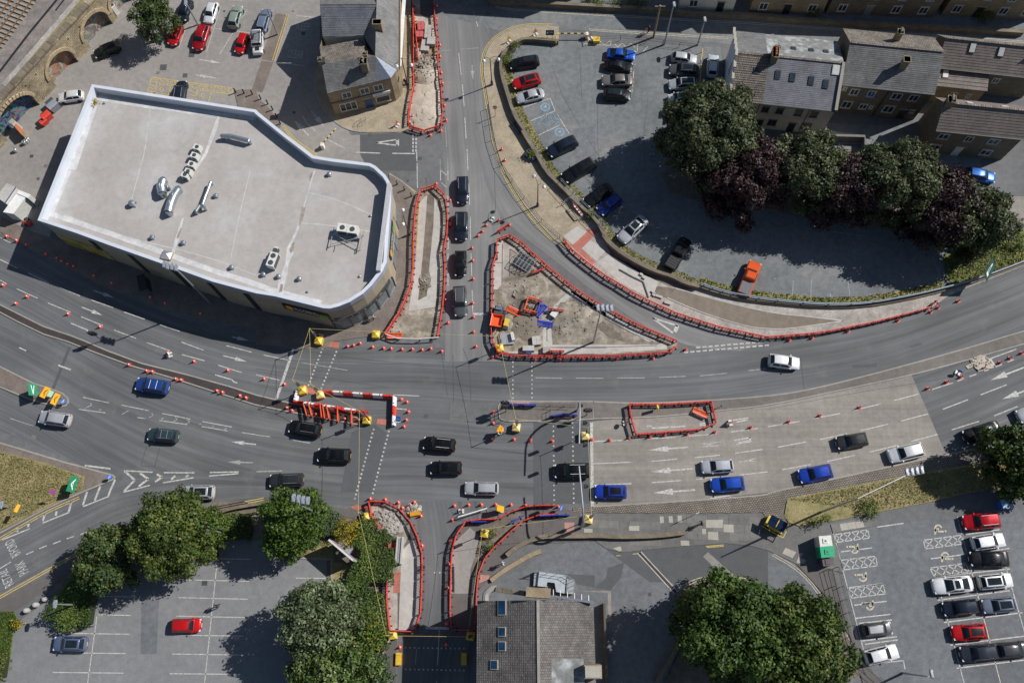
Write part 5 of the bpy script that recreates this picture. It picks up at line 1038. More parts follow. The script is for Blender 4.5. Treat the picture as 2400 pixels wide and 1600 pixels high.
rwall = thing('retaining_wall','tall honey stone railway retaining wall with painted arched recesses','wall',(wa.x,wa.y,0),wrz)
wi = pmat(rwall).inverted()
def sat(s): return (wi @ G(*W1(s)[0],1.2)).x
arches = []
for a,b,hh in (('700 2720','830 2470',4.1),):
 pass
sx = [(sat('160 2560'),sat('800 1930'),4.2),(sat('980 1500') + .0,sat('1450 1090'),4.0),(sat('1660 820'),sat('1990 330'),4.1),(sat('2130 260'),sat('2360 60') + 1.5,3.8)]
outl = [(0,0)]
for a,b,hh in sx:
 if a > b: a,b = b,a
 arches.append((a,b,hh)); outl.append((a,0))
 for k in range(13):
  t = math.pi * (1 - k / 12); outl.append(((a + b) / 2 + (b - a) / 2 * math.cos(t),hh * (0.45 + 0.55 * math.sin(t))))
 outl.append((b,0))
outl += [(LW,0),(LW,ZD),(0,ZD)]
mb = MB(); pts = [Vector((x,0,z)) for x,z in outl]; tri_ = tessellate_polygon([pts]); mb.add(pts,[t if (pts[t[1]] - pts[t[0]]).cross(pts[t[2]] - pts[t[0]]).y < 0 else tuple(reversed(t)) for t in tri_],m_rock)
mb.add([(0,1,ZD),(LW,1,ZD),(LW,0,ZD),(0,0,ZD)],[(3,2,1,0)],m_rock); mb.build('wall_face',rwall,local=True)
def graffiti(name,cols,scale):
 m,t,b = nodes(name); v = t.nodes.new('ShaderNodeTexVoronoi'); v.inputs['Scale'].default_value = scale; p = pos(t)
 nn = t.nodes.new('ShaderNodeTexNoise'); nn.inputs['Scale'].default_value = 1.2; nn.inputs['Detail'].default_value = 4; t.links.new(p,nn.inputs['Vector']); ad = t.nodes.new('ShaderNodeVectorMath'); ad.operation = 'MULTIPLY_ADD'
 ad.inputs[1].default_value = (2,2,2); t.links.new(nn.outputs['Color'],ad.inputs[0]); t.links.new(p,ad.inputs[2]); t.links.new(ad.outputs[0],v.inputs['Vector']); sp = t.nodes.new('ShaderNodeSeparateColor'); t.links.new(v.outputs['Color'],sp.inputs[0])
 r_ = t.nodes.new('ShaderNodeValToRGB'); r_.color_ramp.interpolation = 'CONSTANT'; e = r_.color_ramp.elements; e[0].color = rgb(cols[0]); e[1].position = 1 / len(cols); e[1].color = rgb(cols[1])
 for i,c in enumerate(cols[2:]): x = e.new((i + 2) / len(cols)); x.color = rgb(c)
 t.links.new(sp.outputs[0],r_.inputs[0]); t.links.new(r_.outputs[0],b.inputs['Base Color']); b.inputs['Roughness'].default_value = 0.8; return m
m_g1 = graffiti('blue_graffiti',[(.03,.03,.07),(.04,.2,.28),(.1,.09,.2),(.03,.05,.2),(.2,.1,.18),(.05,.22,.24),(.04,.04,.06),(.2,.17,.08)],2.4)
m_g2 = graffiti('rust_graffiti',[(.34,.16,.09),(.3,.15,.09),(.18,.26,.21),(.33,.2,.14),(.14,.13,.12),(.34,.34,.3),(.2,.12,.08)],1.6)
m_g3 = graffiti('mixed_graffiti',[(.3,.17,.12),(.12,.14,.16),(.33,.31,.27),(.14,.22,.18),(.2,.1,.07),(.26,.24,.22)],2.2)
vm = MB(); vm.box((0,0,0),(.43,.3,.5),m_vou); vme = vm.me('voussoir')
for i,(a,b,hh) in enumerate(arches):
 mt = (m_g1,m_g2,m_g3,m_g3)[i]; ring = [(a,0)] + [((a + b) / 2 + (b - a) / 2 * math.cos(math.pi * (1 - k / 12)),hh * (0.45 + 0.55 * math.sin(math.pi * (1 - k / 12)))) for k in range(13)] + [(b,0)]
 rc = MB(); dp = 0.9; m_ = len(ring); v = [Vector((x,0,z)) for x,z in ring] + [Vector((x,dp,z)) for x,z in ring]; rc.add(v,[(k,m_ + k,m_ + k + 1,k + 1) for k in range(m_ - 1)],m_rock); bk = [Vector((x,dp,z)) for x,z in ring]; rc.add(bk,[tuple(range(m_))],mt); rc.build('arch_recess',rwall,local=True)
 for k in range(20):
  t = math.pi * (1 - (k + .5) / 20); c = ((a + b) / 2 + ((b - a) / 2 + .3) * math.cos(t),-.02,hh * .45 + (hh * .55 + .3) * math.sin(t)); link('voussoir',vme,rwall,loc=c,rot=(0,math.pi / 2 - t,0))
mb = MB()
for k in range(int(LW / 1.3)): mb.box((k * 1.3 + .6,.35,ZD + .1 + random.uniform(-.01,.01)),(1.26,1.0,.28),m_stonedark if k % 3 else m_rock)
mb.build('coping',rwall,local=True)
dh = MB(); dh.tube([(0,-.03,0),(0,.1,0)],.12,m_black,8); dm = dh.me('weep_hole')
for s in ('440 1560','640 1360','1205 690','1395 465'): q = wi @ G(*W1(s)[0],4.2); link('weep_hole',dm,rwall,loc=(q.x,-.02,4.2))
# deck strips and track
def deckline(name,pts,w_,z,mat,par=None): return strip(name,pts,w_,z,mat,par,sm=0)
def deck_px(s,z): return [G(x,y,z) for x,y in W1(s)]
for nm,s,w_,mt in (('cess_path','60 1568 700 830 1400 20 1700 -330',.8,m_gravel),('cable_route','-20 1330 540 600 930 130 1100 -80',.35,m_black),('cable_route','1020 190 1160 10 1250 -100',.25,m_black),('weed_margin','200 1568 760 950 1330 300 1700 -150',1.4,m_grass_dry)):
 P_ = deck_px(s,ZD + .02); a = offset_line(P_,w_ / 2); b = offset_line(P_,-w_ / 2); mb = MB(); N_ = len(P_); zz = ZD - .03 if 'weed' in nm or 'cess' in nm else ZD - .02; mb.add([Vector((p.x,p.y,zz + (.01 if 'cess' in nm else 0))) for p in a] + [Vector((p.x,p.y,zz + (.01 if 'cess' in nm else 0))) for p in b],[(i,N_ + i,N_ + i + 1,i + 1) for i in range(N_ - 1)],mt); tag(mb.build(nm),kind='structure')
m_rail = plain('rusty_rail',(.22,.12,.06),.6,.3); m_sleeper = ground_mat('concrete_sleeper',(.29,.255,.2),var=.2)
for (r1,r2,lab) in ((('0 560 410 0','0 790 570 0'),None,'nearer railway track with rusty rails on pale sleepers'),(('-200 290 5 0','-200 525 175 0'),None,'railway track cut by the top left corner of the frame')):
 a0,a1 = deck_px(r1[0],ZD + .2)[0],deck_px(r1[0],ZD + .2)[-1]; b0,b1 = deck_px(r1[1],ZD + .2)[0],deck_px(r1[1],ZD + .2)[-1]
 d_ = (a1 - a0 + b1 - b0).normalized(); c0 = (a0 + b0) / 2; nn = Vector((-d_.y,d_.x,0)); tr = thing('railway_track',lab,'railway track',(c0.x,c0.y,ZD),math.atan2(d_.y,d_.x))
 for s_ in (-1,1): mb = MB(); mb.bar((-22,s_ * .74,.2),(30,s_ * .74,.2),.09,.15,m_rail); mb.build('rail',tr,local=True)
 sm_ = MB(); sm_.box((0,0,.02),(.28,2.5,.2),m_sleeper); sme = sm_.me('sleeper')
 for k in range(70): link('sleeper',sme,tr,loc=(-20 + k * .72,0,0))
# boundary walls of the public car park
wall_o = tag(strip('boundary_wall',wall_ne,0.42,0,m_stonedark,h=0.9,sm=1),'curving stone boundary wall between footway and public car park','wall')
m_tealrail = plain('blue_grey_rail',(.2,.27,.33),.5)
gr = thing('guard_rail','long blue grey guard rail curving round the car park edge','guard rail',G(*rail_ne[2]))
P_ = [G(x,y,0) for x,y in smooth_line(rail_ne)]; mb = MB(); mb.tube([p + Vector((0,0,1.05)) for p in P_],.1,m_tealrail,6); mb.tube([p + Vector((0,0,.6)) for p in P_],.07,m_tealrail,6); mb.build('rail',gr)
for i in range(0,len(P_),2): mb = MB(); mb.tube([P_[i],P_[i] + Vector((0,0,1.05))],.06,m_tealrail,6); mb.build('post',gr)
tag(strip('base_wall',rail_ne,0.4,0,m_stone,h=0.45,sm=1),'low stone plinth under the blue grey guard rail','wall')
def railing(pts,label,h_=1.0,mat=m_darkgrey,step=2.0,name='pedestrian_railing',infill=True,z=.1,bars=None):
 P_ = [G(x,y,z + h_) for x,y in pts]; P_ = [Vector((p.x,p.y,z)) for p in P_]; t = thing(name,label,'railing',P_[0]); mb = MB()
 for zz in ((h_,.15) if infill else (h_,h_ * .5)): mb.tube([p + Vector((0,0,zz)) for p in P_],.025,mat,6)
 mb.build('rail',t); d = 0
 for a,b in zip(P_,P_[1:]):
  k = max(1,int((b - a).length / step))
  for i in range(k): p = a.lerp(b,i / k); mb = MB(); mb.tube([p,p + Vector((0,0,h_))],.04,mat,6); mb.build('post',t)
 if infill:
  mb = MB()
  for a,b in zip(P_,P_[1:]):
   k = max(1,int((b - a).length / .35))
   for i in range(k): p = a.lerp(b,i / k); mb.bar(p + Vector((0,0,.15)),p + Vector((0,0,h_)),.018,.018,mat)
  mb.build('infill_bars',t)
 return t
railing(K(1,0,'2130 960 2175 1250 2250 1490') + K(2,1,'0 70 110 230 270 440 440 590 510 650'),'black kerbside railing curving beside the beige footway')
railing(K(2,0,'790 340 1000 330 1240 350 1700 410'),'thin black railing along the top of the car park',infill=False)
railing(K(3,3,'575 520 620 680 660 850 700 1000 760 1150 810 1290 900 1420 1060 1560'),'long black railing on bare footway beside long stay car park',step=1.6,infill=False)
railing(K(3,3,'655 500 700 680 730 800 760 920 800 1040 850 1250 970 1480'),'second black railing nearer the parking bays',step=1.6,infill=False)
railing(prs('410 200 900 205 1170 215 1430 222 1650 230',1140,920,7.84),'north railing of the crossing island',mat=m_darkgrey)
railing(prs('1170 300 1170 420 1650 400',1140,920,7.84),'short railing by the blue pipes on crossing island',infill=False)
railing(prs('230 300 225 430 270 500 420 515',1140,920,7.84),'bent black railing at the west tip of crossing island',infill=False)
railing(K(1,3,'1100 690 1085 1000 1065 1300'),'pale metal fence beside hedge and south road',mat=m_steel,infill=False)
for pts,lab in ((S7('960 985 1080 880 1280 770 1500 700 1660 690 2090 690 2352 680') + K(2,3,'1000 225 1350 215 1590 185'),'low curved stone wall dividing footway from south yard'),(S7('720 1370 900 1230 1150 1080 1350 970 1490 920'),'short curved stone kerb wall at the yard entrance')):
 tag(strip('low_wall',pts,.5,0,m_stone if 'kerb' in lab else m_stonedark,h=.75 if 'dividing' in lab else .4,sm=1),lab,'wall')
tag(strip('hedge_wall',K(0,2,'2010 1568 2120 1530 2352 1490') + K(1,2,'100 1480 400 1440'),.4,0,m_stonedark,h=.7,sm=1),'dark low wall under trees beside the yellow lines','wall')
tag(strip('yard_wall',K(3,0,'540 1180 520 1240 890 1250 900 1330'),.35,0,m_flag,h=1.4,sm=0),'pale stone yard wall behind the trees','wall')
tag(strip('yard_fence',K(2,3,'1580 1150 1450 1380 1330 1568'),.3,0,m_stonedark,h=1.4,sm=0),'ribbed dark fence running down beside the big tree','fence')
sheet('stone_terrace',K(3,0,'540 1200 890 1240 890 1330 600 1320'),.04,m_flag2)
sheet('sandy_drive',K(3,1,'2160 235 2500 240 2500 500 2352 490 2180 440'),.05,m_conc)
# ------------------------------------------------------------------ cars
CT = {  # length, width, height, cowl, roof front, roof rear, rear glass base (fractions from the nose), boot drop
 'hatch': (4.15,1.80,1.48,.26,.43,.84,.965,0),'suv': (4.5,1.88,1.66,.25,.40,.87,.965,0),'saloon': (4.65,1.84,1.43,.27,.44,.71,.87,1),
 'estate': (4.7,1.85,1.48,.27,.43,.89,.97,0),'coupe': (4.6,1.85,1.38,.28,.47,.66,.91,1),'mini': (3.85,1.74,1.45,.21,.36,.87,.965,0),'offroad': (4.0,1.84,1.95,.27,.32,.97,.985,0)}
m_head = plain('headlight_lens',(.7,.72,.75),.15); m_tail = plain('tail_light_red',(.35,.008,.006),.2); m_rim = plain('alloy_rim',(.35,.36,.37),.35,.7)
m_trim = plain('black_car_trim',(.015,.015,.016),.6); m_ph = plain('paint_slot',(.5,.5,.5))
def car_meshes(kind):
 L,W,H,c0,r0,r1,g1,boot = CT[kind]; hb = H * .62; hw = W / 2; X = lambda t: L / 2 - t * L; out_ = {}
 box_ = kind == 'offroad'
 st = [(0,.56,.58),(.012,.72,.64),(.035,.85,.71),(.075,.94,.76),(.15,.99,.81),(c0,1,hb),(.5,1,hb + .01),(.8,1,hb + .03),(g1 if not boot else .9,.975,hb + .02),(.965,.93,hb - .05),(.988,.82,hb - .16),(1,.66,.66)]
 if box_: st = [(0,.86,.85),(.01,.9,.95),(.05,.92,1.0),(.13,.93,1.02),(c0,.95,1.05),(.5,.96,hb),(.8,.96,hb),(.97,.96,hb),(.99,.95,hb - .05),(1,.93,hb - .1)]
 v,f,K_ = [],[],13
 for t,wf,zt in st:
  wv = hw * wf; zb = .24 if .04 < t < .96 else .34; cr = .045 if t < .3 else .03
  half = [(wv * .86,zb),(wv,zb + .12),(wv,zt - .24),(wv * .965,zt - .09),(wv * .87,zt - .01),(wv * .45,zt + cr)]
  for y,z in half + [(0,zt + cr + .008)] + [(-a,b) for a,b in reversed(half)]: v.append((X(t),y,z))
 ns = len(st)
 for i in range(ns - 1):
  for j in range(K_): a,b = i * K_ + j,i * K_ + (j + 1) % K_; f.append((a,b,b + K_,a + K_))
 f.append(tuple(range(K_))); f.append(tuple(reversed(range((ns - 1) * K_,ns * K_))))
 me = mesh('body',v,f,[m_ph],True); bm = bmesh.new(); bm.from_mesh(me); bmesh.ops.recalc_face_normals(bm,faces=bm.faces); bm.to_mesh(me); bm.free(); out_['body'] = me
 # cabin
 cs = [(c0 - .01,hb - .02,.86,.83),(c0 + (r0 - c0) * .5,hb + (H - hb) * .56,.87,.74),(r0,H - .05,.88,.655),((r0 + r1) / 2,H,.885,.67),(r1,H - .035,.88,.645),(r1 + (g1 - r1) * .55,hb + (H - hb) * .5,.86,.72),(g1,hb + .0,.83,.80)]
 if box_: cs = [(a,b,.9,.84 if 1 < i < 5 else .88) for i,(a,b,_,_) in enumerate(cs)]
 v,f,K_ = [],[],9
 for t,zt,wb_,wt in cs:
  b_,t_ = hw * wb_,hw * wt; z0 = hb - .03; zt = max(zt,z0 + .01)
  half = [(b_,z0),(t_ + .02,max(z0,zt - .07)),(t_ * .90,zt),(t_ * .45,zt + .025)]
  for y,z in half + [(0,zt + .03)] + [(-a,q) for a,q in reversed(half)]: v.append((X(t),y,z))
 for i in range(len(cs) - 1):
  for j in range(K_ - 1): a,b = i * K_ + j,i * K_ + j + 1; f.append((a,b,b + K_,a + K_))
 me = mesh('cabin',v,f,[m_ph],True); bm = bmesh.new(); bm.from_mesh(me); bmesh.ops.recalc_face_normals(bm,faces=bm.faces); bm.to_mesh(me); bm.free(); out_['cabin'] = me
 def at(t):  # cabin section at fraction t: top z, base half width, top half width
  for (a,b) in zip(cs,cs[1:]):
   if a[0] <= t <= b[0]:
    k = (t - a[0]) / (b[0] - a[0]); return [a[i] + (b[i] - a[i]) * k for i in range(1,4)]
  return cs[-1][1:]
 def screen(t0,t1,n=6):
  vv,ff = [],[]
  for i in range(n + 1):
   t = t0 + (t1 - t0) * i / n; z,wb_,wt = at(t); wt *= hw
   for y,dz in ((-.9,0),(-.45,.025),(0,.03),(.45,.025),(.9,0)): vv.append((X(t),y * wt,z + dz + .016))
  for i in range(n):
   for j in range(4): a = i * 5 + j; ff.append((a,a + 1,a + 6,a + 5))
  m_ = mesh('glass',vv,ff,[m_ph],True)
  if m_.polygons[0].normal.z < 0: m_.flip_normals()
  return m_
 out_['windscreen'] = screen(c0 + (r0 - c0) * .10,r0 - (r0 - c0) * .06); out_['rear_window'] = screen(r1 + (g1 - r1) * .12,g1 - (g1 - r1) * .14)
 tm = (r0 + r1) / 2
 for s in (1,-1):
  for nm,t0,t1 in (('side_window',c0 + (r0 - c0) * .45,tm - .012),('side_window',tm + .012,r1 + (g1 - r1) * .25)):
   vv,ff,n = [],[],6
   for i in range(n + 1):
    t = t0 + (t1 - t0) * i / n; z,wb_,wt = at(t); b_,t_ = hw * wb_,hw * wt + .02; z0 = hb - .03; z1 = max(z0,z - .07)
    for k in (.14,.96): vv.append((X(t),s * (b_ + (t_ - b_) * k + .014),z0 + (z1 - z0) * k))
   for i in range(n): a = i * 2; ff.append((a,a + 1,a + 3,a + 2) if s < 0 else (a,a + 2,a + 3,a + 1))
   out_.setdefault('side',[]).append(mesh('side_window',vv,ff,[m_ph]))
 # panoramic roof, lights, mirrors, wheels
 z,wb_,wt = at(tm); mb = MB(); n = 5; vv,ff = [],[]
 for i in range(n + 1):
  t = r0 + .03 + (r1 - r0 - .07) * i / n; z,wb_,wt = at(t); wt *= hw
  for y,dz in ((-.72,.01),(0,.03),(.72,.01)): vv.append((X(t),y * wt,z + dz + .02))
 for i in range(n):
  for j in range(2): a = i * 3 + j; ff.append((a,a + 1,a + 4,a + 3))
 me = mesh('roof_glass',vv,ff,[m_ph],True)
 if me.polygons[0].normal.z < 0: me.flip_normals()
 out_['roof_glass'] = me
 for nm,t,zz,s3 in (('headlight',.05,.67 if not box_ else .85,(.3,.28,.1)),('tail_light',.962,hb - .1,(.2,.2,.16))):
  mb = MB(); mb.box((0,0,0),s3,m_ph); me = mb.me(nm); bm = bmesh.new(); bm.from_mesh(me); bmesh.ops.bevel(bm,geom=bm.edges[:],offset=.04,segments=2,affect='EDGES'); bm.to_mesh(me); bm.free(); out_[nm] = (me,[(X(t),s * hw * .73,zz) for s in (1,-1)])
 mb = MB(); mb.box((0,0,0),(.12,.17,.12),m_ph); out_['wing_mirror'] = (mb.me('wing_mirror'),[(X(c0 + .055),s * (hw + .03),hb + .04) for s in (1,-1)])
 mb = MB(); prof = [(.17,-.11),(.2,-.12),(.31,-.11),(.335,-.08),(.335,.08),(.31,.11),(.2,.12),(.17,.11)]; mb.lathe((0,0,0),prof,m_rubber,16); mb.lathe((0,0,0),[(.19,-.1),(.19,.1)],m_rim,12); me = mb.me('wheel',True); me.transform(Matrix.Rotation(R(90),4,'X')); out_['wheel'] = (me,[(X(t),s * (hw - .1),.335) for t in (.185,.80) for s in (1,-1)])
 mb = MB()
 for s in (1,-1): mb.tube([(X(r0 + .03),s * hw * .6,H + .02),(X(r1 - .03),s * hw * .6,H + .02)],.025,m_ph,6)
 out_['roof_rails'] = mb.me('roof_rails'); mb = MB()
 for t in (r0 + .12,r1 - .15): mb.tube([(X(t),-hw * .62,H + .06),(X(t),hw * .62,H + .06)],.03,m_ph,6)
 out_['roof_bars'] = mb.me('roof_bars')
 mb = MB(); mb.box((0,0,0),(.03,.52,.12),m_ph); out_['number_plate'] = mb.me('number_plate')
 return out_
CARM = {k: car_meshes(k) for k in CT}
PAINT = {}
def paint(c):
 if c not in PAINT: PAINT[c] = car_paint('car_paint',c)
 return PAINT[c]
BLK,NAVY,GRY,SIL,WHT,RED,BLU,DGR = (.006,.007,.009),(.012,.018,.035),(.09,.095,.1),(.42,.43,.45),(.66,.67,.68),(.48,.008,.012),(.012,.06,.36),(.03,.033,.038)
m_plate_w,m_plate_y = plain('white_plate',(.7,.7,.66)),plain('yellow_plate',(.7,.5,.05))
def car(front,rear,kind,col,label,roof=None,rails=None,bars=None,group=None,W_adj=1.0):
 fr,re_ = G(*front,.55),G(*rear,.55); d = fr - re_; L = CT[kind][0]; s = max(.88,min(1.12,d.length / L)); c = (fr + re_) / 2
 t = thing('parked_car' if group and 'parked' in group else 'car',label,'car',(c.x,c.y,.035),math.atan2(d.y,d.x),group); t.scale = (s,min(s,1.04),min(s,1.04))
 M_ = CARM[kind]; pm = paint(col)
 link('body',M_['body'],t,[pm]); cb = link('cabin',M_['cabin'],t,[pm])
 link('windscreen',M_['windscreen'],t,[m_glass]); link('rear_window',M_['rear_window'],t,[m_glass])
 for q in M_['side']: link('side_window',q,t,[m_glass])
 if roof == 'glass': link('roof_glass',M_['roof_glass'],cb,[m_glass])
 elif roof: link('roof_panel',M_['roof_glass'],cb,[paint(roof)])
 for nm,mt in (('headlight',m_head),('tail_light',m_tail),('wing_mirror',pm),('wheel',None)):
  me,locs = M_[nm]
  for l in locs: link(nm,me,t,[mt] if mt else None,loc=l)
 link('number_plate',M_['number_plate'],t,[m_plate_w],loc=(L / 2 + .0,0,.48)); link('number_plate',M_['number_plate'],t,[m_plate_y],loc=(-L / 2 - .0,0,.62))
 if rails: link('roof_rails',M_['roof_rails'],cb,[rails])
 if bars: link('roof_bars',M_['roof_bars'],cb,[bars])
 return t
def c_(i,j,s): a = K(i,j,s); return a[0],a[1]
PK,PB,PS,PT = 'cars parked in the station car park','cars parked in the public car park','cars parked in the long stay car park','traffic on the main road'
CARS = [
 (0,0,'1665 195 1735 8','mini',NAVY,'navy hatchback in top row nearest the round tree',None,None,None,PK),(0,0,'1910 215 1968 28','hatch',WHT,'white hatchback in the top row of station car park',None,None,None,PK),
 (0,0,'2190 60 2138 265','hatch',(.24,.29,.25),'sage green hatchback in the station car park',None,None,None,PK),(1,0,'98 98 45 292','estate',(.14,.18,.26),'steel blue estate with silver roof rails by the lamp',None,m_steel,None,PK),
 (0,0,'1580 412 1645 242','mini',RED,'bright red hatchback in second row by the round tree',None,None,None,PK),(0,0,'1812 462 1888 242','suv',(.3,.008,.014),'dark red crossover in second row with glossy flank',None,None,None,PK),
 (0,0,'2195 480 2252 322','mini',RED,'small red car beside the white off-roader',None,None,None,PK),(0,0,'868 508 1105 420','hatch',BLK,'black hatchback angled by the arches in tree shade',None,None,None,PK),
 (0,0,'540 905 766 875','hatch',WHT,'white hatchback parked by the bins behind the store',None,None,None,PK),(0,0,'1672 768 1648 940','suv',NAVY,'dark SUV in yellow hatched bay behind store parapet',None,m_steel,None,PK),
 (2,0,'-25 600 250 560','estate',BLK,'black estate at the north end beside the curved wall','glass',None,None,PB),(2,0,'8 785 260 722','hatch',RED,'red hatchback with black glass roof by curved wall','glass',None,None,PB),(2,0,'38 915 297 858','saloon',SIL,'silver saloon next to blue hatched disabled bay',None,None,None,PB),
 (2,0,'332 1412 592 1290','hatch',NAVY,'navy hatchback just south of the disabled bays',None,None,None,PB),(2,0,'470 1650 752 1490','estate',BLK,'black estate second below the disabled bays',None,None,None,PB),
 (2,0,'1135 515 870 488','coupe',(.01,.08,.42),'bright blue coupe heading the middle row',None,None,None,PB),(2,0,'1108 628 845 590','saloon',BLK,'black car with pink dotted tail in middle row',None,None,None,PB),(2,0,'820 745 1108 742','saloon',(.16,.145,.14),'bronze grey saloon in the middle row',None,None,None,PB),(2,0,'1090 882 838 868','mini',BLK,'rounded black car at the south end of middle row','glass',None,None,PB),
 (2,0,'1697 552 1466 525','hatch',SIL,'silver hatchback at top of the east row',None,None,None,PB),(2,0,'1438 642 1718 668','suv',GRY,'dark grey SUV with glass roof in east row','glass',None,None,PB),(2,0,'1436 782 1702 775','suv',SIL,'silver SUV with square sunroof in east row','glass',None,None,PB),(2,0,'1440 912 1648 888','mini',WHT,'white car with green tinted roof in east row',(.01,.12,.05),None,None,PB),(2,0,'1428 1020 1650 1040','hatch',NAVY,'dark blue hatchback half hidden under the tree',None,None,None,PB),(2,0,'1852 508 1834 712','hatch',(.5,.55,.62),'pale blue white hatchback alone beside the white gable',None,None,None,PB),
 (2,1,'672 305 908 148','saloon',BLK,'black saloon in tree shade third below disabled bays',None,None,None,PB),(2,1,'800 385 992 245','mini',(.008,.03,.2),'small blue car in tree shade beside black saloon',None,None,None,PB),(2,1,'995 645 1222 438','saloon',SIL,'silver saloon with dark roof nosing the weedy wall','glass',None,None,PB),(3,1,'2085 72 1805 25','hatch',(.01,.09,.35),'blue car in shade below the detached house',None,None,None,PB),
 (1,1,'1898 305 1896 55','estate',NAVY,'first navy estate queueing down the north road',None,m_steel,None,PT),(1,1,'1884 642 1888 383','suv',NAVY,'second dark blue SUV in the north road queue','glass',m_steel,None,PT),(1,1,'1876 958 1880 748','hatch',BLK,'third car in the north road queue, black hatchback',None,None,None,PT),(1,1,'1882 1338 1870 1062','suv',GRY,'grey SUV with sunroof at the front of north queue',None,m_steel,None,PT),
 (0,2,'1252 388 1556 432','suv',(.015,.06,.25),'blue SUV with silver roof bars west of the junction',None,None,m_wht,PT),(0,2,'365 690 655 732','suv',SIL,'silver SUV leaving beside the splitter island',None,None,None,PT),(0,2,'1362 852 1640 875','suv',(.03,.06,.075),'dark teal SUV with roof bars leaving westwards',None,m_steel,m_steel,PT),(0,2,'1672 1392 1975 1385','hatch',SIL,'silver hatchback half hidden by tree on slip road','glass',None,None,PT),
 (1,2,'305 778 600 825','suv',BLK,'black SUV with roof rails below the stacked barriers',None,m_steel,None,PT),(1,2,'565 1042 872 1052','hatch',BLK,'black hatchback just west of the crossing studs',None,None,None,PT),(1,2,'122 1280 440 1268','estate',DGR,'dark grey estate partly under the bright green tree',None,m_steel,None,PT),(1,2,'1535 930 1835 960','suv',BLK,'black SUV with pale roof rails mid junction',None,m_wht,None,PT),(1,2,'1598 1162 1893 1162','suv',BLK,'plain black SUV mid junction below the railed one',None,None,None,PT),(1,2,'1915 1345 2230 1352','estate',SIL,'silver estate crossing the junction in the kerb lane',None,m_steel,None,PT),
 (2,2,'386 1192 720 1186','suv',BLK,'black SUV under the signal arm at the stop line',None,m_wht,None,PT),(2,2,'757 1378 1055 1382','hatch',(.015,.05,.42),'vivid blue hatchback with black roof at the stop line',(.008,.008,.009),None,None,PT),(2,2,'1738 1155 2033 1138','hatch',(.46,.48,.52),'pale silver hatchback in middle lane of concrete approach',None,None,None,PT),(2,2,'1822 1325 2133 1300','hatch',(.012,.07,.42),'bright blue hatchback in kerb lane below silver hatchback',None,None,None,PT),
 (3,2,'290 208 0 172','hatch',WHT,'lone white hatchback driving east on the far carriageway',None,None,None,PT),(3,2,'625 938 910 892','hatch',DGR,'charcoal people carrier in middle lane approaching',None,None,None,PT),(3,2,'1105 1060 1420 985','suv',WHT,'white crossover near the end of the concrete',None,None,None,PT),(3,2,'280 1245 585 1185','hatch',(.012,.05,.36),'dark blue hatchback in kerb lane of the concrete approach',None,None,None,PT),(3,2,'1795 890 2125 785','saloon',BLK,'black saloon with sun glint beside the right hand tree',None,None,None,PT),(3,2,'2285 700 2600 590','hatch',SIL,'silver car cut off by the right frame edge',None,None,None,PT),
 (0,3,'495 1205 805 1208','hatch',(.1,.14,.24),'slate blue hatchback with black roof in retail car park','glass',None,None,None),(0,3,'1852 1035 1576 1042','mini',RED,'lone red hatchback in the retail car park',None,None,None,None),
 (3,3,'1785 98 2120 68','suv',(.42,.006,.014),'red SUV at the top of the long stay rows',None,m_steel,None,PS),(3,3,'2170 248 1868 292','hatch',WHT,'white hatchback facing right under the red SUV',None,None,None,PS),(3,3,'1845 428 2208 428','saloon',BLK,'glossy black saloon third down in right row',None,None,None,PS),(3,3,'1506 685 1874 650','coupe',WHT,'white fastback with black roof at hatched bay','glass',None,None,PS),(3,3,'2243 618 1926 648','suv',WHT,'white SUV with dark glass roof and silver rails','glass',m_steel,None,PS),(3,3,'1600 892 1920 858','suv',NAVY,'navy SUV below the white fastback',None,None,None,PS),(3,3,'1962 868 2268 838','hatch',(.16,.19,.25),'blue grey hatchback right of the navy SUV','glass',None,None,PS),(3,3,'1685 1112 2004 1090','hatch',RED,'red hatchback with black roof in the long stay rows',(.01,.01,.011),None,None,PS),(3,3,'1760 1305 2100 1272','suv',(.03,.035,.05),'dark slate SUV at the lower end of left row',None,None,None,PS),(3,3,'2405 1248 2086 1275','hatch',DGR,'dark hatchback at the right frame edge, tail to tail with slate SUV',None,None,None,PS),(3,3,'1128 1060 878 1085','mini',(.1,.1,.11),'grey striped small car beside the black railing',(.4,.41,.43),None,None,PS),(3,3,'1190 1268 886 1342','hatch',WHT,'white hatchback below the grey small car',None,None,None,PS)]
for i,j,s,kd,cl,lab,rf,rl_,br_,grp in CARS: car(*c_(i,j,s),kd,cl,lab,rf,rl_,br_,grp)
# boxy off-roader with a roof rack and a spare wheel
t = car(*K(1,0,'18 498 20 318'),'offroad',WHT,'white boxy off-roader with ladder roof rack',None,None,None,PK); mb = MB()
for k in range(9): mb.bar((-1.5 + k * .26,-.7,2.08),(-1.5 + k * .26,.7,2.08),.06,.05,m_trim)
for s in (-1,1): mb.bar((-1.6,s * .72,2.1),(.7,s * .72,2.1),.06,.08,m_trim)
mb.build('roof_rack',t,local=True); mb = MB(); mb.box((1.25,0,1.1),(.7,.7,.03),m_trim); mb.build('bonnet_panel',t,local=True)
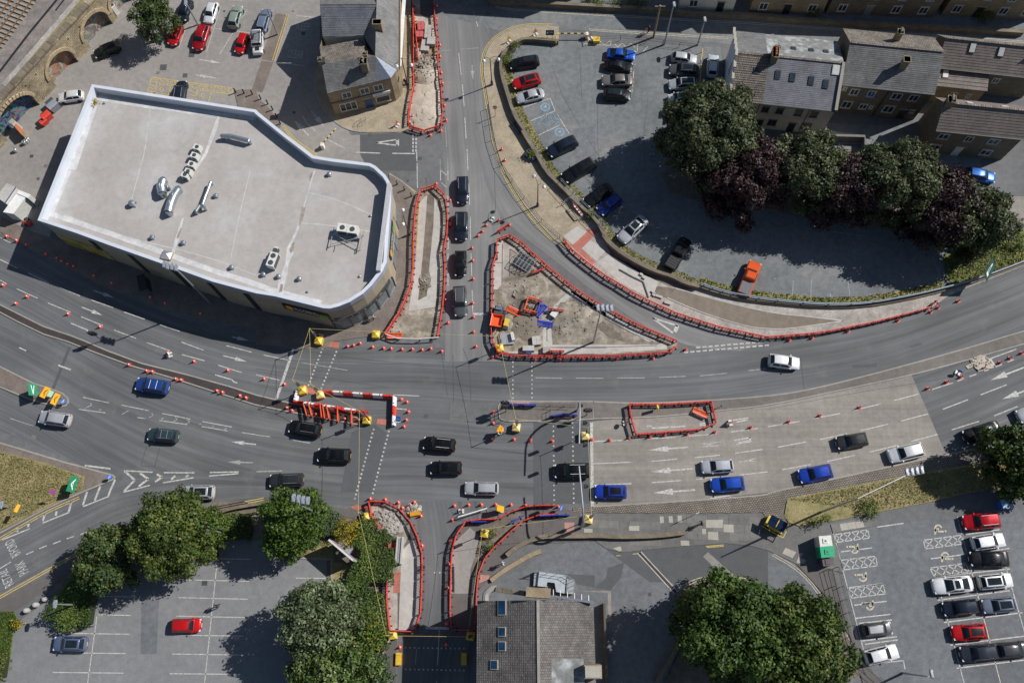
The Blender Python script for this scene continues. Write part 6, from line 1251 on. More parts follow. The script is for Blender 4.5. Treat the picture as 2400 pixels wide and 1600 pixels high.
# pickups
def pickup(front,rear,col,label,cover):
 fr,re_ = G(*front,.6),G(*rear,.6); d = fr - re_; c = (fr + re_) / 2; s = d.length / 5.2; t = thing('pickup_truck',label,'pickup',(c.x,c.y,.035),math.atan2(d.y,d.x)); t.scale = (s,min(s,1.05),min(s,1.05)); pm = paint(col); hw = .93
 v,f = [],[]; st = [(2.6,.74,.75),(2.55,.86,.9),(2.3,.95,1.0),(1.35,.98,1.08),(.2,.98,1.1),(-.35,.98,1.1),(-2.5,.97,1.08),(-2.6,.93,1.0)]
 for x,wf,zt in st:
  w_ = hw * wf; half = [(w_ * .88,.35),(w_,.5),(w_,zt - .2),(w_ * .96,zt - .06),(w_ * .88,zt)]
  for y,z in half + [(-a,b) for a,b in reversed(half)]: v.append((x,y,z))
 for i in range(len(st) - 1):
  for j in range(10): a,b = i * 10 + j,i * 10 + (j + 1) % 10; f.append((a,b,b + 10,a + 10))
 f += [tuple(range(10)),tuple(reversed(range(70,80)))]; me = mesh('body',v,f,[m_ph],True); bm = bmesh.new(); bm.from_mesh(me); bmesh.ops.recalc_face_normals(bm,faces=bm.faces); bm.to_mesh(me); bm.free(); link('body',me,t,[pm])
 mb = MB(); a = [(1.3,-.8,1.06),(1.3,.8,1.06),(-.55,.82,1.06),(-.55,-.82,1.06)]; b = [(.65,-.62,1.72),(.65,.62,1.72),(-.35,.64,1.72),(-.35,-.64,1.72)]; mb.add(a + b,[(4,5,6,7),(0,1,5,4),(1,2,6,5),(2,3,7,6),(3,0,4,7)],pm); me = mb.me('cab'); bm = bmesh.new(); bm.from_mesh(me); bmesh.ops.bevel(bm,geom=bm.edges[:],offset=.07,segments=3,affect='EDGES'); bm.to_mesh(me); bm.free(); link('cab',me,t)
 mb = MB(); L_ = lambda p,q,k: Vector(p).lerp(Vector(q),k); o_ = Vector((.03,0,.03)); w0,w1 = L_(a[0],b[0],.1),L_(a[1],b[1],.1); w2,w3 = L_(a[1],b[1],.92),L_(a[0],b[0],.92); i_ = Vector((0,.1,0)); mb.add([w0 + i_ + o_,w1 - i_ + o_,w2 - i_ + o_,w3 + i_ + o_],[(0,1,2,3)],m_glass); mb.build('windscreen',t,local=True)
 for s_ in (0,1):
  mb = MB(); p,q = (a[0],a[3]) if s_ == 0 else (a[1],a[2]); P2,q2 = (b[0],b[3]) if s_ == 0 else (b[1],b[2]); o_ = Vector((0,-.03 if s_ == 0 else .03,.01)); c4 = [L_(L_(p,q,.2),L_(P2,q2,.05),.15),L_(L_(p,q,.95),L_(P2,q2,.95),.15),L_(L_(p,q,.95),L_(P2,q2,.95),.9),L_(L_(p,q,.2),L_(P2,q2,.05),.9)]; mb.add([x + o_ for x in c4],[(0,1,2,3) if s_ == 0 else (3,2,1,0)],m_glass); mb.build('side_window',t,local=True)
 mb = MB(); mb.box((-1.55,0,1.1),(1.85,1.5,.06),cover); o = mb.build('load_bed',t,local=True)
 if cover is m_trim:
  for k in range(5): mb = MB(); mb.bar((-2.3 + k * .38,-.72,1.16),(-2.3 + k * .38,.72,1.16),.05,.05,m_darkgrey); mb.build('bed_slat',o,local=True)
 for nm,mt,ls in (('headlight',m_head,[(2.45,.7,.85),(2.45,-.7,.85)]),('tail_light',m_tail,[(-2.55,.78,.9),(-2.55,-.78,.9)]),('wing_mirror',pm,[(.95,1.03,1.15),(.95,-1.03,1.15)]),('wheel',None,[(1.65,.83,.36),(1.65,-.83,.36),(-1.6,.83,.36),(-1.6,-.83,.36)])):
  for l in ls: link(nm,CARM['suv'][nm][0],t,[mt] if mt else None,loc=l)
pickup(*K(2,1,'1605 630 1440 905'),BLK,'black pickup with slatted bed at the weedy car park edge',m_trim); pickup(*K(2,1,'2235 845 2120 1145'),(.62,.085,.012),'orange red pickup with grey load cover at car park edge',plain('grey_tonneau',(.13,.13,.14)))
# ------------------------------------------------------------------ roadworks: barriers
ORD = ['first','second','third','fourth','fifth','sixth','seventh','eighth','ninth','tenth','eleventh','twelfth','thirteenth','fourteenth','fifteenth','sixteenth','seventeenth','eighteenth','nineteenth','twentieth']
TENS = {2: 'twenty',3: 'thirty',4: 'forty',5: 'fifty'}
def ordn(i): return ORD[i] if i < 20 else TENS[(i + 1) // 10] + ('-' + ORD[(i + 1) % 10 - 1] if (i + 1) % 10 else 'th')
def barrier_mesh(kind,mat):
 mb = MB(); L = 1.84
 mb.box((0,0,.92),(L,.1,.16),mat); mb.box((0,0,.2),(L,.08,.14),mat)
 mb.box((0,0,.74),(L,.05,.12),mat); k = 6 if kind == 'wide' else 11
 for i in range(k): mb.box((-L / 2 + .04 + (L - .08) * i / (k - 1),0,.52),(.06,.045,.62),mat)
 for s in (-1,1): mb.tube([(s * (L / 2 + .05),0,.1),(s * (L / 2 + .05),0,.96)],.03,mat,6)
 a = mb.me('panel'); mb = MB(); mb.box((0,0,0),(L * .94,.106,.06),plain('white_reflective',(.62,.4,.36))); b = mb.me('reflective_strip')
 mb = MB(); mb.box((0,0,.05),(.14,.5,.09),m_rubber); mb.box((0,0,.14),(.08,.12,.1),mat); c = mb.me('foot'); return a,b,c
BAR = {('wide','r'): barrier_mesh('wide',m_red),('slot','r'): barrier_mesh('slot',m_red),('slot','o'): barrier_mesh('slot',m_orange),('slot','b'): barrier_mesh('slot',m_blue)}
def put_barrier(c,rz,kind,label,group=None,z=0.09,tilt=None,colour='red'):
 a,b,f_ = BAR[kind]; t = thing('road_barrier',label,'barrier',(c.x,c.y,z),rz,group)
 if tilt: t.rotation_euler = (tilt,0,rz); t.location.z = z + .07
 link('panel',a,t); link('reflective_strip',b,t,loc=(0,0,.925))
 for s in (-1,1): link('foot',f_,t,loc=(s * .55,0,0))
 return t
NB = [0]
def barrier_run(pts,kind,desc,group,z=.09,step=2.02):
 P_ = [Vector((p.x,p.y)) for p in (G(x,y,1.0) for x,y in pts)]; L = sum((b - a).length for a,b in zip(P_,P_[1:])); n = max(1,round(L / step)); q = resample(P_,n + 1)
 for i,(a,b) in enumerate(zip(q,q[1:])):
  d = b - a; t = put_barrier((a + b) / 2,math.atan2(d.y,d.x),kind,'%s barrier %s' % (ordn(i),desc),group,z); t.scale.x = d.length / 2.0; NB[0] += 1
RW = 'red roadworks barriers'
barrier_run(N1('850 0 865 400 870 1000 870 1400') + N2('870 700 780 950 750 1450'),('wide','r'),'from the top, left side of the north works strip',RW)
barrier_run(K(1,0,'1400 1152 1490 1195 1600 1195 1690 1152'),('slot','r'),'from the left, closing the south end of the north strip',RW)
barrier_run(N1('1340 0 1370 450 1420 1000 1430 1400') + N2('1450 200 1510 600 1520 900 1550 1200 1500 1480'),('wide','r'),'from the top, right side of the north works strip',RW)
barrier_run(K(1,1,'1178 1500 1330 1270 1420 1050 1445 850 1440 700 1455 420 1480 250 1512 170'),('wide','r'),'from the bottom, store side of the centre works strip',RW)
barrier_run(K(1,1,'1512 170 1570 132 1640 130 1720 190 1755 270 1760 480 1750 600 1720 690 1735 850 1725 1150 1700 1330 1665 1520'),('wide','r'),'from the rounded tip, right side of the centre works strip',RW)
barrier_run(A7('350 470 450 390 570 370 660 450 790 510 950 670 1200 890 1420 1080 1700 1310 2000 1520') + A8('2270 412') + K(2,1,'1000 1330 1200 1430 1400 1510 1520 1560'),('wide','r'),'from the apex, slip road side of triangle island',RW,.1)
barrier_run(K(2,2,'1530 25 1540 60 1500 92 1300 105 900 130 500 135 0 125') + A8('560 1330 370 1290'),('wide','r'),'from the right, south side of triangle island',RW,.1)
barrier_run(A8('370 1290 270 1190 250 1000 240 800 255 500 260 0') + A7('265 900 350 830 340 700 350 470'),('slot','r'),'from the bottom, west side of triangle island',RW,.1)
barrier_run(A7('350 320 350 220 430 130 530 200'),('wide','r'),'from the left, small group north of the triangle apex',RW,.02)
barrier_run(barrier_ne,('wide','r'),'from the northwest, long curving run below the car park wall',RW)
barrier_run(K(2,2,'1080 570 1350 572 1600 562 1835 545'),('wide','r'),'from the left, north side of the median rectangle',RW,.1)
barrier_run(K(2,2,'1835 545 1860 640 1880 745'),('slot','r'),'from the top, right end of the median rectangle',RW,.05)
barrier_run(K(2,2,'1880 745 1820 790 1600 812 1350 832 1140 847'),('wide','r'),'from the right, south side of the median rectangle',RW,.02)
barrier_run(K(2,2,'1140 847 1110 770 1080 570'),('slot','r'),'from the bottom, left end of the median rectangle',RW,.05)
barrier_run(S6('340 180 480 150 750 220 900 320 1050 480 1200 680 1250 900 1320 1150 1325 1568') + K(1,3,'1525 450 1520 700 1505 1000 1455 1085'),('slot','r'),'from the top, road side of southwest footway works',RW)
barrier_run(S6('340 180 340 320 400 480 620 760 740 1040 750 1180 690 1400') + K(1,3,'1210 560 1195 700 1210 950 1225 1080'),('slot','r'),'from the top, hedge side of southwest footway works',RW)
barrier_run(K(1,3,'1235 1085 1330 1090 1450 1095'),('slot','r'),'from the left, bottom of southwest footway works',RW)
barrier_run(S7('340 460 200 640 130 840 110 1100 100 1400') + K(1,3,'1790 600 1780 800 1790 1065'),('slot','r'),'from the top, left side of southeast footway works',RW)
barrier_run(S7('340 460 450 432 830 427 1000 330 1270 230 1500 215 1715 215'),('slot','r'),'from the left, junction side of southeast footway works',RW)
barrier_run(S7('1720 350 1330 372 1100 540 900 740 700 920 600 1060 500 1350') + K(1,3,'2030 620 2020 900 2005 1075'),('slot','r'),'from the top, footway side of southeast works',RW)
barrier_run(K(1,3,'1795 1078 2000 1080'),('slot','r'),'from the left, bottom of southeast footway works',RW)
def seg(a,b,kind,label,group=None,z=.1,tilt=None,zt=1.0):
 A_,B_ = G(*a,zt),G(*b,zt); d = B_ - A_; return put_barrier((A_ + B_) / 2,math.atan2(d.y,d.x),kind,label,group,z,tilt)
q = A8('930 275 1160 340'); seg(*q,('slot','o'),'orange barrier on the north side of small square excavation'); q = A8('925 290 855 500'); seg(*q,('slot','o'),'orange barrier on the west side of small square excavation'); q = A8('850 505 1075 560'); seg(*q,('slot','o'),'orange barrier on the south side of small square excavation'); q = A8('1160 350 1085 555'); seg(*q,('slot','b'),'blue barrier standing east of small square excavation')
seg(*A8('520 560 735 660'),('slot','o'),'orange barrier lying flat left of the square excavation',tilt=R(-88),zt=.1); seg(*A8('1180 420 1040 570'),('slot','b'),'blue barrier lying flat, upper of two in the triangle',tilt=R(-85),zt=.1); seg(*A8('1340 865 1110 830'),('slot','b'),'blue barrier lying flat, lower of two in the triangle',tilt=R(85),zt=.1)
seg(*A8('1330 490 1540 515'),('slot','r'),'single red barrier on the new path inside triangle'); seg(*A8('1330 1262 1558 1265'),('slot','r'),'single red barrier by the triangle south edge')
seg(*A7('1020 1020 1170 965'),('slot','r'),'red barrier leaning by the pipe trench in triangle',tilt=R(30)); seg(*K(1,1,'1235 1480 1320 1480'),('slot','o'),'orange barrier lying at the foot of centre strip',tilt=R(80),zt=.1); seg(*K(2,2,'1700 600 1790 640'),('slot','o'),'orange barrier tipped over inside the median rectangle',tilt=R(70),zt=.3)
for i,s in enumerate(('312 1255 345 1370','385 1260 410 1360','545 1265 560 1395','585 1290 600 1400','640 1290 660 1410','790 1320 790 1440','985 1360 985 1480')):
 a,b = J5(s); seg(a,b,('slot','o'),'%s orange barrier from the left stored end-on along west median' % ordn(i),'orange barriers stored on the west median')
seg(*J5('750 1295 880 1330'),('slot','r'),'red barrier standing along the median, left of yellow box',z=.1); seg(*J5('1040 1340 1165 1345'),('slot','r'),'red barrier closing median tip, left panel'); seg(*J5('1165 1345 1215 1420'),('slot','r'),'red barrier closing median tip, beside yellow box')
for i in range(6): seg(*[(x + i * 1.6,y + i * .4) for x,y in N1('890 %d 905 %d' % (400 + i * 150,560 + i * 150))],('slot','o'),'%s orange barrier from the top stacked inside north strip' % ordn(i),'orange barriers stacked in the north strip')
for s,lab in (('1010 500 1225 370','blue barrier with red signs by the southeast works'),('420 470 650 465','blue barrier set in the run above southeast works'),('1480 380 1690 370','blue barrier left of the pair near the signal mast'),('1720 365 1900 365','blue barrier right of the pair near the signal mast')): seg(*S7(s),('slot','b'),lab,z=.09)
X_ = lambda s: prs(s,1140,920,7.84)
for s,lab in (('410 200 640 210','blue barrier on crossing island, northwest one'),('640 210 890 220','blue barrier on crossing island, north middle one'),('1190 420 1400 385','blue barrier on crossing island, south left one'),('1420 380 1640 405','blue barrier on crossing island, south right one')): seg(*X_(s),('slot','b'),lab)
# water-filled red and white blocks
def block_mesh(mat):
 mb = MB(); prof = [(-.27,0),(-.27,.28),(-.12,.45),(-.09,.9),(.09,.9),(.12,.45),(.27,.28),(.27,0)]; L = .98; v = [(x,y,z) for x in (-L,L) for y,z in prof]; k = 8
 mb.add(v,[(i,(i + 1) % k,k + (i + 1) % k,k + i) for i in range(k)] + [tuple(reversed(range(k))),tuple(range(k,2 * k))],mat); return mb.me('body')
BLOCK = [block_mesh(m_red),block_mesh(m_wht)]; lid = MB(); lid.tube([(0,0,.9),(0,0,.94)],.09,m_black,10); lidm = lid.me('filler_cap')
def blocks(a,b,n,start,where):
 A_,B_ = G(*a,.5),G(*b,.5); d = (B_ - A_) / n
 for i in range(n):
  c = A_ + d * (i + .5); t = thing('water_filled_barrier','%s water filled block, %s %s' % ('white' if (i + start) % 2 else 'red',ordn(i),where),'barrier',(c.x,c.y,.03),math.atan2(d.y,d.x),'red and white water filled blocks'); t.scale.x = d.length / 2.0
  link('body',BLOCK[(i + start) % 2],t); link('filler_cap',lidm,t,loc=(.5,0,0))
blocks(*J5('590 1065 1570 1140'),7,0,'from left in the north row'); blocks(*J5('1590 1140 1580 1550'),3,1,'from top in the east row'); blocks(*J5('175 1210 1035 1340'),6,0,'from left in the south row'); blocks(*J5('222 1065 190 1195'),1,1,'alone in the west end')
# cones
def cone_parts():
 mb = MB(); mb.box((0,0,.03),(.44,.44,.06),m_conepaint); a = mb.me('base'); mb = MB(); mb.lathe((0,0,.05),[(.17,0),(.035,.7)],m_conepaint,12); b = mb.me('cone',True); mb = MB(); mb.lathe((0,0,.28),[(.133,0),(.083,.22)],plain('cone_sleeve',(.75,.72,.7)),12); c = mb.me('sleeve',True); return a,b,c
CONE = cone_parts(); NC = [0]
def cones(pts,desc,z=.02):
 for i,(x,y) in enumerate(pts):
  p = G(x,y,.3); t = thing('traffic_cone',('%s red cone %s' % (ordn(i),desc)) if len(pts) > 1 else 'single red cone %s' % desc,'traffic cone',(p.x,p.y,z),random.uniform(0,1.5),'red traffic cones'); NC[0] += 1
  link('base',CONE[0],t); link('cone',CONE[1],t); link('sleeve',CONE[2],t)
cones(K(1,0,'1662 55 1656 172 1688 412 1690 518 1700 665 1712 762 1730 965 1745 1100 1700 1200 1602 1238'),'from the top beside the north works strip')
cones(K(1,0,'1438 1065'),'inside the foot of north works strip',.09); cones(K(1,0,'2258 1370 2285 1470'),'on the beige footway behind the railing',.1)
cones(K(1,1,'1655 115 1780 268 1785 492 1738 1182 1765 1392'),'from the top along right of centre works strip')
cones(K(1,1,'2328 492 2230 452 2115 495 2080 552 2042 592 1985 705 1990 820 1995 990 1990 1212 1998 1340 1998 1475'),'from the top in the line left of triangle island'); cones(K(1,2,'2020 42'),'in the junction mouth left of triangle')
cones(K(1,2,'840 42 895 32 955 14 1070 48 1170 58 1240 62 1340 68 1435 68 1525 72 1605 62 1705 86'),'from the left below the centre works strip'); cones(K(1,2,'2175 142 2208 135'),'at the triangle southwest corner')
cones(K(0,1,'60 602 150 640 240 678 420 765 520 802 565 828 622 856 676 876 862 962 1025 1030 1378 1160 1515 1215 1840 1310'),'from the left on the shaded store footway',.09)
cones(K(0,1,'22 1048 242 1152 140 1216 620 1312 915 1430'),'from the left on the west approach lanes'); cones(K(0,2,'1542 102 1780 180 2090 262'),'from the left in the right turn lane'); cones(K(1,2,'72 342 260 390 442 412'),'from the left at the west stop line')
cones(K(0,2,'1182 212 1345 268 1398 276 1612 342 1662 352 1992 452 2042 466 2202 496 2258 516') + K(1,2,'282 608 330 632'),'from the left along the maroon median',.1); cones(K(1,2,'552 668 815 708 945 718'),'from the left among the stored barriers',.1)
cones(K(1,2,'1335 528 1385 552 1400 642 1380 718 1358 778'),'from the top right of the red and white blocks'); cones(K(1,2,'2180 648 2178 748 2172 892'),'from the top at the tip of crossing island')
cones(K(2,2,'215 166 443 166 655 162 970 156 1298 150'),'from the left below the triangle south side'); cones(K(2,2,'18 896 168 906 370 912 737 897 900 902 1077 882 1270 872 1408 857 1615 847 1868 828 2198 785'),'from the left in the line across the concrete approach'); cones(K(3,2,'195 732 480 677 845 602 1475 428 1650 368 1780 320 1985 242 2140 190 2230 148 2340 102'),'from the left in the closed outer lane')
cones(K(3,1,'200 1552 410 1532 740 1470 1200 1370 1500 1292 1570 1252 1755 1192'),'from the left outside the long curving barrier run'); cones(K(2,2,'1598 70'),'at the triangle east tip')
cones(S6('370 140 650 155 890 208 965 308 1110 248 1185 203 1305 458 1325 1002'),'from the left around southwest footway works'); cones(S6('282 308'),'beside the yellow box at southwest works',.09)
cones(S6('1920 268 2180 252') + S7('575 208 795 208 1030 208 1250 212 1755 242'),'from the left in the row above southeast works'); cones(S6('1885 532 1840 918 1820 1338') + S7('65 1482') + K(1,3,'1750 1022'),'from the top down the left of southeast works'); cones(K(1,3,'1745 1215 1320 1238'),'in the shaded mouth of south road')
# yellow temporary signal boxes, masts and cables
def signal_head(t,loc,rz,mat=m_black,n=3,name='signal_head'):
 mb = MB(); mb.box((0,0,0),(.3,.34,1.0),mat)
 o = mb.build(name,t,local=True); o.location = loc; o.rotation_euler = (0,0,rz)
 for k in range(n):
  mb = MB(); mb.tube([(.15,0,.3 - k * .3),(.34,0,.3 - k * .3)],.11,mat,8); h_ = mb.build('hood',o,local=True)
 return o
tops = {}
def sigbox(key,px,label,mast=True,mat=m_yel,rz=0.0,hd=0.0):
 p = G(*px,.8); t = thing('temporary_signal',label,'temporary signal',(p.x,p.y,.04),rz); s = .48
 mb = MB(); mb.add([(-s,-s,0),(s,-s,0),(s,s,0),(-s,s,0),(-s,-s,.75),(s,-s,.75),(s,s,.75),(-s,s,.75),(0,0,1.0)],[(0,1,5,4),(1,2,6,5),(2,3,7,6),(3,0,4,7),(4,5,8),(5,6,8),(6,7,8),(7,4,8)],mat); mb.build('battery_box',t,local=True)
 if mast:
  mb = MB(); mb.tube([(0,0,.9),(0,0,5.5)],.05,m_yel,8); mb.build('mast',t,local=True); signal_head(t,(.1,0,3.4),hd,m_darkgrey)
  tops[key] = Vector((p.x,p.y,5.5))
for key,px,lab,mast,mt in (('b1',J5('520 345')[0],'yellow signal box and mast in the shade of the store corner',1,m_yel),('b5',J5('1330 255')[0],'yellow signal box on the store footway by curved window',0,m_yel),('b2',J5('290 1045')[0],'yellow signal box and mast at west end of median blocks',1,m_yel),('b3',J5('540 1105')[0],'pale yellow signal box inside the red and white blocks',1,m_yelp),('b4',J5('1200 1465')[0],'yellow signal box and mast at the median tip',1,m_yel),
  ('c1',X_('550 630')[0],'pale yellow signal box and mast below the crossing island',1,m_yelp),('c2',X_('1820 785')[0],'pale yellow signal box and mast at concrete stop line',1,m_yelp),('a1',A8('400 1210')[0],'yellow signal box and mast in triangle southwest corner',1,m_yel),('s1',S6('290 470')[0],'yellow signal box and mast beside the yellow shrub',1,m_yel),('s2',S7('625 645')[0],'yellow signal box and mast in the weedy bed',1,m_yel),('s3',S7('2220 430')[0],'pale yellow signal box and mast on flagged footway',1,m_yelp),('d1',K(1,3,'1255 1125')[0],'yellow signal box and mast left of shaded south road',1,m_yel),('d2',K(1,3,'1970 1135')[0],'yellow signal box and mast right of shaded south road',1,m_yel)):
 sigbox(key,px,lab,bool(mast),mt,random.uniform(-.2,.2),random.uniform(0,6))
for a,b,lab in (('b1','b2','yellow cable from store corner mast to west median mast'),('b1','b3','yellow cable from store corner mast to mast within blocks'),('b2','b3','short yellow cable between the two western masts'),('b3','b4','yellow cable slanting over the red and white blocks'),('b1','a1','yellow cable from store corner mast across to triangle'),('a1','c1','yellow cable from triangle corner to crossing island'),('c1','c2','yellow cable over crossing island to the stop line'),('b4','s1','yellow cable across the junction to southwest works'),('s1','d1','yellow cable down beside the hedge on south road'),('d1','d2','yellow cable spanning the south road'),('d2','s2','yellow cable up the right side of south road'),('s2','s3','yellow cable along the southeast footway works'),('s3','c2','yellow cable beside the stop line northwards')):
 A_,B_ = tops[a],tops[b]; sag = (B_ - A_).length * .012; mb = MB(); mb.tube([A_.lerp(B_,k / 10) - Vector((0,0,sag * 4 * (k / 10) * (1 - k / 10))) for k in range(11)],.019,m_cable,5); o = mb.build('overhead_cable'); tag(o,lab,'cable','yellow overhead cables')
for px,lab in ((K(1,3,'1310 1345')[0],'amber ramp mat at left edge of shaded south road'),(K(1,3,'1912 1345')[0],'amber ramp mat at right edge of shaded south road')):
 p = G(*px,.2); t = thing('amber_plate',lab,'plate',(p.x,p.y,.02)); mb = MB(); mb.box((0,0,.2),(.65,1.35,.4),m_amber); mb.build('slab',t,local=True); mb = MB(); mb.box((0,0,.42),(.5,1.2,.03),m_yel); mb.build('grip_top',t,local=True)
# cantilever signal masts
def mast_arm(base,tip,label,heads,H_=6.3):
 A_ = G(*base,.1); B_ = G(*tip,H_); t = thing('signal_mast',label,'traffic light',(A_.x,A_.y,.1)); d = Vector((B_.x - A_.x,B_.y - A_.y,0)); pts = [A_,A_ + Vector((0,0,H_ * .62))]
 for k in range(1,7): a = math.pi / 2 * k / 6; pts.append(Vector((A_.x,A_.y,H_ * .62)) + d.normalized() * 2.2 * (1 - math.cos(a)) + Vector((0,0,H_ * .38 * math.sin(a))))
 pts.append(Vector((B_.x,B_.y,H_))); mb = MB(); mb.tube(pts,.16,m_steel,10,.09); mb.build('pole',t,smooth=True)
 for q in heads: p = pmat(t).inverted() @ G(*q,H_ - .4); signal_head(t,p + Vector((.25,0,0)),0.0)
 p = pmat(t).inverted() @ (A_ + Vector((.2,0,2.6))); signal_head(t,p,0.0)
mast_arm((1353,962),X_('1705 935')[0],'curved cantilever signal mast rising from the crossing island',X_('1760 550 1760 960'))
mast_arm((1362,1236),(1357,1092),'curved cantilever signal mast rising from the flagged footway',[(1367,1139)])
for px,lab in ((X_('340 190')[0],'black signal post at the northwest tip of crossing island'),(X_('350 260')[0],'black signal post with yellow box on crossing island'),(X_('1860 330')[0],'black signal post at the east end of crossing island'),(K(0,1,'855 1500')[0],'portable signal on the west approach beside the median')):
 p = G(*px,2.6); t = thing('signal_post',lab,'traffic light',(p.x,p.y,.1)); mb = MB(); mb.tube([(0,0,0),(0,0,3.2)],.06,m_darkgrey,8); mb.build('pole',t,local=True); signal_head(t,(.2,0,2.7),0); signal_head(t,(-.2,0,2.7),math.pi)
# street lamps
def mast_lamp(base,heads,H_,label,name='street_lamp'):
 A_ = G(*base); t = thing(name,label,'street lamp',A_); P_ = [G(*q,H_) for q in heads]; c = sum(P_,Vector()) / len(P_); mb = MB(); mb.tube([A_,A_ + Vector((0,0,H_))],.14,m_steel,10,.07); mb.build('pole',t); A2 = A_ + Vector((0,0,H_))
 mb = MB(); mb.tube([A2,c],.05,m_steel,6); mb.tube([P_[0],P_[-1]] if len(P_) > 1 else [A2,P_[0]],.04,m_steel,6); mb.build('bracket',t)
 lm = MB(); lm.add([(-.2,-.5,0),(.2,-.5,0),(.28,.15,0),(.2,.5,0),(-.2,.5,0),(-.28,.15,0),(-.14,-.42,.14),(.14,-.42,.14),(.2,.15,.18),(.14,.42,.12),(-.14,.42,.12),(-.2,.15,.18)],[(6,7,8,9,10,11)] + [(i,(i + 1) % 6,6 + (i + 1) % 6,6 + i) for i in range(6)] + [(5,4,3,2,1,0)],plain('lamp_casing',(.24,.265,.3),.5,.2))
 me = lm.me('lamp_head')
 for p in P_: o = link('lamp_head',me,t,loc=pmat(t).inverted() @ p); o.scale = (.92,.95,.95)
mast_lamp((1391,802),K(2,1,'790 1258 833 1258 875 1262 915 1262'),12.2,'tall floodlight mast with four heads on the triangle island')
mast_lamp((495,712),K(0,1,'1510 860 1540 875 1580 880 1618 890'),12.2,'tall floodlight mast with four heads beside the store')
mast_lamp((1925,1199),K(3,2,'1278 1200 1325 1195 1370 1185 1415 1178'),12.2,'tall floodlight mast with four heads on the right verge')
mast_lamp((762,1212),K(1,2,'345 1435 390 1445 432 1455 475 1462'),12.2,'tall floodlight mast with four heads over the bright tree')
mast_lamp((190,1417),[(129,1415)],5.9,'slender pale lamp post standing in the clipped hedge'); mast_lamp((537,1253),[(488,1246)],5.9,'slender pale lamp post behind the broad dark tree')
mast_lamp((2116,1576),[(2184,1578)],6.5,'lamp post with square head in the long stay car park'); mast_lamp((1557,105),[(1580,11)],8.6,'tall grey lamp post on the top street'); mast_lamp((1635,106),[(1652,46)],5.6,'shorter grey lamp post near the white gable')
mast_lamp(K(1,0,'200 320')[0],[K(1,0,'145 95')[0]],5.5,'car park lamp beside the brown paved strip'); mast_lamp(K(0,0,'1820 230')[0],[K(0,0,'1705 30')[0]],5.5,'car park lamp between the two red cars')
mast_lamp((20,1188),[(2,1183)],6.0,'sign pole cut by the left edge below the verge')
m_globe = plain('opal_globe',(.75,.77,.8),.2)
def heritage(base,globes,label,H_=6.0,mat=m_darkgrey):
 A_ = G(*base,.09); t = thing('heritage_lamp',label,'street lamp',A_); mb = MB(); mb.tube([A_,A_ + Vector((0,0,H_))],.09,mat,8,.05); mb.lathe(A_,[(.2,0),(.18,.8),(.1,1.0)],mat,8); mb.build('pole',t)
 for q in globes:
  p = G(*q,H_ - .5); top = A_ + Vector((0,0,H_ - .1)); mid = Vector(((p.x + top.x) / 2,(p.y + top.y) / 2,H_ + .7)); pts = [top.lerp(mid,k / 6).lerp(mid.lerp(p + Vector((0,0,.4)),k / 6),k / 6) for k in range(7)]; mb = MB(); mb.tube(pts,.03,mat,6); mb.build('arm',t)
  mb = MB(); c = pmat(t).inverted() @ p; mb.lathe(c,[(.05,.28),(.24,.1),(.26,0),(.22,-.14),(.08,-.24)],m_globe,12); mb.build('globe',t,local=True,smooth=True)
heritage(K(2,1,'235 325')[0],K(2,1,'200 52 293 150'),'twin globe heritage lamp on the beige footway'); heritage(E1c('415 1560')[0],E1c('265 1125 533 1095'),'twin globe heritage lamp at the curved north corner'); heritage(N2('735 560')[0],N2('487 155 822 130'),'twin globe heritage lamp beside the corner pub'); heritage(K(1,1,'1408 590')[0],K(1,1,'1348 362 1350 492'),'twin globe heritage lamp on the store footway'); heritage(K(1,2,'820 -300')[0],K(1,2,'800 -340'),'single globe lamp near the curved shop window',3.0)
p0 = G(*K(2,0,'1300 345')[0]); t = thing('telegraph_pole','brown wooden telegraph pole leaning over the top street','pole',p0); mb = MB(); mb.tube([p0,p0 + Vector((0,0,6.8))],.17,m_wood,10,.12); mb.build('shaft',t); mb = MB(); mb.box(p0 + Vector((0,0,6.6)),(1.4,.1,.12),m_wood); mb.build('crossarm',t)
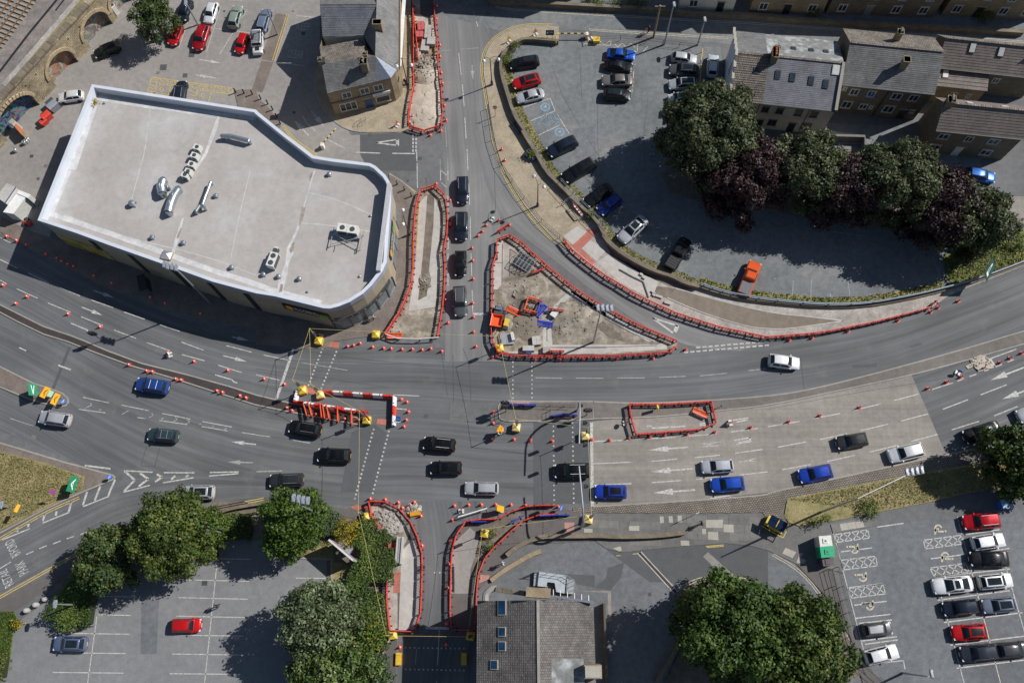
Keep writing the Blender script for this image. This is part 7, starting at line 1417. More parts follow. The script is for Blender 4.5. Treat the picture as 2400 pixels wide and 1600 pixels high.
# ------------------------------------------------------------------ road signs
def sign(px,label,shape,mat,size,h_=1.8,rz=0.0,posts=1,text=None,base='post',tilt=0.0,tmat=None):
 size = (size[0] * .8,size[1] * .8); p = G(*px,h_); t = thing('road_sign',label,'sign',(p.x,p.y,.06),rz); w_,hh = size
 for k in range(posts): mb = MB(); x_ = 0 if posts == 1 else (-w_ * .3 if k == 0 else w_ * .3); mb.tube([(x_,.05,0),(x_,.05,h_)],.04,m_steel,6); mb.build('post',t,local=True)
 mb = MB()
 if shape == 'disc': mb.add([(w_ / 2 * math.cos(a * .3927),s,h_ + w_ / 2 * math.sin(a * .3927)) for s in (-.02,.02) for a in range(16)],[tuple(range(16)),tuple(reversed(range(16,32)))] + [(i,16 + i,16 + (i + 1) % 16,(i + 1) % 16) for i in range(16)],mat)
 elif shape == 'tri': mb.add([(-w_ / 2,s,h_ - hh / 2) for s in (-.02,.02)] + [(w_ / 2,s,h_ - hh / 2) for s in (-.02,.02)] + [(0,s,h_ + hh / 2) for s in (-.02,.02)],[(0,2,4),(5,3,1),(0,1,3,2),(2,3,5,4),(4,5,1,0)],mat)
 else: mb.box((0,0,h_),(w_,.05,hh),mat)
 pl = mb.build('plate',t,local=True)
 if tilt: pl.rotation_euler = (tilt,0,0); pl.location = (0,h_ * math.sin(tilt),h_ * (1 - math.cos(tilt)))
 if text:
  q = [Vector(c) for c in ((-w_ * .38,-.035,h_ - hh * .2),(w_ * .38,-.035,h_ - hh * .2),(w_ * .38,-.035,h_ + hh * .2),(-w_ * .38,-.035,h_ + hh * .2))]; M_ = pmat(pl); quadtext('symbol',text,[M_ @ c for c in q],tmat or m_wht,pl)
 if base == 'feet': mb = MB(); mb.box((-w_ * .3,0,.08),(.25,.5,.14),m_acwhite); mb.box((w_ * .3,0,.08),(.25,.5,.14),m_acwhite); mb.build('sandbag',t,local=True)
 return t
SR = R(25)
L6 = lambda s: prs(s,0,880,13.835)
sign(L6('1070 460')[0],'green direction sign with white arrow on the splitter island','rect',m_green,(2.0,1.5),1.6,R(105),2,'<',tilt=R(-30)); sign(L6('1465 545')[0],'left amber roadworks sign on the splitter island','rect',m_amber,(1.8,.9),1.3,R(65),2,'A',tilt=R(-35),tmat=m_black); sign(L6('1800 760')[0],'right amber roadworks sign on the splitter island','rect',m_amber,(1.8,.9),1.3,R(70),2,'A',tilt=R(-35),tmat=m_black); sign(L6('1640 590')[0],'pale green backed sign between the amber signs','rect',plain('sign_back_green',(.3,.5,.34)),(1.0,.7),1.2,R(70),1,tilt=R(-50)); sign(L6('2050 830')[0],'round blue keep left bollard on the splitter island tip','disc',m_signblue,(.75,.75),1.0,R(60),1,'>',tilt=R(-40))
sign(K(0,2,'668 1310')[0],'green and amber direction sign on the gore verge','rect',m_green,(2.4,1.4),1.7,R(80),2,'A',tilt=R(-25)); sign(K(0,2,'482 1382')[0],'small white and magenta sign on the gore verge','rect',plain('magenta_sign',(.5,.08,.45)),(.7,.7),2.6,R(20),1,tilt=R(-40)); sign(K(0,2,'160 1530')[0],'white and amber sign at the left frame edge','rect',m_amber,(1.2,.5),2.6,R(70),1,tilt=R(-50)); sign(K(0,2,'1005 1245')[0],'round blue bollard at the tip of gore verge','disc',m_signblue,(.7,.7),.9,R(60),1,'<',tilt=R(-40))
sign(K(3,1,'2035 910')[0],'large dark green junction map sign by the guard rail','rect',plain('dark_green_sign',(.008,.06,.045)),(3.0,2.6),3.2,R(55),2,'P',tilt=R(-35)); sign(J5('1645 1455')[0],'blue arrow sign right of the red and white blocks','rect',m_signblue,(.8,.9),.9,R(-15),1,'>',tilt=R(-45)); sign(A8('930 1310')[0],'round blue arrow sign on the triangle south edge','disc',m_signblue,(.95,.95),1.0,0,1,'>',tilt=R(-30)); sign(X_('255 680')[0],'amber temporary sign with round plate below crossing island','rect',m_amber,(1.1,1.3),1.3,R(60),1,'O','feet',R(-30),m_red); sign(S7('868 272')[0],'tall amber sign board above the southeast works','rect',m_amber,(.9,1.9),1.2,R(85),1,base='feet',tilt=R(-30)); sign(S7('1798 262')[0],'round blue arrow sign at the corner of southeast works','disc',m_signblue,(.8,.8),1.1,R(60),1,'>',tilt=R(-30)); sign(S6('1200 415')[0],'amber sign board lying by the southwest works','rect',m_amber,(1.6,.6),.4,R(10),1,base='feet',tilt=R(-60)); sign(K(2,2,'1340 600')[0],'yellow sign board inside the median rectangle','rect',m_yel,(.5,1.4),1.2,R(80),1,tilt=R(-20)); sign(K(2,2,'2022 735')[0],'red and white triangular sign on sandbagged stand','tri',m_red,(1.1,1.0),.9,R(100),1,base='feet',tilt=R(-20)); sign(K(2,2,'1045 735')[0],'round red ringed sign left of the median rectangle','disc',m_red,(.8,.8),1.0,R(95),1,base='feet'); sign(K(2,2,'1925 590')[0],'small round blue sign right of the median rectangle','disc',m_signblue,(.6,.6),.9,R(80),1,'>'); sign(K(1,0,'2195 990')[0],'round red no entry sign on the beige footway','disc',m_red,(.75,.75),2.3,0,1,'-',tilt=R(-20)); sign(E1c('725 700')[0],'amber temporary sign on the curved north footway','tri',m_amber,(1.0,1.0),1.0,R(40),1,base='feet'); sign(E1c('1215 570')[0],'red and white works sign left of car park entrance','tri',plain('pale_red_sign',(.6,.3,.28)),(1.0,1.1),1.0,R(30),1,base='feet'); sign(E1c('2235 640')[0],'red and white works sign right of car park entrance','tri',plain('pale_red_sign_b',(.6,.35,.33)),(1.0,1.1),1.0,R(30),1,base='feet'); sign(E1c('1480 610')[0],'dark blue tariff board at the car park entrance','rect',plain('navy_board',(.03,.05,.1)),(1.5,1.0),1.6,0,2,'P',tilt=R(-20)); sign(K(0,2,'1545 110')[0],'white sandbagged sign frame in the turn lane','tri',m_wht,(.9,.9),.8,R(110),1,base='feet'); sign(K(1,1,'2165 420')[0],'grey temporary sign frame north of triangle apex','tri',m_steel,(1.0,1.0),.9,R(60),1,base='feet'); sign(K(1,0,'1292 1125')[0],'red edged triangular sign beside the cycle hoops','tri',m_red,(.9,1.0),.9,R(60),1,base='feet'); sign(K(3,2,'1765 275')[0],'blue arrow sign on stand in the closed lane','disc',m_signblue,(.8,.8),.8,R(150),1,'>','feet'); sign(J5('540 260')[0],'small red disc sign behind shaded yellow box','disc',m_red,(.6,.6),1.0,0,1,base='feet'); sign(S6('2040 360')[0],'pink edged sign frame above southeast works','tri',plain('pink_sign',(.6,.25,.25)),(.9,.9),.7,R(0),1,base='feet'); sign(K(2,3,'1700 10')[0],'white parking plate on post by the flagged footway','rect',m_wht,(.5,.7),2.4,R(20),1)
# big roadside advert board
p = G(*K(1,3,'790 350')[0],3.0); t = thing('advert_board','large white totem board edge-on beside the hedge','billboard',(p.x,p.y,0),R(-38)); mb = MB(); mb.box((0,0,2.4),(3.8,.2,2.6),m_acwhite); mb.build('board',t,local=True); mb = MB(); mb.box((0,.11,2.4),(3.6,.03,2.3),plain('poster_print',(.3,.22,.28))); mb.build('poster',t,local=True)
for x_ in (-1.5,1.5): mb = MB(); mb.box((x_,0,.6),(.25,.3,1.2),m_steel); mb.build('leg',t,local=True)
for i,(px,rz) in enumerate(((K(1,3,'800 300')[0],.6),(K(1,3,'865 345')[0],.9))):
 p = G(*px,.5); t = thing('utility_cabinet',('left' if i == 0 else 'right') + ' grey utility cabinet behind the white totem board','cabinet',(p.x,p.y,.03),rz); mb = MB(); mb.box((0,0,.55),(.9,.6,1.1),m_acwhite); mb.build('casing',t,local=True); mb = MB(); mb.box((0,0,1.12),(1.0,.7,.06),m_steel); mb.build('lid',t,local=True)
# ------------------------------------------------------------------ trees, shrubs and ground plants
rng = np.random.default_rng(11)
m_bark = plain('bark',(.09,.07,.05),.9,var=.3)
LEAF = {'sycamore': leaf_mat('sycamore_leaf',(0.0638,0.085,0.034),(0.17,0.183,0.0892)),'copper': leaf_mat('copper_leaf',(0.0306,0.0145,0.017),(0.085,0.0425,0.0408),.12),'bright': leaf_mat('bright_leaf',(0.0765,0.136,0.017),(0.17,0.246,0.034)),'dark': leaf_mat('dark_green_leaf',(0.0493,0.0978,0.0187),(0.128,0.187,0.0382)),'pale': leaf_mat('whitebeam_leaf',(0.111,0.153,0.0638),(0.315,0.365,0.221)),'olive': leaf_mat('olive_leaf',(0.085,0.111,0.0204),(0.196,0.204,0.051)),'gold': leaf_mat('golden_leaf',(0.255,0.204,0.0085),(0.442,0.365,0.0255)),'hedge': leaf_mat('hedge_leaf',(0.0723,0.123,0.0204),(0.17,0.221,0.0467)),'fir': leaf_mat('fir_needle',(0.0382,0.0723,0.0127),(0.111,0.145,0.0255)),'teal': leaf_mat('blue_green_leaf',(0.051,0.102,0.0382),(0.128,0.178,0.068))}
def leaves(name,cen,nrm,size,tone,mat,parent,aspect=.62,flat=.42):
 """one mesh of leaf quads: centres, outward directions, sizes"""
 n = len(cen); d = nrm + rng.normal(0,flat,(n,3)); d /= np.linalg.norm(d,axis=1)[:,None] + 1e-9
 a = np.cross(d,rng.normal(0,1,(n,3))); a /= np.linalg.norm(a,axis=1)[:,None] + 1e-9; b = np.cross(d,a); s = size[:,None]
 v = np.stack([cen - a * s * .5,cen - b * s * .5 * aspect,cen + a * s * .5,cen + b * s * .5 * aspect],1).reshape(-1,3).astype(np.float32)
 me = bpy.data.meshes.new(name); me.vertices.add(4 * n); me.vertices.foreach_set('co',v.ravel()); me.loops.add(4 * n); me.loops.foreach_set('vertex_index',np.arange(4 * n,dtype=np.int32)); me.polygons.add(n); me.polygons.foreach_set('loop_start',np.arange(0,4 * n,4,dtype=np.int32))
 at = me.attributes.new('tone','FLOAT','FACE'); at.data.foreach_set('value',np.clip(tone,0,1).astype(np.float32)); me.materials.append(mat); me.update(calc_edges=True); me.validate()
 return link(name,me,parent)
def lobes_pts(lobes,per,clump,thick=.35):
 """leaf centres on clumps scattered over the outer shells of the lobes; inner ones of neighbouring lobes are dropped"""
 C,N,T = [],[],[]
 for (c,r) in lobes:
  c = np.array(c); k = max(8,int(per * r[0] * r[0])); u = rng.normal(0,1,(k,3)); u /= np.linalg.norm(u,axis=1)[:,None]; keep = u[:,2] > -.55; u = u[keep]
  base = c + u * np.array(r) * rng.uniform(1 - thick,1.04,(len(u),1)); ok = np.ones(len(base),bool)
  for (c2,r2) in lobes:
   if c2 is not c and not np.allclose(c,c2):
    ok &= np.sum(((base - np.array(c2)) / np.array(r2)) ** 2,1) > .55
  base,u = base[ok],u[ok]; m_ = clump
  cc = np.repeat(base,m_,0) + rng.normal(0,.17 + .03 * r[0],(len(base) * m_,3)); C.append(cc); N.append(np.repeat(u,m_,0)); T.append(rng.uniform(-.22,.22) + np.repeat(rng.uniform(.2,.8,len(base)),m_) + rng.normal(0,.16,len(base) * m_))
 return np.concatenate(C),np.concatenate(N),np.concatenate(T)
NT = [0]
def tree(px,rad_px,H_,sp,label,seed,name='broadleaf_tree',squash=.75,nl=20,leaf=.36,per=64,clump=8,ell=(1,1),cat='tree',group=None,mix=None):
 """px and rad_px: crown centre and radius as seen; H_: full height in metres"""
 global rng; rng = np.random.default_rng(seed); zc = H_ * .62; p = G(*px,zc); rm = rad_px * .0525 * (CAM_H - zc) / CAM_H; k_ = (G(px[0] + 10,px[1],zc) - p).length / 10; rm = rad_px * k_ * (1.1 if group == RT else 1.02)
 t = thing(name,label,cat,(p.x,p.y,0),0,group); hz = min(H_ - zc,rm * squash); lo = []; ell = (rng.uniform(.88,1.12),rng.uniform(.88,1.12))
 lo.append(((0,0,zc - hz * .1),(rm * .6 * ell[0],rm * .6 * ell[1],hz * .7)))
 for i in range(int(nl * 1.6)):
  a = i * 2.39996 + rng.uniform(-.3,.3); q = .86 * math.sqrt((i + .5) / (nl * 1.6)) + rng.uniform(-.06,.06); lr = rm * rng.uniform(.17,.29) * (1.15 - .3 * q); z = zc + hz * (.78 * math.sqrt(max(0,1 - q * q)) - .12) + rng.uniform(-.22,.16) * hz
  lo.append(((rm * q * math.cos(a) * ell[0],rm * q * math.sin(a) * ell[1],z),(lr,lr,lr * rng.uniform(.75,1.05))))
 for i in range(int(nl * .7)):
  a = i * 2 * math.pi / (nl * .7) + rng.uniform(-.25,.25); q = rng.uniform(.62,.92); lr = rm * rng.uniform(.16,.27); lo.append(((rm * q * math.cos(a),rm * q * math.sin(a),max(lr,H_ * rng.uniform(.24,.46))),(lr,lr,lr)))
 C,N_,T = lobes_pts(lo,per,clump)
 if mix:
  o = rng.random(len(C)) < mix[1]; leaves('crown',C[~o],N_[~o],rng.uniform(.7,1.25,(~o).sum()) * leaf,T[~o],LEAF[sp],t); leaves('crown',C[o],N_[o],rng.uniform(.7,1.25,o.sum()) * leaf,T[o],LEAF[mix[0]],t)
 else: leaves('crown',C,N_,rng.uniform(.7,1.3,len(C)) * leaf,T,LEAF[sp],t)
 mb = MB(); mb.tube([(0,0,0),(.05,0,zc * .35),(0,.06,zc * .7)],.28 + rm * .02,m_bark,9,.16)
 mb.build('trunk',t,local=True);
 for (c,r) in lo[1:9]:
  lb = MB(); lb.tube([(0,.03,zc * .5),(c[0] * .4,c[1] * .4,zc * .62 + c[2] * .12),(c[0] * .85,c[1] * .85,c[2])],.11,m_bark,6,.03); lb.build('limb',t,local=True)
 NT[0] += len(C); return t
RT = 'trees in the row by the public car park'
fx = lambda x,y: (x / .98,y / .98)
tree(fx(352,38),48,7.5,'dark','small round tree in the station car park',21,nl=18,leaf=.3,per=80,mix=('sycamore',.4))
tree(fx(1635,300),112,11.5,'sycamore','largest green tree at the left end of the row by car park',22,nl=24,leaf=.38,group=RT); tree(fx(1712,400),96,10,'copper','left copper beech, under the white terrace',23,nl=18,group=RT); tree(fx(1850,384),86,11,'sycamore','green tree between the left and middle copper beeches',24,group=RT); tree(fx(1945,425),80,10,'copper','middle copper beech in the row',25,group=RT); tree(fx(2062,410),96,11.5,'sycamore','broad green tree right of the middle copper beech',26,nl=20,group=RT); tree(fx(2158,472),84,10,'copper','right copper beech near the blue car',27,group=RT); tree(fx(2238,500),78,9.5,'sycamore','small green tree at the right end of the row',28,group=RT)
tree(fx(1690,420),55,7.5,'copper','low dark copper tree tucked under the big green tree',29,group=RT); tree(fx(2230,520),55,7,'teal','low green tree beneath the right end of the row',33,group=RT)
RS = 'trees round the retail car park'
tree(fx(392,1222),96,10,'olive','broad olive green tree by the slip road',34,nl=24,leaf=.34,per=70,group=RS,mix=('dark',.45)); tree(fx(465,1215),50,8,'hedge','green tree right of the broad olive one',35,leaf=.34,group=RS); tree(fx(250,1282),78,7,'teal','bushy pine-like tree with tufted shoots on the left',36,nl=24,leaf=.34,per=50,clump=14,group=RS,mix=('olive',.4)); tree(fx(675,1188),72,9.5,'dark','bright crowned tree beneath the floodlight mast',37,nl=20,leaf=.32,per=70,group=RS,mix=('bright',.5)); tree(fx(655,1235),52,7,'bright','low yellow green tree below the floodlight mast',38,leaf=.32,group=RS)
tree(fx(735,1425),94,9.5,'pale','silvery whitebeam between hedge and retail car park',39,nl=22,leaf=.34,per=70,group=RS); tree(fx(830,1452),52,6,'hedge','green shrubby tree between whitebeam and fence',40,group=RS,mix=('gold',.08)); tree(fx(770,1540),100,8.5,'hedge','spreading green tree at the bottom edge',41,nl=22,leaf=.34,per=66,group=RS,mix=('pale',.25))
tree(fx(850,1545),48,7,'teal','small dense tree at bottom edge by the south road',42,leaf=.3,group=RS)
tree(fx(1690,1440),135,12,'dark','left half of the great green tree in service road island',43,nl=26,leaf=.4,per=60,mix=('hedge',.3)); tree(fx(1835,1480),125,12,'dark','right half of the great green tree in service road island',44,nl=26,leaf=.4,per=60,mix=('olive',.35))
tree(fx(2335,1040),68,8,'fir','feathery yellow green conifer on the right edge',45,nl=20,leaf=.42,per=60,clump=8,cat='tree'); tree(fx(2350,1110),45,5,'dark','dark low bush beneath the right hand conifer',46,leaf=.4)
tree(fx(1600,470),30,3.2,'olive','sparse shrub at the edge of tree bed',47,nl=8,leaf=.3) if False else None
def shrub(px,rad_px,H_,sp,label,seed,ell=(1,1),leaf=.2,per=70,nl=8,name='shrub',group=None,mix=None):
 global rng; rng = np.random.default_rng(seed); p = G(*px,H_ * .6); k_ = (G(px[0] + 10,px[1],0) - G(*px)).length / 10; rm = rad_px * k_; t = thing(name,label,'shrub' if name == 'shrub' else 'hedge',(p.x,p.y,.03),0,group)
 lo = [((0,0,H_ * .45),(rm * .8 * ell[0],rm * .8 * ell[1],H_ * .5))] + [((rm * .6 * math.cos(i * 2.4) * ell[0],rm * .6 * math.sin(i * 2.4) * ell[1],H_ * rng.uniform(.35,.55)),(rm * .42,rm * .42,H_ * .42)) for i in range(nl)]
 C,N_,T = lobes_pts(lo,per,6); C[:,2] = np.maximum(C[:,2],.05)
 if mix: o = rng.random(len(C)) < mix[1]; leaves('foliage',C[o],N_[o],rng.uniform(.7,1.3,o.sum()) * leaf,T[o],LEAF[mix[0]],t); C,N_,T = C[~o],N_[~o],T[~o]
 leaves('foliage',C,N_,rng.uniform(.7,1.3,len(C)) * leaf,T,LEAF[sp],t); mb = MB()
 for i in range(5): mb.tube([(0,0,0),(rm * .5 * math.cos(i * 1.3) * ell[0],rm * .5 * math.sin(i * 1.3) * ell[1],H_ * .6)],.04,m_bark,5,.015)
 mb.build('stem',t,local=True); NT[0] += len(C); return t
shrub(fx(800,1222),34,2.2,'gold','large golden yellow shrub above the white totem board',51,per=90); shrub(fx(768,1375),14,1.4,'gold','small golden shrub beside the whitebeam',52,per=140); shrub(K(0,3,'160 1030')[0],9,.9,'gold','tiny yellow shrub on the lawn edge at left',53,per=160)
def hedge(pts,w_,H_,sp,label,seed,leaf=.18,dens=170,mix=None):
 """clipped hedge along a line: a body of leaves with flat top"""
 global rng; rng = np.random.default_rng(seed); P_ = [G(x,y,H_) for x,y in pts]; o = P_[0]; t = thing('hedge',label,'hedge',(o.x,o.y,.03)); C,N_ = [],[]
 for a,b in zip(P_,P_[1:]):
  L = (b - a).length; d = (b - a) / max(L,.01); nn = Vector((-d.y,d.x,0)); n = int(L * w_ * dens) + 5; s = rng.uniform(-.1,1.1,n); q = rng.uniform(-1,1,n); top = rng.random(n) < .62; q[~top] = np.sign(q[~top]); z = np.where(top,H_ * (1 + .06 * rng.normal(0,1,n)),rng.uniform(0,H_,n))
  wob = 1 + .12 * np.sin(s * L * 1.7 + seed); x = a.x + d.x * L * s + nn.x * q * w_ / 2 * wob; y = a.y + d.y * L * s + nn.y * q * w_ / 2 * wob; C.append(np.stack([x - o.x,y - o.y,z],1)); N_.append(np.where(top[:,None],[[0,0,1]],np.stack([nn.x * q,nn.y * q,q * 0 + .3],1)))
 C,N_ = np.concatenate(C),np.concatenate(N_); T = .5 + .25 * np.sin(C[:,0] * 1.3) + rng.normal(0,.25,len(C)); leaves('foliage',C,N_,rng.uniform(.7,1.4,len(C)) * leaf,T,LEAF[sp],t)
 mb = MB()
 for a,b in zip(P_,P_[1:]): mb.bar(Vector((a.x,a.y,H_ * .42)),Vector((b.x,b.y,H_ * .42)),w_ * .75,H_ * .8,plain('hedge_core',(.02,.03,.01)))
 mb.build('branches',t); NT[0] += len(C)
hedge(K(1,3,'940 180 1060 220 1120 330 1110 470 1080 620'),4.0,1.6,'hedge','curving clipped hedge beside southwest footway works',61); hedge(K(1,3,'860 560 960 600 1000 680 960 760'),4.0,1.5,'dark','dark informal hedge left of the curving one',62); hedge(K(1,3,'1010 800 1040 950 1030 1200 1060 1300'),3.6,1.6,'hedge','hedge strip between whitebeam and pale fence',63); hedge(K(0,3,'560 720 700 820 780 880'),6.4,1.7,'hedge','large clipped hedge block with lamp in retail car park',64,mix=None); hedge(K(0,3,'560 870 700 900 820 900'),4.0,1.5,'hedge','lower fringe of the clipped hedge block',65); hedge(K(0,3,'2000 130 2150 120 2300 130'),3.2,1.3,'hedge','dark hedge between the two left trees',66); hedge(K(0,3,'1850 330 1960 300'),3.4,1.4,'hedge','hedge corner below the lamp behind olive tree',67); hedge(K(0,3,'-20 1420 40 1420'),3.0,.9,'olive','brownish hedge clump at the left frame edge',68); hedge(K(1,3,'610 60 700 130 690 210'),3.0,1.5,'teal','green hedge between golden shrub and bright tree',69)
for i,(px,r_,lab) in enumerate(((K(3,2,'930 1540')[0],22,'green shrub at the foot of the right verge'),(K(3,3,'420 85')[0],14,'small green shrub below the solar trailer verge'),(K(3,3,'525 60')[0],10,'tiny green shrub beside the flag band'),(K(0,0,'715 405')[0],10,'scrubby shrub growing on the retaining wall pier'),(K(0,0,'365 860')[0],9,'green buddleia at the wall foot by graffiti arch'),(K(0,0,'338 815')[0],7,'thin sapling above the graffiti arch'),(K(2,1,'715 410')[0],12,'bright weed clump by the broken car park wall'),(E1c('690 1080')[0],13,'bright weed patch inside the curved car park wall'),(E1c('840 850')[0],12,'scruffy weeds at the north bend of the wall'),(S7('740 640')[0],12,'weed clump beside the yellow signal box'),(S7('690 850')[0],10,'weed clump lower in the planting bed'),(K(2,0,'960 12')[0],16,'yellow green bush in the top street garden'),(K(2,0,'760 10')[0],22,'dark bush in the top street garden'),(K(2,0,'1150 15')[0],22,'dark bush nearest the telegraph pole'),(K(3,0,'960 40')[0],10,'small bush by white steps in top garden'),(K(3,0,'1640 40')[0],16,'dark climbing shrub between the top houses'),(K(3,0,'2000 130')[0],22,'overgrown shrub in the top right garden'),(K(3,0,'430 110')[0],14,'small shrub behind the picket fence'),(K(3,1,'2190 690')[0],8,'green tuft on the right hand grass bank'),(K(3,1,'2300 690')[0],9,'second green tuft on the right hand bank'))):
 shrub(px,r_,1.1 + (i % 3) * .3,('hedge','olive','bright','dark')[i % 4] if 'bright' not in lab else 'bright',lab,70 + i,per=150,leaf=.17,nl=6)
def tufts(name,poly,z,n,sp,seed,label,size=.22):
 """grass nobody could count"""
 global rng; rng = np.random.default_rng(seed); P_ = [G(x,y,z) for x,y in poly]; xs = [p.x for p in P_]; ys = [p.y for p in P_]; C = []
 while len(C) < n:
  q = Vector((rng.uniform(min(xs),max(xs)),rng.uniform(min(ys),max(ys))))
  if inside(q,P_): C.append((q.x,q.y,z + rng.uniform(.02,.14)))
 C = np.array(C); o = leaves(name,C,np.tile([0,0,.6],(n,1)),rng.uniform(.5,1.5,n) * size,rng.uniform(0,1,n),LEAF[sp],None,.3,.9); return tag(o,label,'grass',kind='stuff')
LEAF['straw'] = leaf_mat('dry_grass_blade',(.2,.17,.06),(.36,.3,.14),.1); LEAF['grassy'] = leaf_mat('grass_blade',(.15,.155,.035),(.38,.35,.14),.1)
tufts('grass',K(3,1,'1630 810 1660 985 1720 1030 2000 975 2352 840 2352 580 2000 620 1770 690'),.06,4000,'grassy',81,'rough green and yellow grass on the right bank',.3)
tufts('grass',K(3,2,'200 1450 900 1315 1480 1205 2000 1120 2300 1060 2352 1300 1850 1380 1500 1460 1000 1560'),.12,5000,'straw',82,'dry mown grass on the right verge'); tufts('grass',K(0,2,'0 1010 400 1125 640 1200 760 1250 740 1360 350 1540') + K(0,3,'0 150'),.13,4500,'straw',83,'dry mown grass on the gore verge'); tufts('grass',[(x + 6,y - 5) for x,y in wall_ne[5:]] + list(reversed([(x + 22,y - 10) for x,y in wall_ne[5:]])),.03,2600,'hedge',84,'weeds along the inside of the car park wall',.24); tufts('grass',[(x + 2,y - 5) for x,y in rail_ne[:8]] + list(reversed([(x + 2,y - 22) for x,y in rail_ne[:8]])),.03,1700,'hedge',85,'weeds along the inside of the guard rail',.3); tufts('grass',K(0,3,'0 910 125 910 155 960 125 1080 75 1440 0 1460'),.06,2500,'hedge',86,'green lawn grass at the left edge',.25)
# heaps
def heap(px,rx,ry,h_,mat,label,seed,rough=.25,cat='heap',kindname='soil_heap',stones=0):
 r_ = random.Random(seed); p = G(*px,h_ * .4); t = thing(kindname,label,cat,(p.x,p.y,.09)); v,f = [],[]; nr,na = 7,20
 for i in range(nr):
  q = i / (nr - 1)
  for j in range(na): a = 2 * math.pi * j / na; k = 1 + r_.uniform(-rough,rough) * .5; v.append((rx * (1 - q) * k * math.cos(a),ry * (1 - q) * k * math.sin(a),h_ * (1 - (1 - q) ** 1.7) * (1 + r_.uniform(-rough,rough) * .4) if i else 0))
 for i in range(nr - 1):
  for j in range(na): f.append((i * na + j,i * na + (j + 1) % na,(i + 1) * na + (j + 1) % na,(i + 1) * na + j))
 f.append(tuple((nr - 1) * na + j for j in range(na))); link('mound',mesh('mound',v,f,[mat],True),t)
 if stones:
  mb = MB()
  for _ in range(stones): a = r_.uniform(0,6.28); q = r_.uniform(.1,1.05); s = r_.uniform(.05,.2) if stones < 100 else r_.uniform(.08,.26); mb.box((rx * q * math.cos(a),ry * q * math.sin(a),h_ * max(0,1 - q ** 1.7) + s * .2),(s,s * r_.uniform(.6,1.2),s * .7),random.choice([mat,m_gravel,m_dirt]),r_.uniform(0,3))
  o = mb.build('rubble',t,local=True); o['kind'] = 'stuff'
heap(N2('1120 130')[0],1.9,2.4,.9,m_dirt,'lumpy heap of excavated clay in north works strip',1,.6,stones=160); heap(N2('1150 330')[0],1.9,1.9,.9,m_sand,'smooth sand heap below the clay heap',2,.1,stones=60); heap(N2('1150 850')[0],2.2,3.0,.35,m_sand,'low spread of pale sand in north works strip',3,.4); heap(N2('1100 1250')[0],2.3,2.8,.3,m_sand,'lowest pale sand spread at foot of north strip',4,.5)
heap(A8('850 130')[0],3.0,2.6,.35,m_dirt,'low earth mound in the upper triangle',5,.5,stones=60); heap(A8('1800 700')[0],3.4,2.6,.3,m_dirt,'low earth mound in the right triangle',6,.5,stones=60); heap(A8('900 800')[0],2.2,2.0,.2,m_topsoil,'brown earth patch in the lower triangle',7,.5,stones=40); heap(A8('980 430')[0],.9,.8,.3,m_dirt2,'dark spoil inside the small square excavation',8,.7,stones=60); heap(S6('700 560')[0],2.0,2.2,.35,m_gravel,'rubble heap in southwest footway works',9,.6,stones=140); heap(K(3,2,'1960 200')[0],1.6,.9,.15,m_sand,'scatter of yellow sandbags in the closed lane',10,.8,stones=50); heap(S6('1180 330')[0],.9,.7,.2,m_sand,'pale rubble beside the amber board',12,.8,stones=50); heap(K(1,1,'1550 1030')[0],.8,1.6,.15,m_dirt2,'dark spoil along the centre trench',13,.6,stones=60)
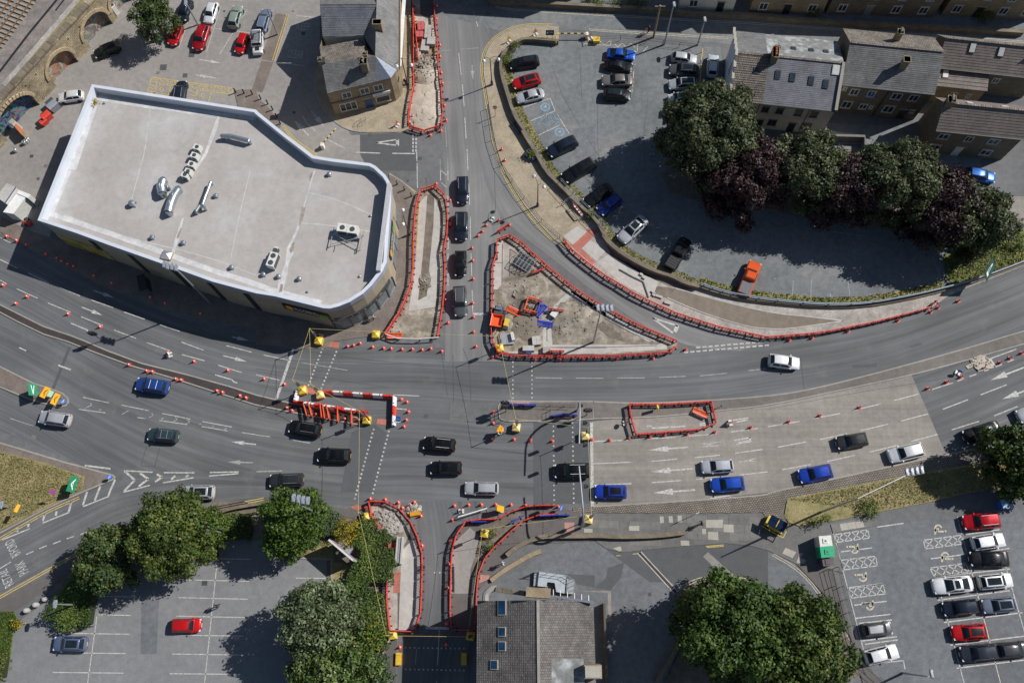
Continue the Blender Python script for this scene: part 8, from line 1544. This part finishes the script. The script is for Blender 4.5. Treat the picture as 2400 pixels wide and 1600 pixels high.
# ------------------------------------------------------------------ people
def person(px,rz,top,legs,label,seed=0,hold=None,hair=(.03,.02,.015)):
 r_ = random.Random(seed); p = G(*px,.05); st = r_.uniform(.16,.3); sw = r_.uniform(.1,.25)
 V = [(0,0,.95),(0,0,1.2),(0,0,1.42),(.02,0,1.52),(.03,0,1.62),(.05,0,1.72),(0,.1,.9),(st * .5,.1,.5),(st,.1,.09),(st + .16,.1,.04),(0,-.1,.9),(-st * .3,-.1,.5),(-st,-.1,.12),(-st + .14,-.1,.04),(0,.19,1.4),(-sw * .6,.26,1.13),(-sw * .2 + .08,.26,.9),(-sw * .2 + .13,.25,.8),(0,-.19,1.4),(sw * .6,-.26,1.13),(sw + .14,-.25,.95),(sw + .2,-.24,.87)]
 Ed = [(0,1),(1,2),(2,3),(3,4),(4,5),(0,6),(6,7),(7,8),(8,9),(0,10),(10,11),(11,12),(12,13),(2,14),(14,15),(15,16),(16,17),(2,18),(18,19),(19,20),(20,21)]
 Rd = [.15,.14,.17,.06,.1,.095,.1,.07,.05,.045,.1,.07,.05,.045,.075,.05,.04,.04,.075,.05,.04,.04]
 me = bpy.data.meshes.new('person'); me.from_pydata(V,Ed,[]); o = bpy.data.objects.new('tmp',me); COL.objects.link(o); sk = o.modifiers.new('s','SKIN'); o.modifiers.new('u','SUBSURF').levels = 1
 for i,q in enumerate(Rd): me.skin_vertices[0].data[i].radius = (q,q * (1.25 if i in (1,2) else 1))
 me.skin_vertices[0].data[0].use_root = True
 dg = bpy.context.evaluated_depsgraph_get(); bm_ = bpy.data.meshes.new_from_object(o.evaluated_get(dg)); bpy.data.objects.remove(o); bm_.materials.clear()
 for m_ in (plain('clothing_top',top,.9),plain('clothing_legs',legs,.9),plain('skin',(.45,.28,.2),.6),plain('hair',hair,.8),m_rubber): bm_.materials.append(m_)
 for f in bm_.polygons:
  z = f.center.z; y = abs(f.center.y); f.material_index = 4 if z < .1 else (1 if z < .93 and y < .2 else (3 if z > 1.66 or (z > 1.56 and f.center.x < .0) else (2 if z > 1.5 or (z < .93 and y > .2) else 0))); f.use_smooth = True
 t = link('person',bm_,None,loc=(p.x,p.y,.1),rot=(0,0,rz)); tag(t,label,'person')
 if hold:
  b = thing('shopping_bag',hold[1],'bag',(p.x + .2 * math.cos(rz) - (-.3) * math.sin(rz),p.y + .2 * math.sin(rz) + (-.3) * math.cos(rz),.45),rz); mb = MB(); mb.add([(-.15,-.08,0),(.15,-.08,0),(.15,.08,0),(-.15,.08,0),(-.19,-.05,.4),(.19,-.05,.4),(.19,.05,.4),(-.19,.05,.4)],[(0,1,5,4),(1,2,6,5),(2,3,7,6),(3,0,4,7),(3,2,1,0)],hold[0]); mb.build('sack',b,local=True); mb = MB(); mb.tube([(-.1,0,.4),(0,0,.52),(.1,0,.4)],.015,hold[0],5); mb.build('handle',b,local=True)
person(K(2,0,'1250 305')[0],R(200),(.02,.02,.03),(.02,.02,.025),'person in dark clothes walking with an orange bag on top street',1,(m_amber,'orange bag carried by the walker on the top street')); person(N1('690 180')[0],R(90),(.02,.15,.14),(.04,.04,.05),'person in teal top walking beside the corner pub',2); person(N2('705 600')[0],R(-90),(.03,.03,.035),(.02,.02,.03),'person in dark clothes on the pub footway',3); person(K(2,3,'1728 110')[0],R(190),(.02,.02,.03),(.03,.03,.035),'person in dark clothes on the flagged footway',4); person(K(1,3,'2268 475')[0],R(200),(.55,.52,.5),(.4,.38,.36),'person in pale clothes walking beside southeast works',5); person(K(1,3,'1118 990')[0],R(-80),(.5,.5,.5),(.02,.02,.02),'upper walker in white top by the pale fence',6); person(K(1,3,'1108 1060')[0],R(-85),(.5,.5,.52),(.02,.02,.025),'lower walker in white top by the pale fence',7); person(K(1,3,'1225 1190')[0],R(-60),(.3,.3,.32),(.03,.03,.04),'person in grey by the shaded footway end',8); person(J5('1310 45')[0],R(30),(.4,.36,.32),(.03,.03,.04),'person in light top outside the curved shop window',9); person(K(1,3,'1180 1290')[0],R(-60),(.25,.2,.15),(.03,.03,.04),'person in brown in deep shade by south road',10); person(K(0,3,'2012 862')[0],R(40),(.012,.012,.014),(.015,.015,.018),'person in black crossing the retail car park',11)
# ------------------------------------------------------------------ site equipment and street furniture
def bolts(): pass
p = G(*A8('360 680')[0],.6); t = thing('site_dumper','red tracked dumper parked inside the triangle corner','dumper',(p.x,p.y,.1),R(80)); mb = MB(); mb.add([(-1.0,-.55,.6),(.3,-.55,.6),(.3,.55,.6),(-1.0,.55,.6),(-1.3,-.75,1.25),(.4,-.75,1.2),(.4,.75,1.2),(-1.3,.75,1.25),(-1.2,-.65,1.2),(.3,-.65,1.15),(.3,.65,1.15),(-1.2,.65,1.2),(-.9,-.45,.75),(.2,-.45,.75),(.2,.45,.75),(-.9,.45,.75)],[(0,1,5,4),(1,2,6,5),(2,3,7,6),(3,0,4,7),(4,5,9,8),(5,6,10,9),(6,7,11,10),(7,4,8,11),(8,9,13,12),(9,10,14,13),(10,11,15,14),(11,8,12,15),(12,13,14,15)],m_orange); mb.build('skip',t,local=True); mb = MB(); mb.box((1.0,0,.8),(1.1,1.1,.8),m_darkgrey); mb.box((1.2,0,1.3),(.5,.8,.3),plain('blue_grey_panel',(.12,.16,.22))); mb.build('engine',t,local=True)
for y_ in (-.6,.6): mb = MB(); mb.tube([(-.9,y_,.3),(1.3,y_,.3)],.3,m_rubber,10); mb.build('track',t,local=True)
mb = MB(); mb.tube([(1.6,-.3,.8),(1.6,-.3,1.9),(1.6,.3,1.9),(1.6,.3,.8)],.04,m_black,6); mb.build('roll_bar',t,local=True)
p = G(*A8('530 770')[0],.5); t = thing('trench_roller','yellow trench roller beside the red dumper','roller',(p.x,p.y,.1),R(75)); mb = MB(); mb.box((0,0,.75),(1.0,.6,.5),m_yel); mb.build('body',t,local=True); mb = MB(); mb.tube([(.35,-.35,.3),(.35,.35,.3)],.3,m_steel,12); mb.build('drum',t,local=True); mb = MB(); mb.tube([(-.4,-.35,.3),(-.4,.35,.3)],.3,m_steel,12); mb.build('drum',t,local=True); mb = MB(); mb.tube([(-.5,-.2,.9),(-1.3,-.2,1.2),(-1.3,.2,1.2),(-.5,.2,.9)],.03,m_black,6); mb.build('handle',t,local=True)
def stack(px,label,nx,ny,nz,d,mat,rz,cat='pallet',z=.1,name='material_stack',part='block',pal=True):
 p = G(*px,.4); t = thing(name,label,cat,(p.x,p.y,z),rz);
 if pal:
  mb = MB(); W_ = nx * d[0] + .1
  for k in range(5): mb.box((0,-ny * d[1] / 2 + ny * d[1] * k / 4,.11),(W_,.1,.03),m_wood)
  for k in (-1,0,1): mb.box((k * W_ * .42,0,.05),(.09,ny * d[1],.09),m_wood)
  mb.build('pallet',t,local=True)
 b = MB(); b.box((0,0,0),(d[0] - .02,d[1] - .02,d[2] - .012),mat); me = b.me(part)
 for k in range(nz):
  for i in range(nx):
   for j in range(ny): link(part,me,t,loc=((i - (nx - 1) / 2) * d[0],(j - (ny - 1) / 2) * d[1],.13 * pal + d[2] * (k + .5)),rot=(0,0,random.uniform(-.03,.03)))
m_redpack = plain('red_block_pack',(.5,.1,.1),.6,var=.35,scale=6)
stack(N1('1055 660')[0],'upper red banded block pack in north strip',2,3,3,(.5,.5,.3),m_redpack,.1); stack(N1('1025 850')[0],'lower red banded block pack in north strip',2,2,3,(.55,.5,.3),m_redpack,0); stack(N1('1210 780')[0],'pale kerb pack with round hole in north strip',2,3,3,(.45,.75,.25),m_conc2,-.05); stack(N1('1150 1060')[0],'jumbled pale kerb stones in centre of north strip',3,2,2,(.4,1.0,.25),m_conc2,-.1); stack(N1('1290 990')[0],'square pale slab stack at right of north strip',1,1,8,(1.2,1.3,.1),m_conc2,-.05); stack(N1('1325 1170')[0],'row of timber bearers below the slab stack',1,4,1,(1.3,.3,.2),m_wood,0,pal=False); stack(N1('975 1200')[0],'row of short kerbs at lower left of pallets',3,1,2,(.3,1.3,.2),m_conc2,0,pal=False); stack(N1('1060 530')[0],'grey covered pallet at top of the material line',1,1,1,(1.0,.7,.7),plain('grey_wrap',(.35,.36,.38)),.05); stack(A8('530 1050')[0],'steel trench box lying in lower left triangle',2,1,1,(.9,1.5,.35),m_steel,.05,'equipment',pal=False); stack(A8('1075 1085')[0],'pale grey slab pallet in the lower triangle',2,2,2,(.55,.6,.2),m_conc2,.1); stack(A8('930 1230')[0],'flat slab stack by the blue disc sign',1,1,4,(1.5,.7,.12),m_conc2,0); stack(A8('1260 1260')[0],'square dark slab stack by the lone barrier',1,1,4,(.95,.85,.12),m_gravel,0); stack(A8('1405 590')[0],'small white generator case in the triangle',1,1,1,(.8,1.0,.6),m_acwhite,-.6,'generator',pal=False); stack(A8('640 1020')[0],'pair of upright timber shutters in the triangle',2,1,1,(.2,1.1,.8),m_acwhite,.2,'shutter',pal=False)
for k,s in enumerate(('1285 1100 1310 1130','1290 1130 1315 1150','1320 1145 1380 1165','1400 1205 1460 1225','1200 975 1225 990','1175 945 1200 960')):
 a,b = [G(*q,.2) for q in K(2,1,s)]; t = thing('kerb_stone','%s loose kerb stone from the lower left on works strip' % ordn(k),'kerb stone',((a + b) / 2),math.atan2(b.y - a.y,b.x - a.x),'loose kerb stones'); mb = MB(); mb.box((0,0,0),((b - a).length,.3,.25),m_conc2); mb.build('block',t,local=True); t.location.z = .2
# long plastic ducts and stone trough
a,b = [G(*q,.5) for q in K(1,3,'1328 225 1308 475')]; d = b - a; t = thing('precast_channel','long pale precast channel unit standing in southwest works','drain channel',((a.x + b.x) / 2,(a.y + b.y) / 2,.09),math.atan2(d.y,d.x)); L = d.length; mb = MB(); mb.box((0,-.3,.35),(L,.2,.7),m_conc2); mb.box((0,.3,.35),(L,.2,.7),m_conc2); mb.box((0,0,.15),(L,.4,.3),m_conc2); mb.build('trough',t,local=True); mb = MB(); mb.box((0,0,.52),(L * .92,.3,.06),m_steel); mb.build('cover',t,local=True)
a,b = [G(*q,.2) for q in K(1,3,'1283 270 1277 450')]; t = thing('duct_pipe','orange plastic duct lying beside the precast channel','pipe',a,0); mb = MB(); mb.tube([a,b],.12,m_orange,10); mb.build('pipe',t)
a,b = [G(*q,.15) for q in K(1,3,'1815 495 1817 730')]; t = thing('duct_pipe','black plastic duct lying in southeast works','pipe',a,0); mb = MB(); mb.tube([a,b],.1,m_black,10); mb.build('pipe',t)
a,b = [G(*q,.9) for q in S7('220 400 665 265')]; d = b - a; t = thing('barrier_board','white slatted barrier board on stands above southeast works','barrier',((a.x + b.x) / 2,(a.y + b.y) / 2,.02),math.atan2(d.y,d.x)); mb = MB(); mb.box((0,0,.95),(d.length,.12,.22),m_wht); mb.build('board',t,local=True)
for x_ in (-.45,.45): mb = MB(); mb.bar((x_ * d.length,-.35,.05),(x_ * d.length,0,.9),.08,.06,m_darkgrey); mb.bar((x_ * d.length,.35,.05),(x_ * d.length,0,.9),.08,.06,m_darkgrey); mb.build('leg',t,local=True)
pts = [G(*q,.9) for q in K(1,1,'1190 1500 1300 1540 1500 1545 1680 1530')]; t = thing('barrier_board','long white reflective barrier boards at foot of centre strip','barrier',(pts[1].x,pts[1].y,.02))
for a,b in zip(pts,pts[1:]): mb = MB(); mb.bar(Vector((a.x,a.y,.9)),Vector((b.x,b.y,.9)),.1,.2,m_acwhite); mb.build('board',t); mb = MB(); mb.bar(Vector((a.x,a.y,0)),Vector((a.x,a.y,.9)),.1,.1,m_darkgrey); mb.build('leg',t)
# pipe cage in the triangle
P_ = [G(*q,.5) for q in A7('670 780 960 870 1080 940 940 1090 660 880')]; t = thing('steel_cage','grey steel mesh cage over chamber in upper triangle','cage',(P_[0].x,P_[0].y,.1)); a,b = G(*A7('700 820')[0],.6),G(*A7('1000 1000')[0],.6); d = (b - a).normalized(); nn = Vector((-d.y,d.x,0)); mb = MB()
for s in (-1.0,0,1.0):
 for zz in (.15,1.1): mb.tube([Vector((a.x,a.y,zz)) + nn * s,Vector((b.x,b.y,zz)) + nn * s],.04,m_steel,6)
mb.build('rails',t); mb = MB()
for k in range(6):
 c = a.lerp(b,k / 5)
 for s in (-1.0,1.0): mb.tube([Vector((c.x,c.y,.1)) + nn * s,Vector((c.x,c.y,1.1)) + nn * s],.035,m_steel,6)
 mb.tube([Vector((c.x,c.y,1.1)) - nn,Vector((c.x,c.y,1.1)) + nn],.035,m_steel,6)
mb.build('hoops',t); mb = MB(); c = a.lerp(b,.45); mb.box((c.x,c.y,.3),((b - a).length * .9,1.5,.4),m_darkgrey,math.atan2(d.y,d.x)); mb.build('chamber',t)
# wheelie bins and kegs
def bin_(px,col,label,rz,s=1.0):
 p = G(*px,.7); t = thing('wheeled_bin',label,'bin',(p.x,p.y,.02),rz); t.scale = (s,s,s); mb = MB(); mb.add([(-.55,-.38,.15),(.55,-.38,.15),(.55,.38,.15),(-.55,.38,.15),(-.68,-.48,1.1),(.68,-.48,1.1),(.68,.48,1.1),(-.68,.48,1.1)],[(0,1,5,4),(1,2,6,5),(2,3,7,6),(3,0,4,7),(3,2,1,0)],col); mb.build('tub',t,local=True); mb = MB(); mb.add([(-.7,-.5,1.1),(.7,-.5,1.1),(.7,.5,1.1),(-.7,.5,1.1),(-.68,-.3,1.28),(.68,-.3,1.28),(.68,.3,1.28),(-.68,.3,1.28)],[(0,1,5,4),(1,2,6,5),(2,3,7,6),(3,0,4,7),(4,5,6,7)],col); mb.build('lid',t,local=True)
 for x_ in (-.5,.5):
  for y_ in (-.3,.3): mb = MB(); mb.tube([(x_,y_ - .04,.1),(x_,y_ + .04,.1)],.1,m_rubber,10); mb.build('wheel',t,local=True)
bin_(W2('985 390')[0],plain('grey_bin',(.22,.24,.27)),'large grey bin near the white hatchback',R(50),1.1); bin_(W2('860 570')[0],m_red,'larger red bin by the arches',R(50),1.0); bin_(W2('795 665')[0],m_red,'smaller red bin next to the larger one',R(50),.75); bin_(W2('935 320')[0],m_darkgrey,'dark bin behind the large grey bin',R(50),.9)
for i,s in enumerate(('445 1050','480 1025','505 990','272 1190')):
 p = G(*W2(s)[0],.4); t = thing('steel_keg',('%s steel keg from the left in the cluster of three' % ordn(i)) if i < 3 else 'single steel keg standing apart near the arch','keg',(p.x,p.y,.03),0,'steel kegs'); mb = MB(); mb.lathe((0,0,0),[(.2,0),(.27,.05),(.27,.2),(.29,.22),(.27,.25),(.27,.42),(.29,.44),(.27,.47),(.27,.6),(.2,.65),(.2,.6),(.05,.6)],m_steel,14); mb.build('barrel',t,local=True,smooth=True); mb = MB(); mb.lathe((0,0,.6),[(.05,0),(.05,.06)],m_black,8); mb.build('valve',t,local=True)
# yard cabins, skip and stall by the arches
def cabin(quad,h_,roofm,wallm,label,name='site_cabin'):
 P_ = [G(x,y,h_) for x,y in quad]; c = sum(P_,Vector()) / 4; t = thing(name,label,'cabin',(c.x,c.y,.02)); mb = MB(); v = [Vector((p.x,p.y,0)) for p in P_] + [Vector((p.x,p.y,h_)) for p in P_]; mb.add(v,[(i,(i + 1) % 4,4 + (i + 1) % 4,4 + i) for i in range(4)],wallm); mb.build('wall',t); mb = MB(); mb.prism([c + (p - c) * 1.03 for p in P_],h_ + .002,h_ + .1,roofm); mb.build('roof',t); return t
cabin(W3('130 400 300 470 100 750 -60 640'),2.6,m_conc2,m_wht,'left white yard cabin with beige roof and blue edge'); cabin(W3('330 560 470 660 250 950 70 920'),2.2,m_wht,m_acwhite,'right white yard cabin with pale roof beside store'); cabin(W3('350 515 560 600 520 665 320 580'),2.3,m_wht,m_acwhite,'small white awning frame beside yard cabins')
t = cabin(W3('290 462 300 470 105 755 95 748'),2.7,plain('fascia_blue',(.06,.09,.22)),m_acwhite,'blue sign fascia along the beige cabin edge')
cabin(W2('300 700 420 830 390 900 280 770'),1.6,m_terracotta,m_wood,'orange topped counter box by the graffiti arch'); cabin(W2('225 610 285 660 235 730 160 685'),1.8,m_flag2,m_acwhite,'pale box unit against the graffiti arch')
for q,lab in (('1990 75 2060 20 2120 110 2060 165','upper white condenser on the arch wall'),('1900 200 1960 130 2030 215 1975 280','lower white condenser on the arch wall')):
 t = cabin(W1(q),1.6,m_acwhite,m_acwhite,lab,'wall_condenser'); c = G(*W1(q)[0],1.72).lerp(G(*W1(q)[2],1.72),.5); mb = MB(); mb.tube([c,c + Vector((0,0,.03))],.3,m_darkgrey,14); mb.build('fan',t)
p = G(*W3('470 1080')[0],.6); t = thing('roadworks_pile','pile of red plastic sacks at the store southwest corner','sacks',(p.x,p.y,.05));
for k in range(5): mb = MB(); mb.lathe((random.uniform(-.8,.8),random.uniform(-.5,.5),.0),[(.3,0),(.42,.2),(.35,.5),(.1,.62)],random.choice([m_orange,m_red,m_black]),8); mb.build('sack',t,local=True)
# recycling banks beside the long stay car park
for q,mt,lab in (('465 220 575 212 590 305 478 315',m_acwhite,'white recycling bank beside the railing'),('475 318 600 308 612 405 490 418',plain('green_bank',(.02,.33,.17)),'green recycling bank below the white one'),('495 425 595 418 600 485 508 495',plain('brown_bank',(.1,.08,.09)),'small dark bank below the green one')):
 h_ = 1.9 if 'small' not in lab else 1.4; t = cabin(SE(q),h_,mt,mt,lab,'recycling_bank'); c = sum((G(x,y,h_ + .12) for x,y in SE(q)),Vector()) / 4; mb = MB(); mb.box(c,(.55,.55,.12),mt); mb.build('lid',t); mb = MB(); mb.box(c + Vector((0,0,.07)),(.2,.2,.03),m_darkgrey); mb.build('hatch',t)
# solar signal trailer
p = G(*SE('75 110')[0],1.2); t = thing('solar_trailer','yellow solar powered trailer with two dark panels','trailer',(p.x,p.y,.05),R(-30)); mb = MB(); mb.box((0,0,.55),(2.2,1.3,.5),m_yel); mb.build('chassis',t,local=True)
for x_ in (-.55,.55): mb = MB(); mb.box((x_,0,1.75),(1.0,1.3,.05),glass_mat('solar_panel',(.01,.02,.05)),M=Matrix.Rotation(R(15),3,'X')); mb.build('solar_panel',t,local=True)
mb = MB(); mb.bar((-1.4,-1.0,1.0),(1.4,-1.0,1.0),.08,.08,m_yel); mb.bar((1.4,-1.0,1.0),(1.4,1.0,1.0),.08,.08,m_yel); mb.tube([(0,0,.5),(0,0,1.75)],.06,m_yel,8); mb.build('guard_frame',t,local=True)
for x_ in (-.8,.8): mb = MB(); mb.tube([(x_,-.75,.3),(x_,-.55,.3)],.3,m_rubber,12); mb.build('wheel',t,local=True)
# bollards, cycle hoops, barrier arms, planter and bench
for k,(x,y) in enumerate(K(1,1,'1290 100 1358 152 1422 210')):
 p = G(x,y,.9); t = thing('bollard','%s black bollard from the top outside the store' % ordn(k),'bollard',(p.x,p.y,.09),0,'black bollards'); mb = MB(); mb.lathe((0,0,0),[(.1,0),(.09,.8),(.11,.82),(.11,.9),(.05,1.0)],m_black,10); mb.build('shaft',t,local=True); mb = MB(); mb.lathe((0,0,.7),[(.095,0),(.095,.08)],m_wht,10); mb.build('band',t,local=True)
for k,(x,y) in enumerate(K(0,0,'2150 820 2228 828 2305 838') + K(1,0,'30 880 95 925 140 980 178 1050 210 1110')):
 p = G(x,y,.9); t = thing('bollard','%s black bollard from the left behind the store' % ordn(k),'bollard',(p.x,p.y,.09),0,'black bollards'); mb = MB(); mb.lathe((0,0,0),[(.1,0),(.09,.8),(.11,.82),(.11,.9),(.05,1.0)],m_black,10); mb.build('shaft',t,local=True)
for k,(x,y) in enumerate(K(0,3,'410 797 322 850 238 902')):
 p = G(x,y,.5); t = thing('stone_bollard','%s squat stone bollard from the right at retail entrance' % ordn(k),'bollard',(p.x,p.y,.05),0,'squat stone bollards'); mb = MB(); mb.lathe((0,0,0),[(.3,0),(.3,.5),(.24,.65),(.1,.7)],m_conc2,12); mb.build('block',t,local=True)
for k,s in enumerate(('935 1155 968 1100','978 1155 1012 1100')):
 a,b = [G(*q,.1) for q in K(1,0,s)]; t = thing('cycle_hoop',('left' if k == 0 else 'right') + ' steel cycle hoop on the pub footway','cycle stand',a,0,'cycle hoops'); mb = MB(); mb.tube([a,a + Vector((0,0,.7)),a.lerp(b,.1) + Vector((0,0,.8)),a.lerp(b,.9) + Vector((0,0,.8)),b + Vector((0,0,.7)),b],.03,m_steel,6); mb.build('hoop',t)
def boom(pa,pb,label,z=1.0):
 a,b = G(*pa,z),G(*pb,z); t = thing('entrance_barrier',label,'barrier',(b.x,b.y,.05)); n_ = 9
 for k in range(n_): mb = MB(); mb.bar(a.lerp(b,k / n_),a.lerp(b,(k + 1) / n_),.12,.12,m_black if k % 2 else m_yelp); mb.build('arm_segment',t)
 mb = MB(); mb.box((b.x,b.y,.5),(.4,.5,1.0),m_wht); mb.build('housing',t)
boom(K(1,0,'735 1180')[0],K(1,0,'605 1325')[0],'striped barrier arm at the side street entrance'); boom(K(2,0,'415 310')[0],K(2,0,'690 310')[0],'yellow and black barrier arm at public car park entrance')
for s,lab in (('690 300 700 390','yellow hoop right of the car park barrier'),('408 320 405 400','yellow hoop left of the car park barrier'),('1750 460 1735 560','upper yellow rail beside the east row'),('1738 600 1715 880','long yellow rail beside the east row')):
 a,b = [G(*q,.6) for q in K(2,0,s)]; t = thing('yellow_hoop',lab,'rail',(a.x,a.y,.03)); mb = MB(); mb.tube([Vector((a.x,a.y,0)),Vector((a.x,a.y,.8)),Vector((b.x,b.y,.8)),Vector((b.x,b.y,0))],.06,m_yel,6); mb.build('tube',t)
p = G(*K(2,0,'775 372')[0],.4); t = thing('grit_bin','yellow grit bin inside the car park entrance','bin',(p.x,p.y,.03)); mb = MB(); mb.box((0,0,.3),(.9,.7,.6),m_yel); mb.build('tub',t,local=True); mb = MB(); mb.box((0,0,.66),(1.0,.8,.1),m_yel); mb.build('lid',t,local=True)
p = G(*K(2,0,'175 1425')[0],.4); t = thing('planter','blue timber planter with yellowing plants on beige footway','planter',(p.x,p.y,.1),R(-35)); mb = MB();
for s in (-1,1): mb.box((s * .75,0,.3),(.06,1.1,.6),plain('planter_blue',(.03,.06,.16))); mb.box((0,s * .55,.3),(1.5,.06,.6),plain('planter_blue_b',(.03,.06,.16)))
mb.build('trough',t,local=True); C = rng.normal(0,.3,(500,3)); C[:,2] = .6 + abs(C[:,2]) * .8; leaves('plants',C,np.tile([0,0,1.],(500,1)),rng.uniform(.1,.22,500),rng.uniform(0,1,500),LEAF['olive'],t)
p = G(*K(2,0,'45 1175')[0],.4); t = thing('bench','dark bench against the wall on beige footway','bench',(p.x,p.y,.1),R(-60)); mb = MB()
for k in range(3): mb.box((0,-.2 + k * .16,.45),(2.0,.13,.04),m_darkgrey)
mb.build('seat',t,local=True); mb = MB(); mb.box((0,.3,.75),(2.0,.05,.4),m_darkgrey); mb.build('backrest',t,local=True)
for x_ in (-.8,.8): mb = MB(); mb.box((x_,0,.22),(.08,.5,.44),m_black); mb.build('leg',t,local=True)
a,b = [G(*q,1.1) for q in K(2,1,'565 310 645 410')]; t = thing('barrier_plank','red and white striped plank over broken wall','barrier',(a.x,a.y,.1))
for k in range(8): mb = MB(); mb.bar(a.lerp(b,k / 8),a.lerp(b,(k + 1) / 8),.25,.05,m_red if k % 2 == 0 else m_wht); mb.build('stripe',t)
for q in (a,b): mb = MB(); mb.tube([Vector((q.x,q.y,.05)),q],.04,m_steel,6); mb.build('leg',t)
railing(K(2,1,'480 280 530 240 650 400 600 450'),'grey mesh fence around the broken wall section',1.1,m_steel,1.5,infill=False); railing(K(2,1,'450 70 560 190 740 360 930 545'),'green wire fence on top of the car park wall',.9,m_tealrail,1.8,infill=False,z=1.0)
p = G(*K(3,2,'2180 1495')[0],.8); t = thing('blue_cabinet','pale blue topped box at the right edge by car park','cabinet',(p.x,p.y,.03),R(8)); mb = MB(); mb.box((0,0,.6),(1.2,1.0,1.2),m_signblue); mb.build('casing',t,local=True); mb = MB(); mb.box((0,0,1.24),(1.3,1.1,.08),plain('pale_blue_lid',(.3,.42,.55))); mb.build('lid',t,local=True)
a,b = [G(*q,2.2) for q in K(0,1,'1290 960 1320 1100')]; t = thing('bus_shelter','dark glass advertising shelter on the store footway','shelter',((a.x + b.x) / 2,(a.y + b.y) / 2,.09),math.atan2(b.y - a.y,b.x - a.x)); L = (b - a).length; mb = MB(); mb.box((0,0,2.2),(L,1.0,.1),m_black); mb.build('roof',t,local=True); mb = MB(); mb.box((0,.45,1.2),(L * .95,.05,1.8),m_glass); mb.build('pane',t,local=True)
for x_ in (-.45,.45): mb = MB(); mb.box((x_ * L,.45,1.1),(.08,.08,2.2),m_steel); mb.build('post',t,local=True)
mb = MB(); q = [G(*c,.35) for c in K(0,0,'815 905 875 905 875 965 815 970')]
p = G(*K(0,0,'845 935')[0],ZR + .3); t = thing('plant_tuft','yellow weed tuft growing at the northwest roof corner','plant',(p.x,p.y,ZR)); C = rng.normal(0,.3,(260,3)); C[:,2] = abs(C[:,2]); leaves('foliage',C,np.tile([0,0,1.],(260,1)),rng.uniform(.12,.28,260),rng.uniform(0,1,260),LEAF['gold'],t)
print('BARRIERS',NB[0],'CONES',NC[0],'LEAVES',NT[0],'OBJECTS',len(bpy.data.objects))
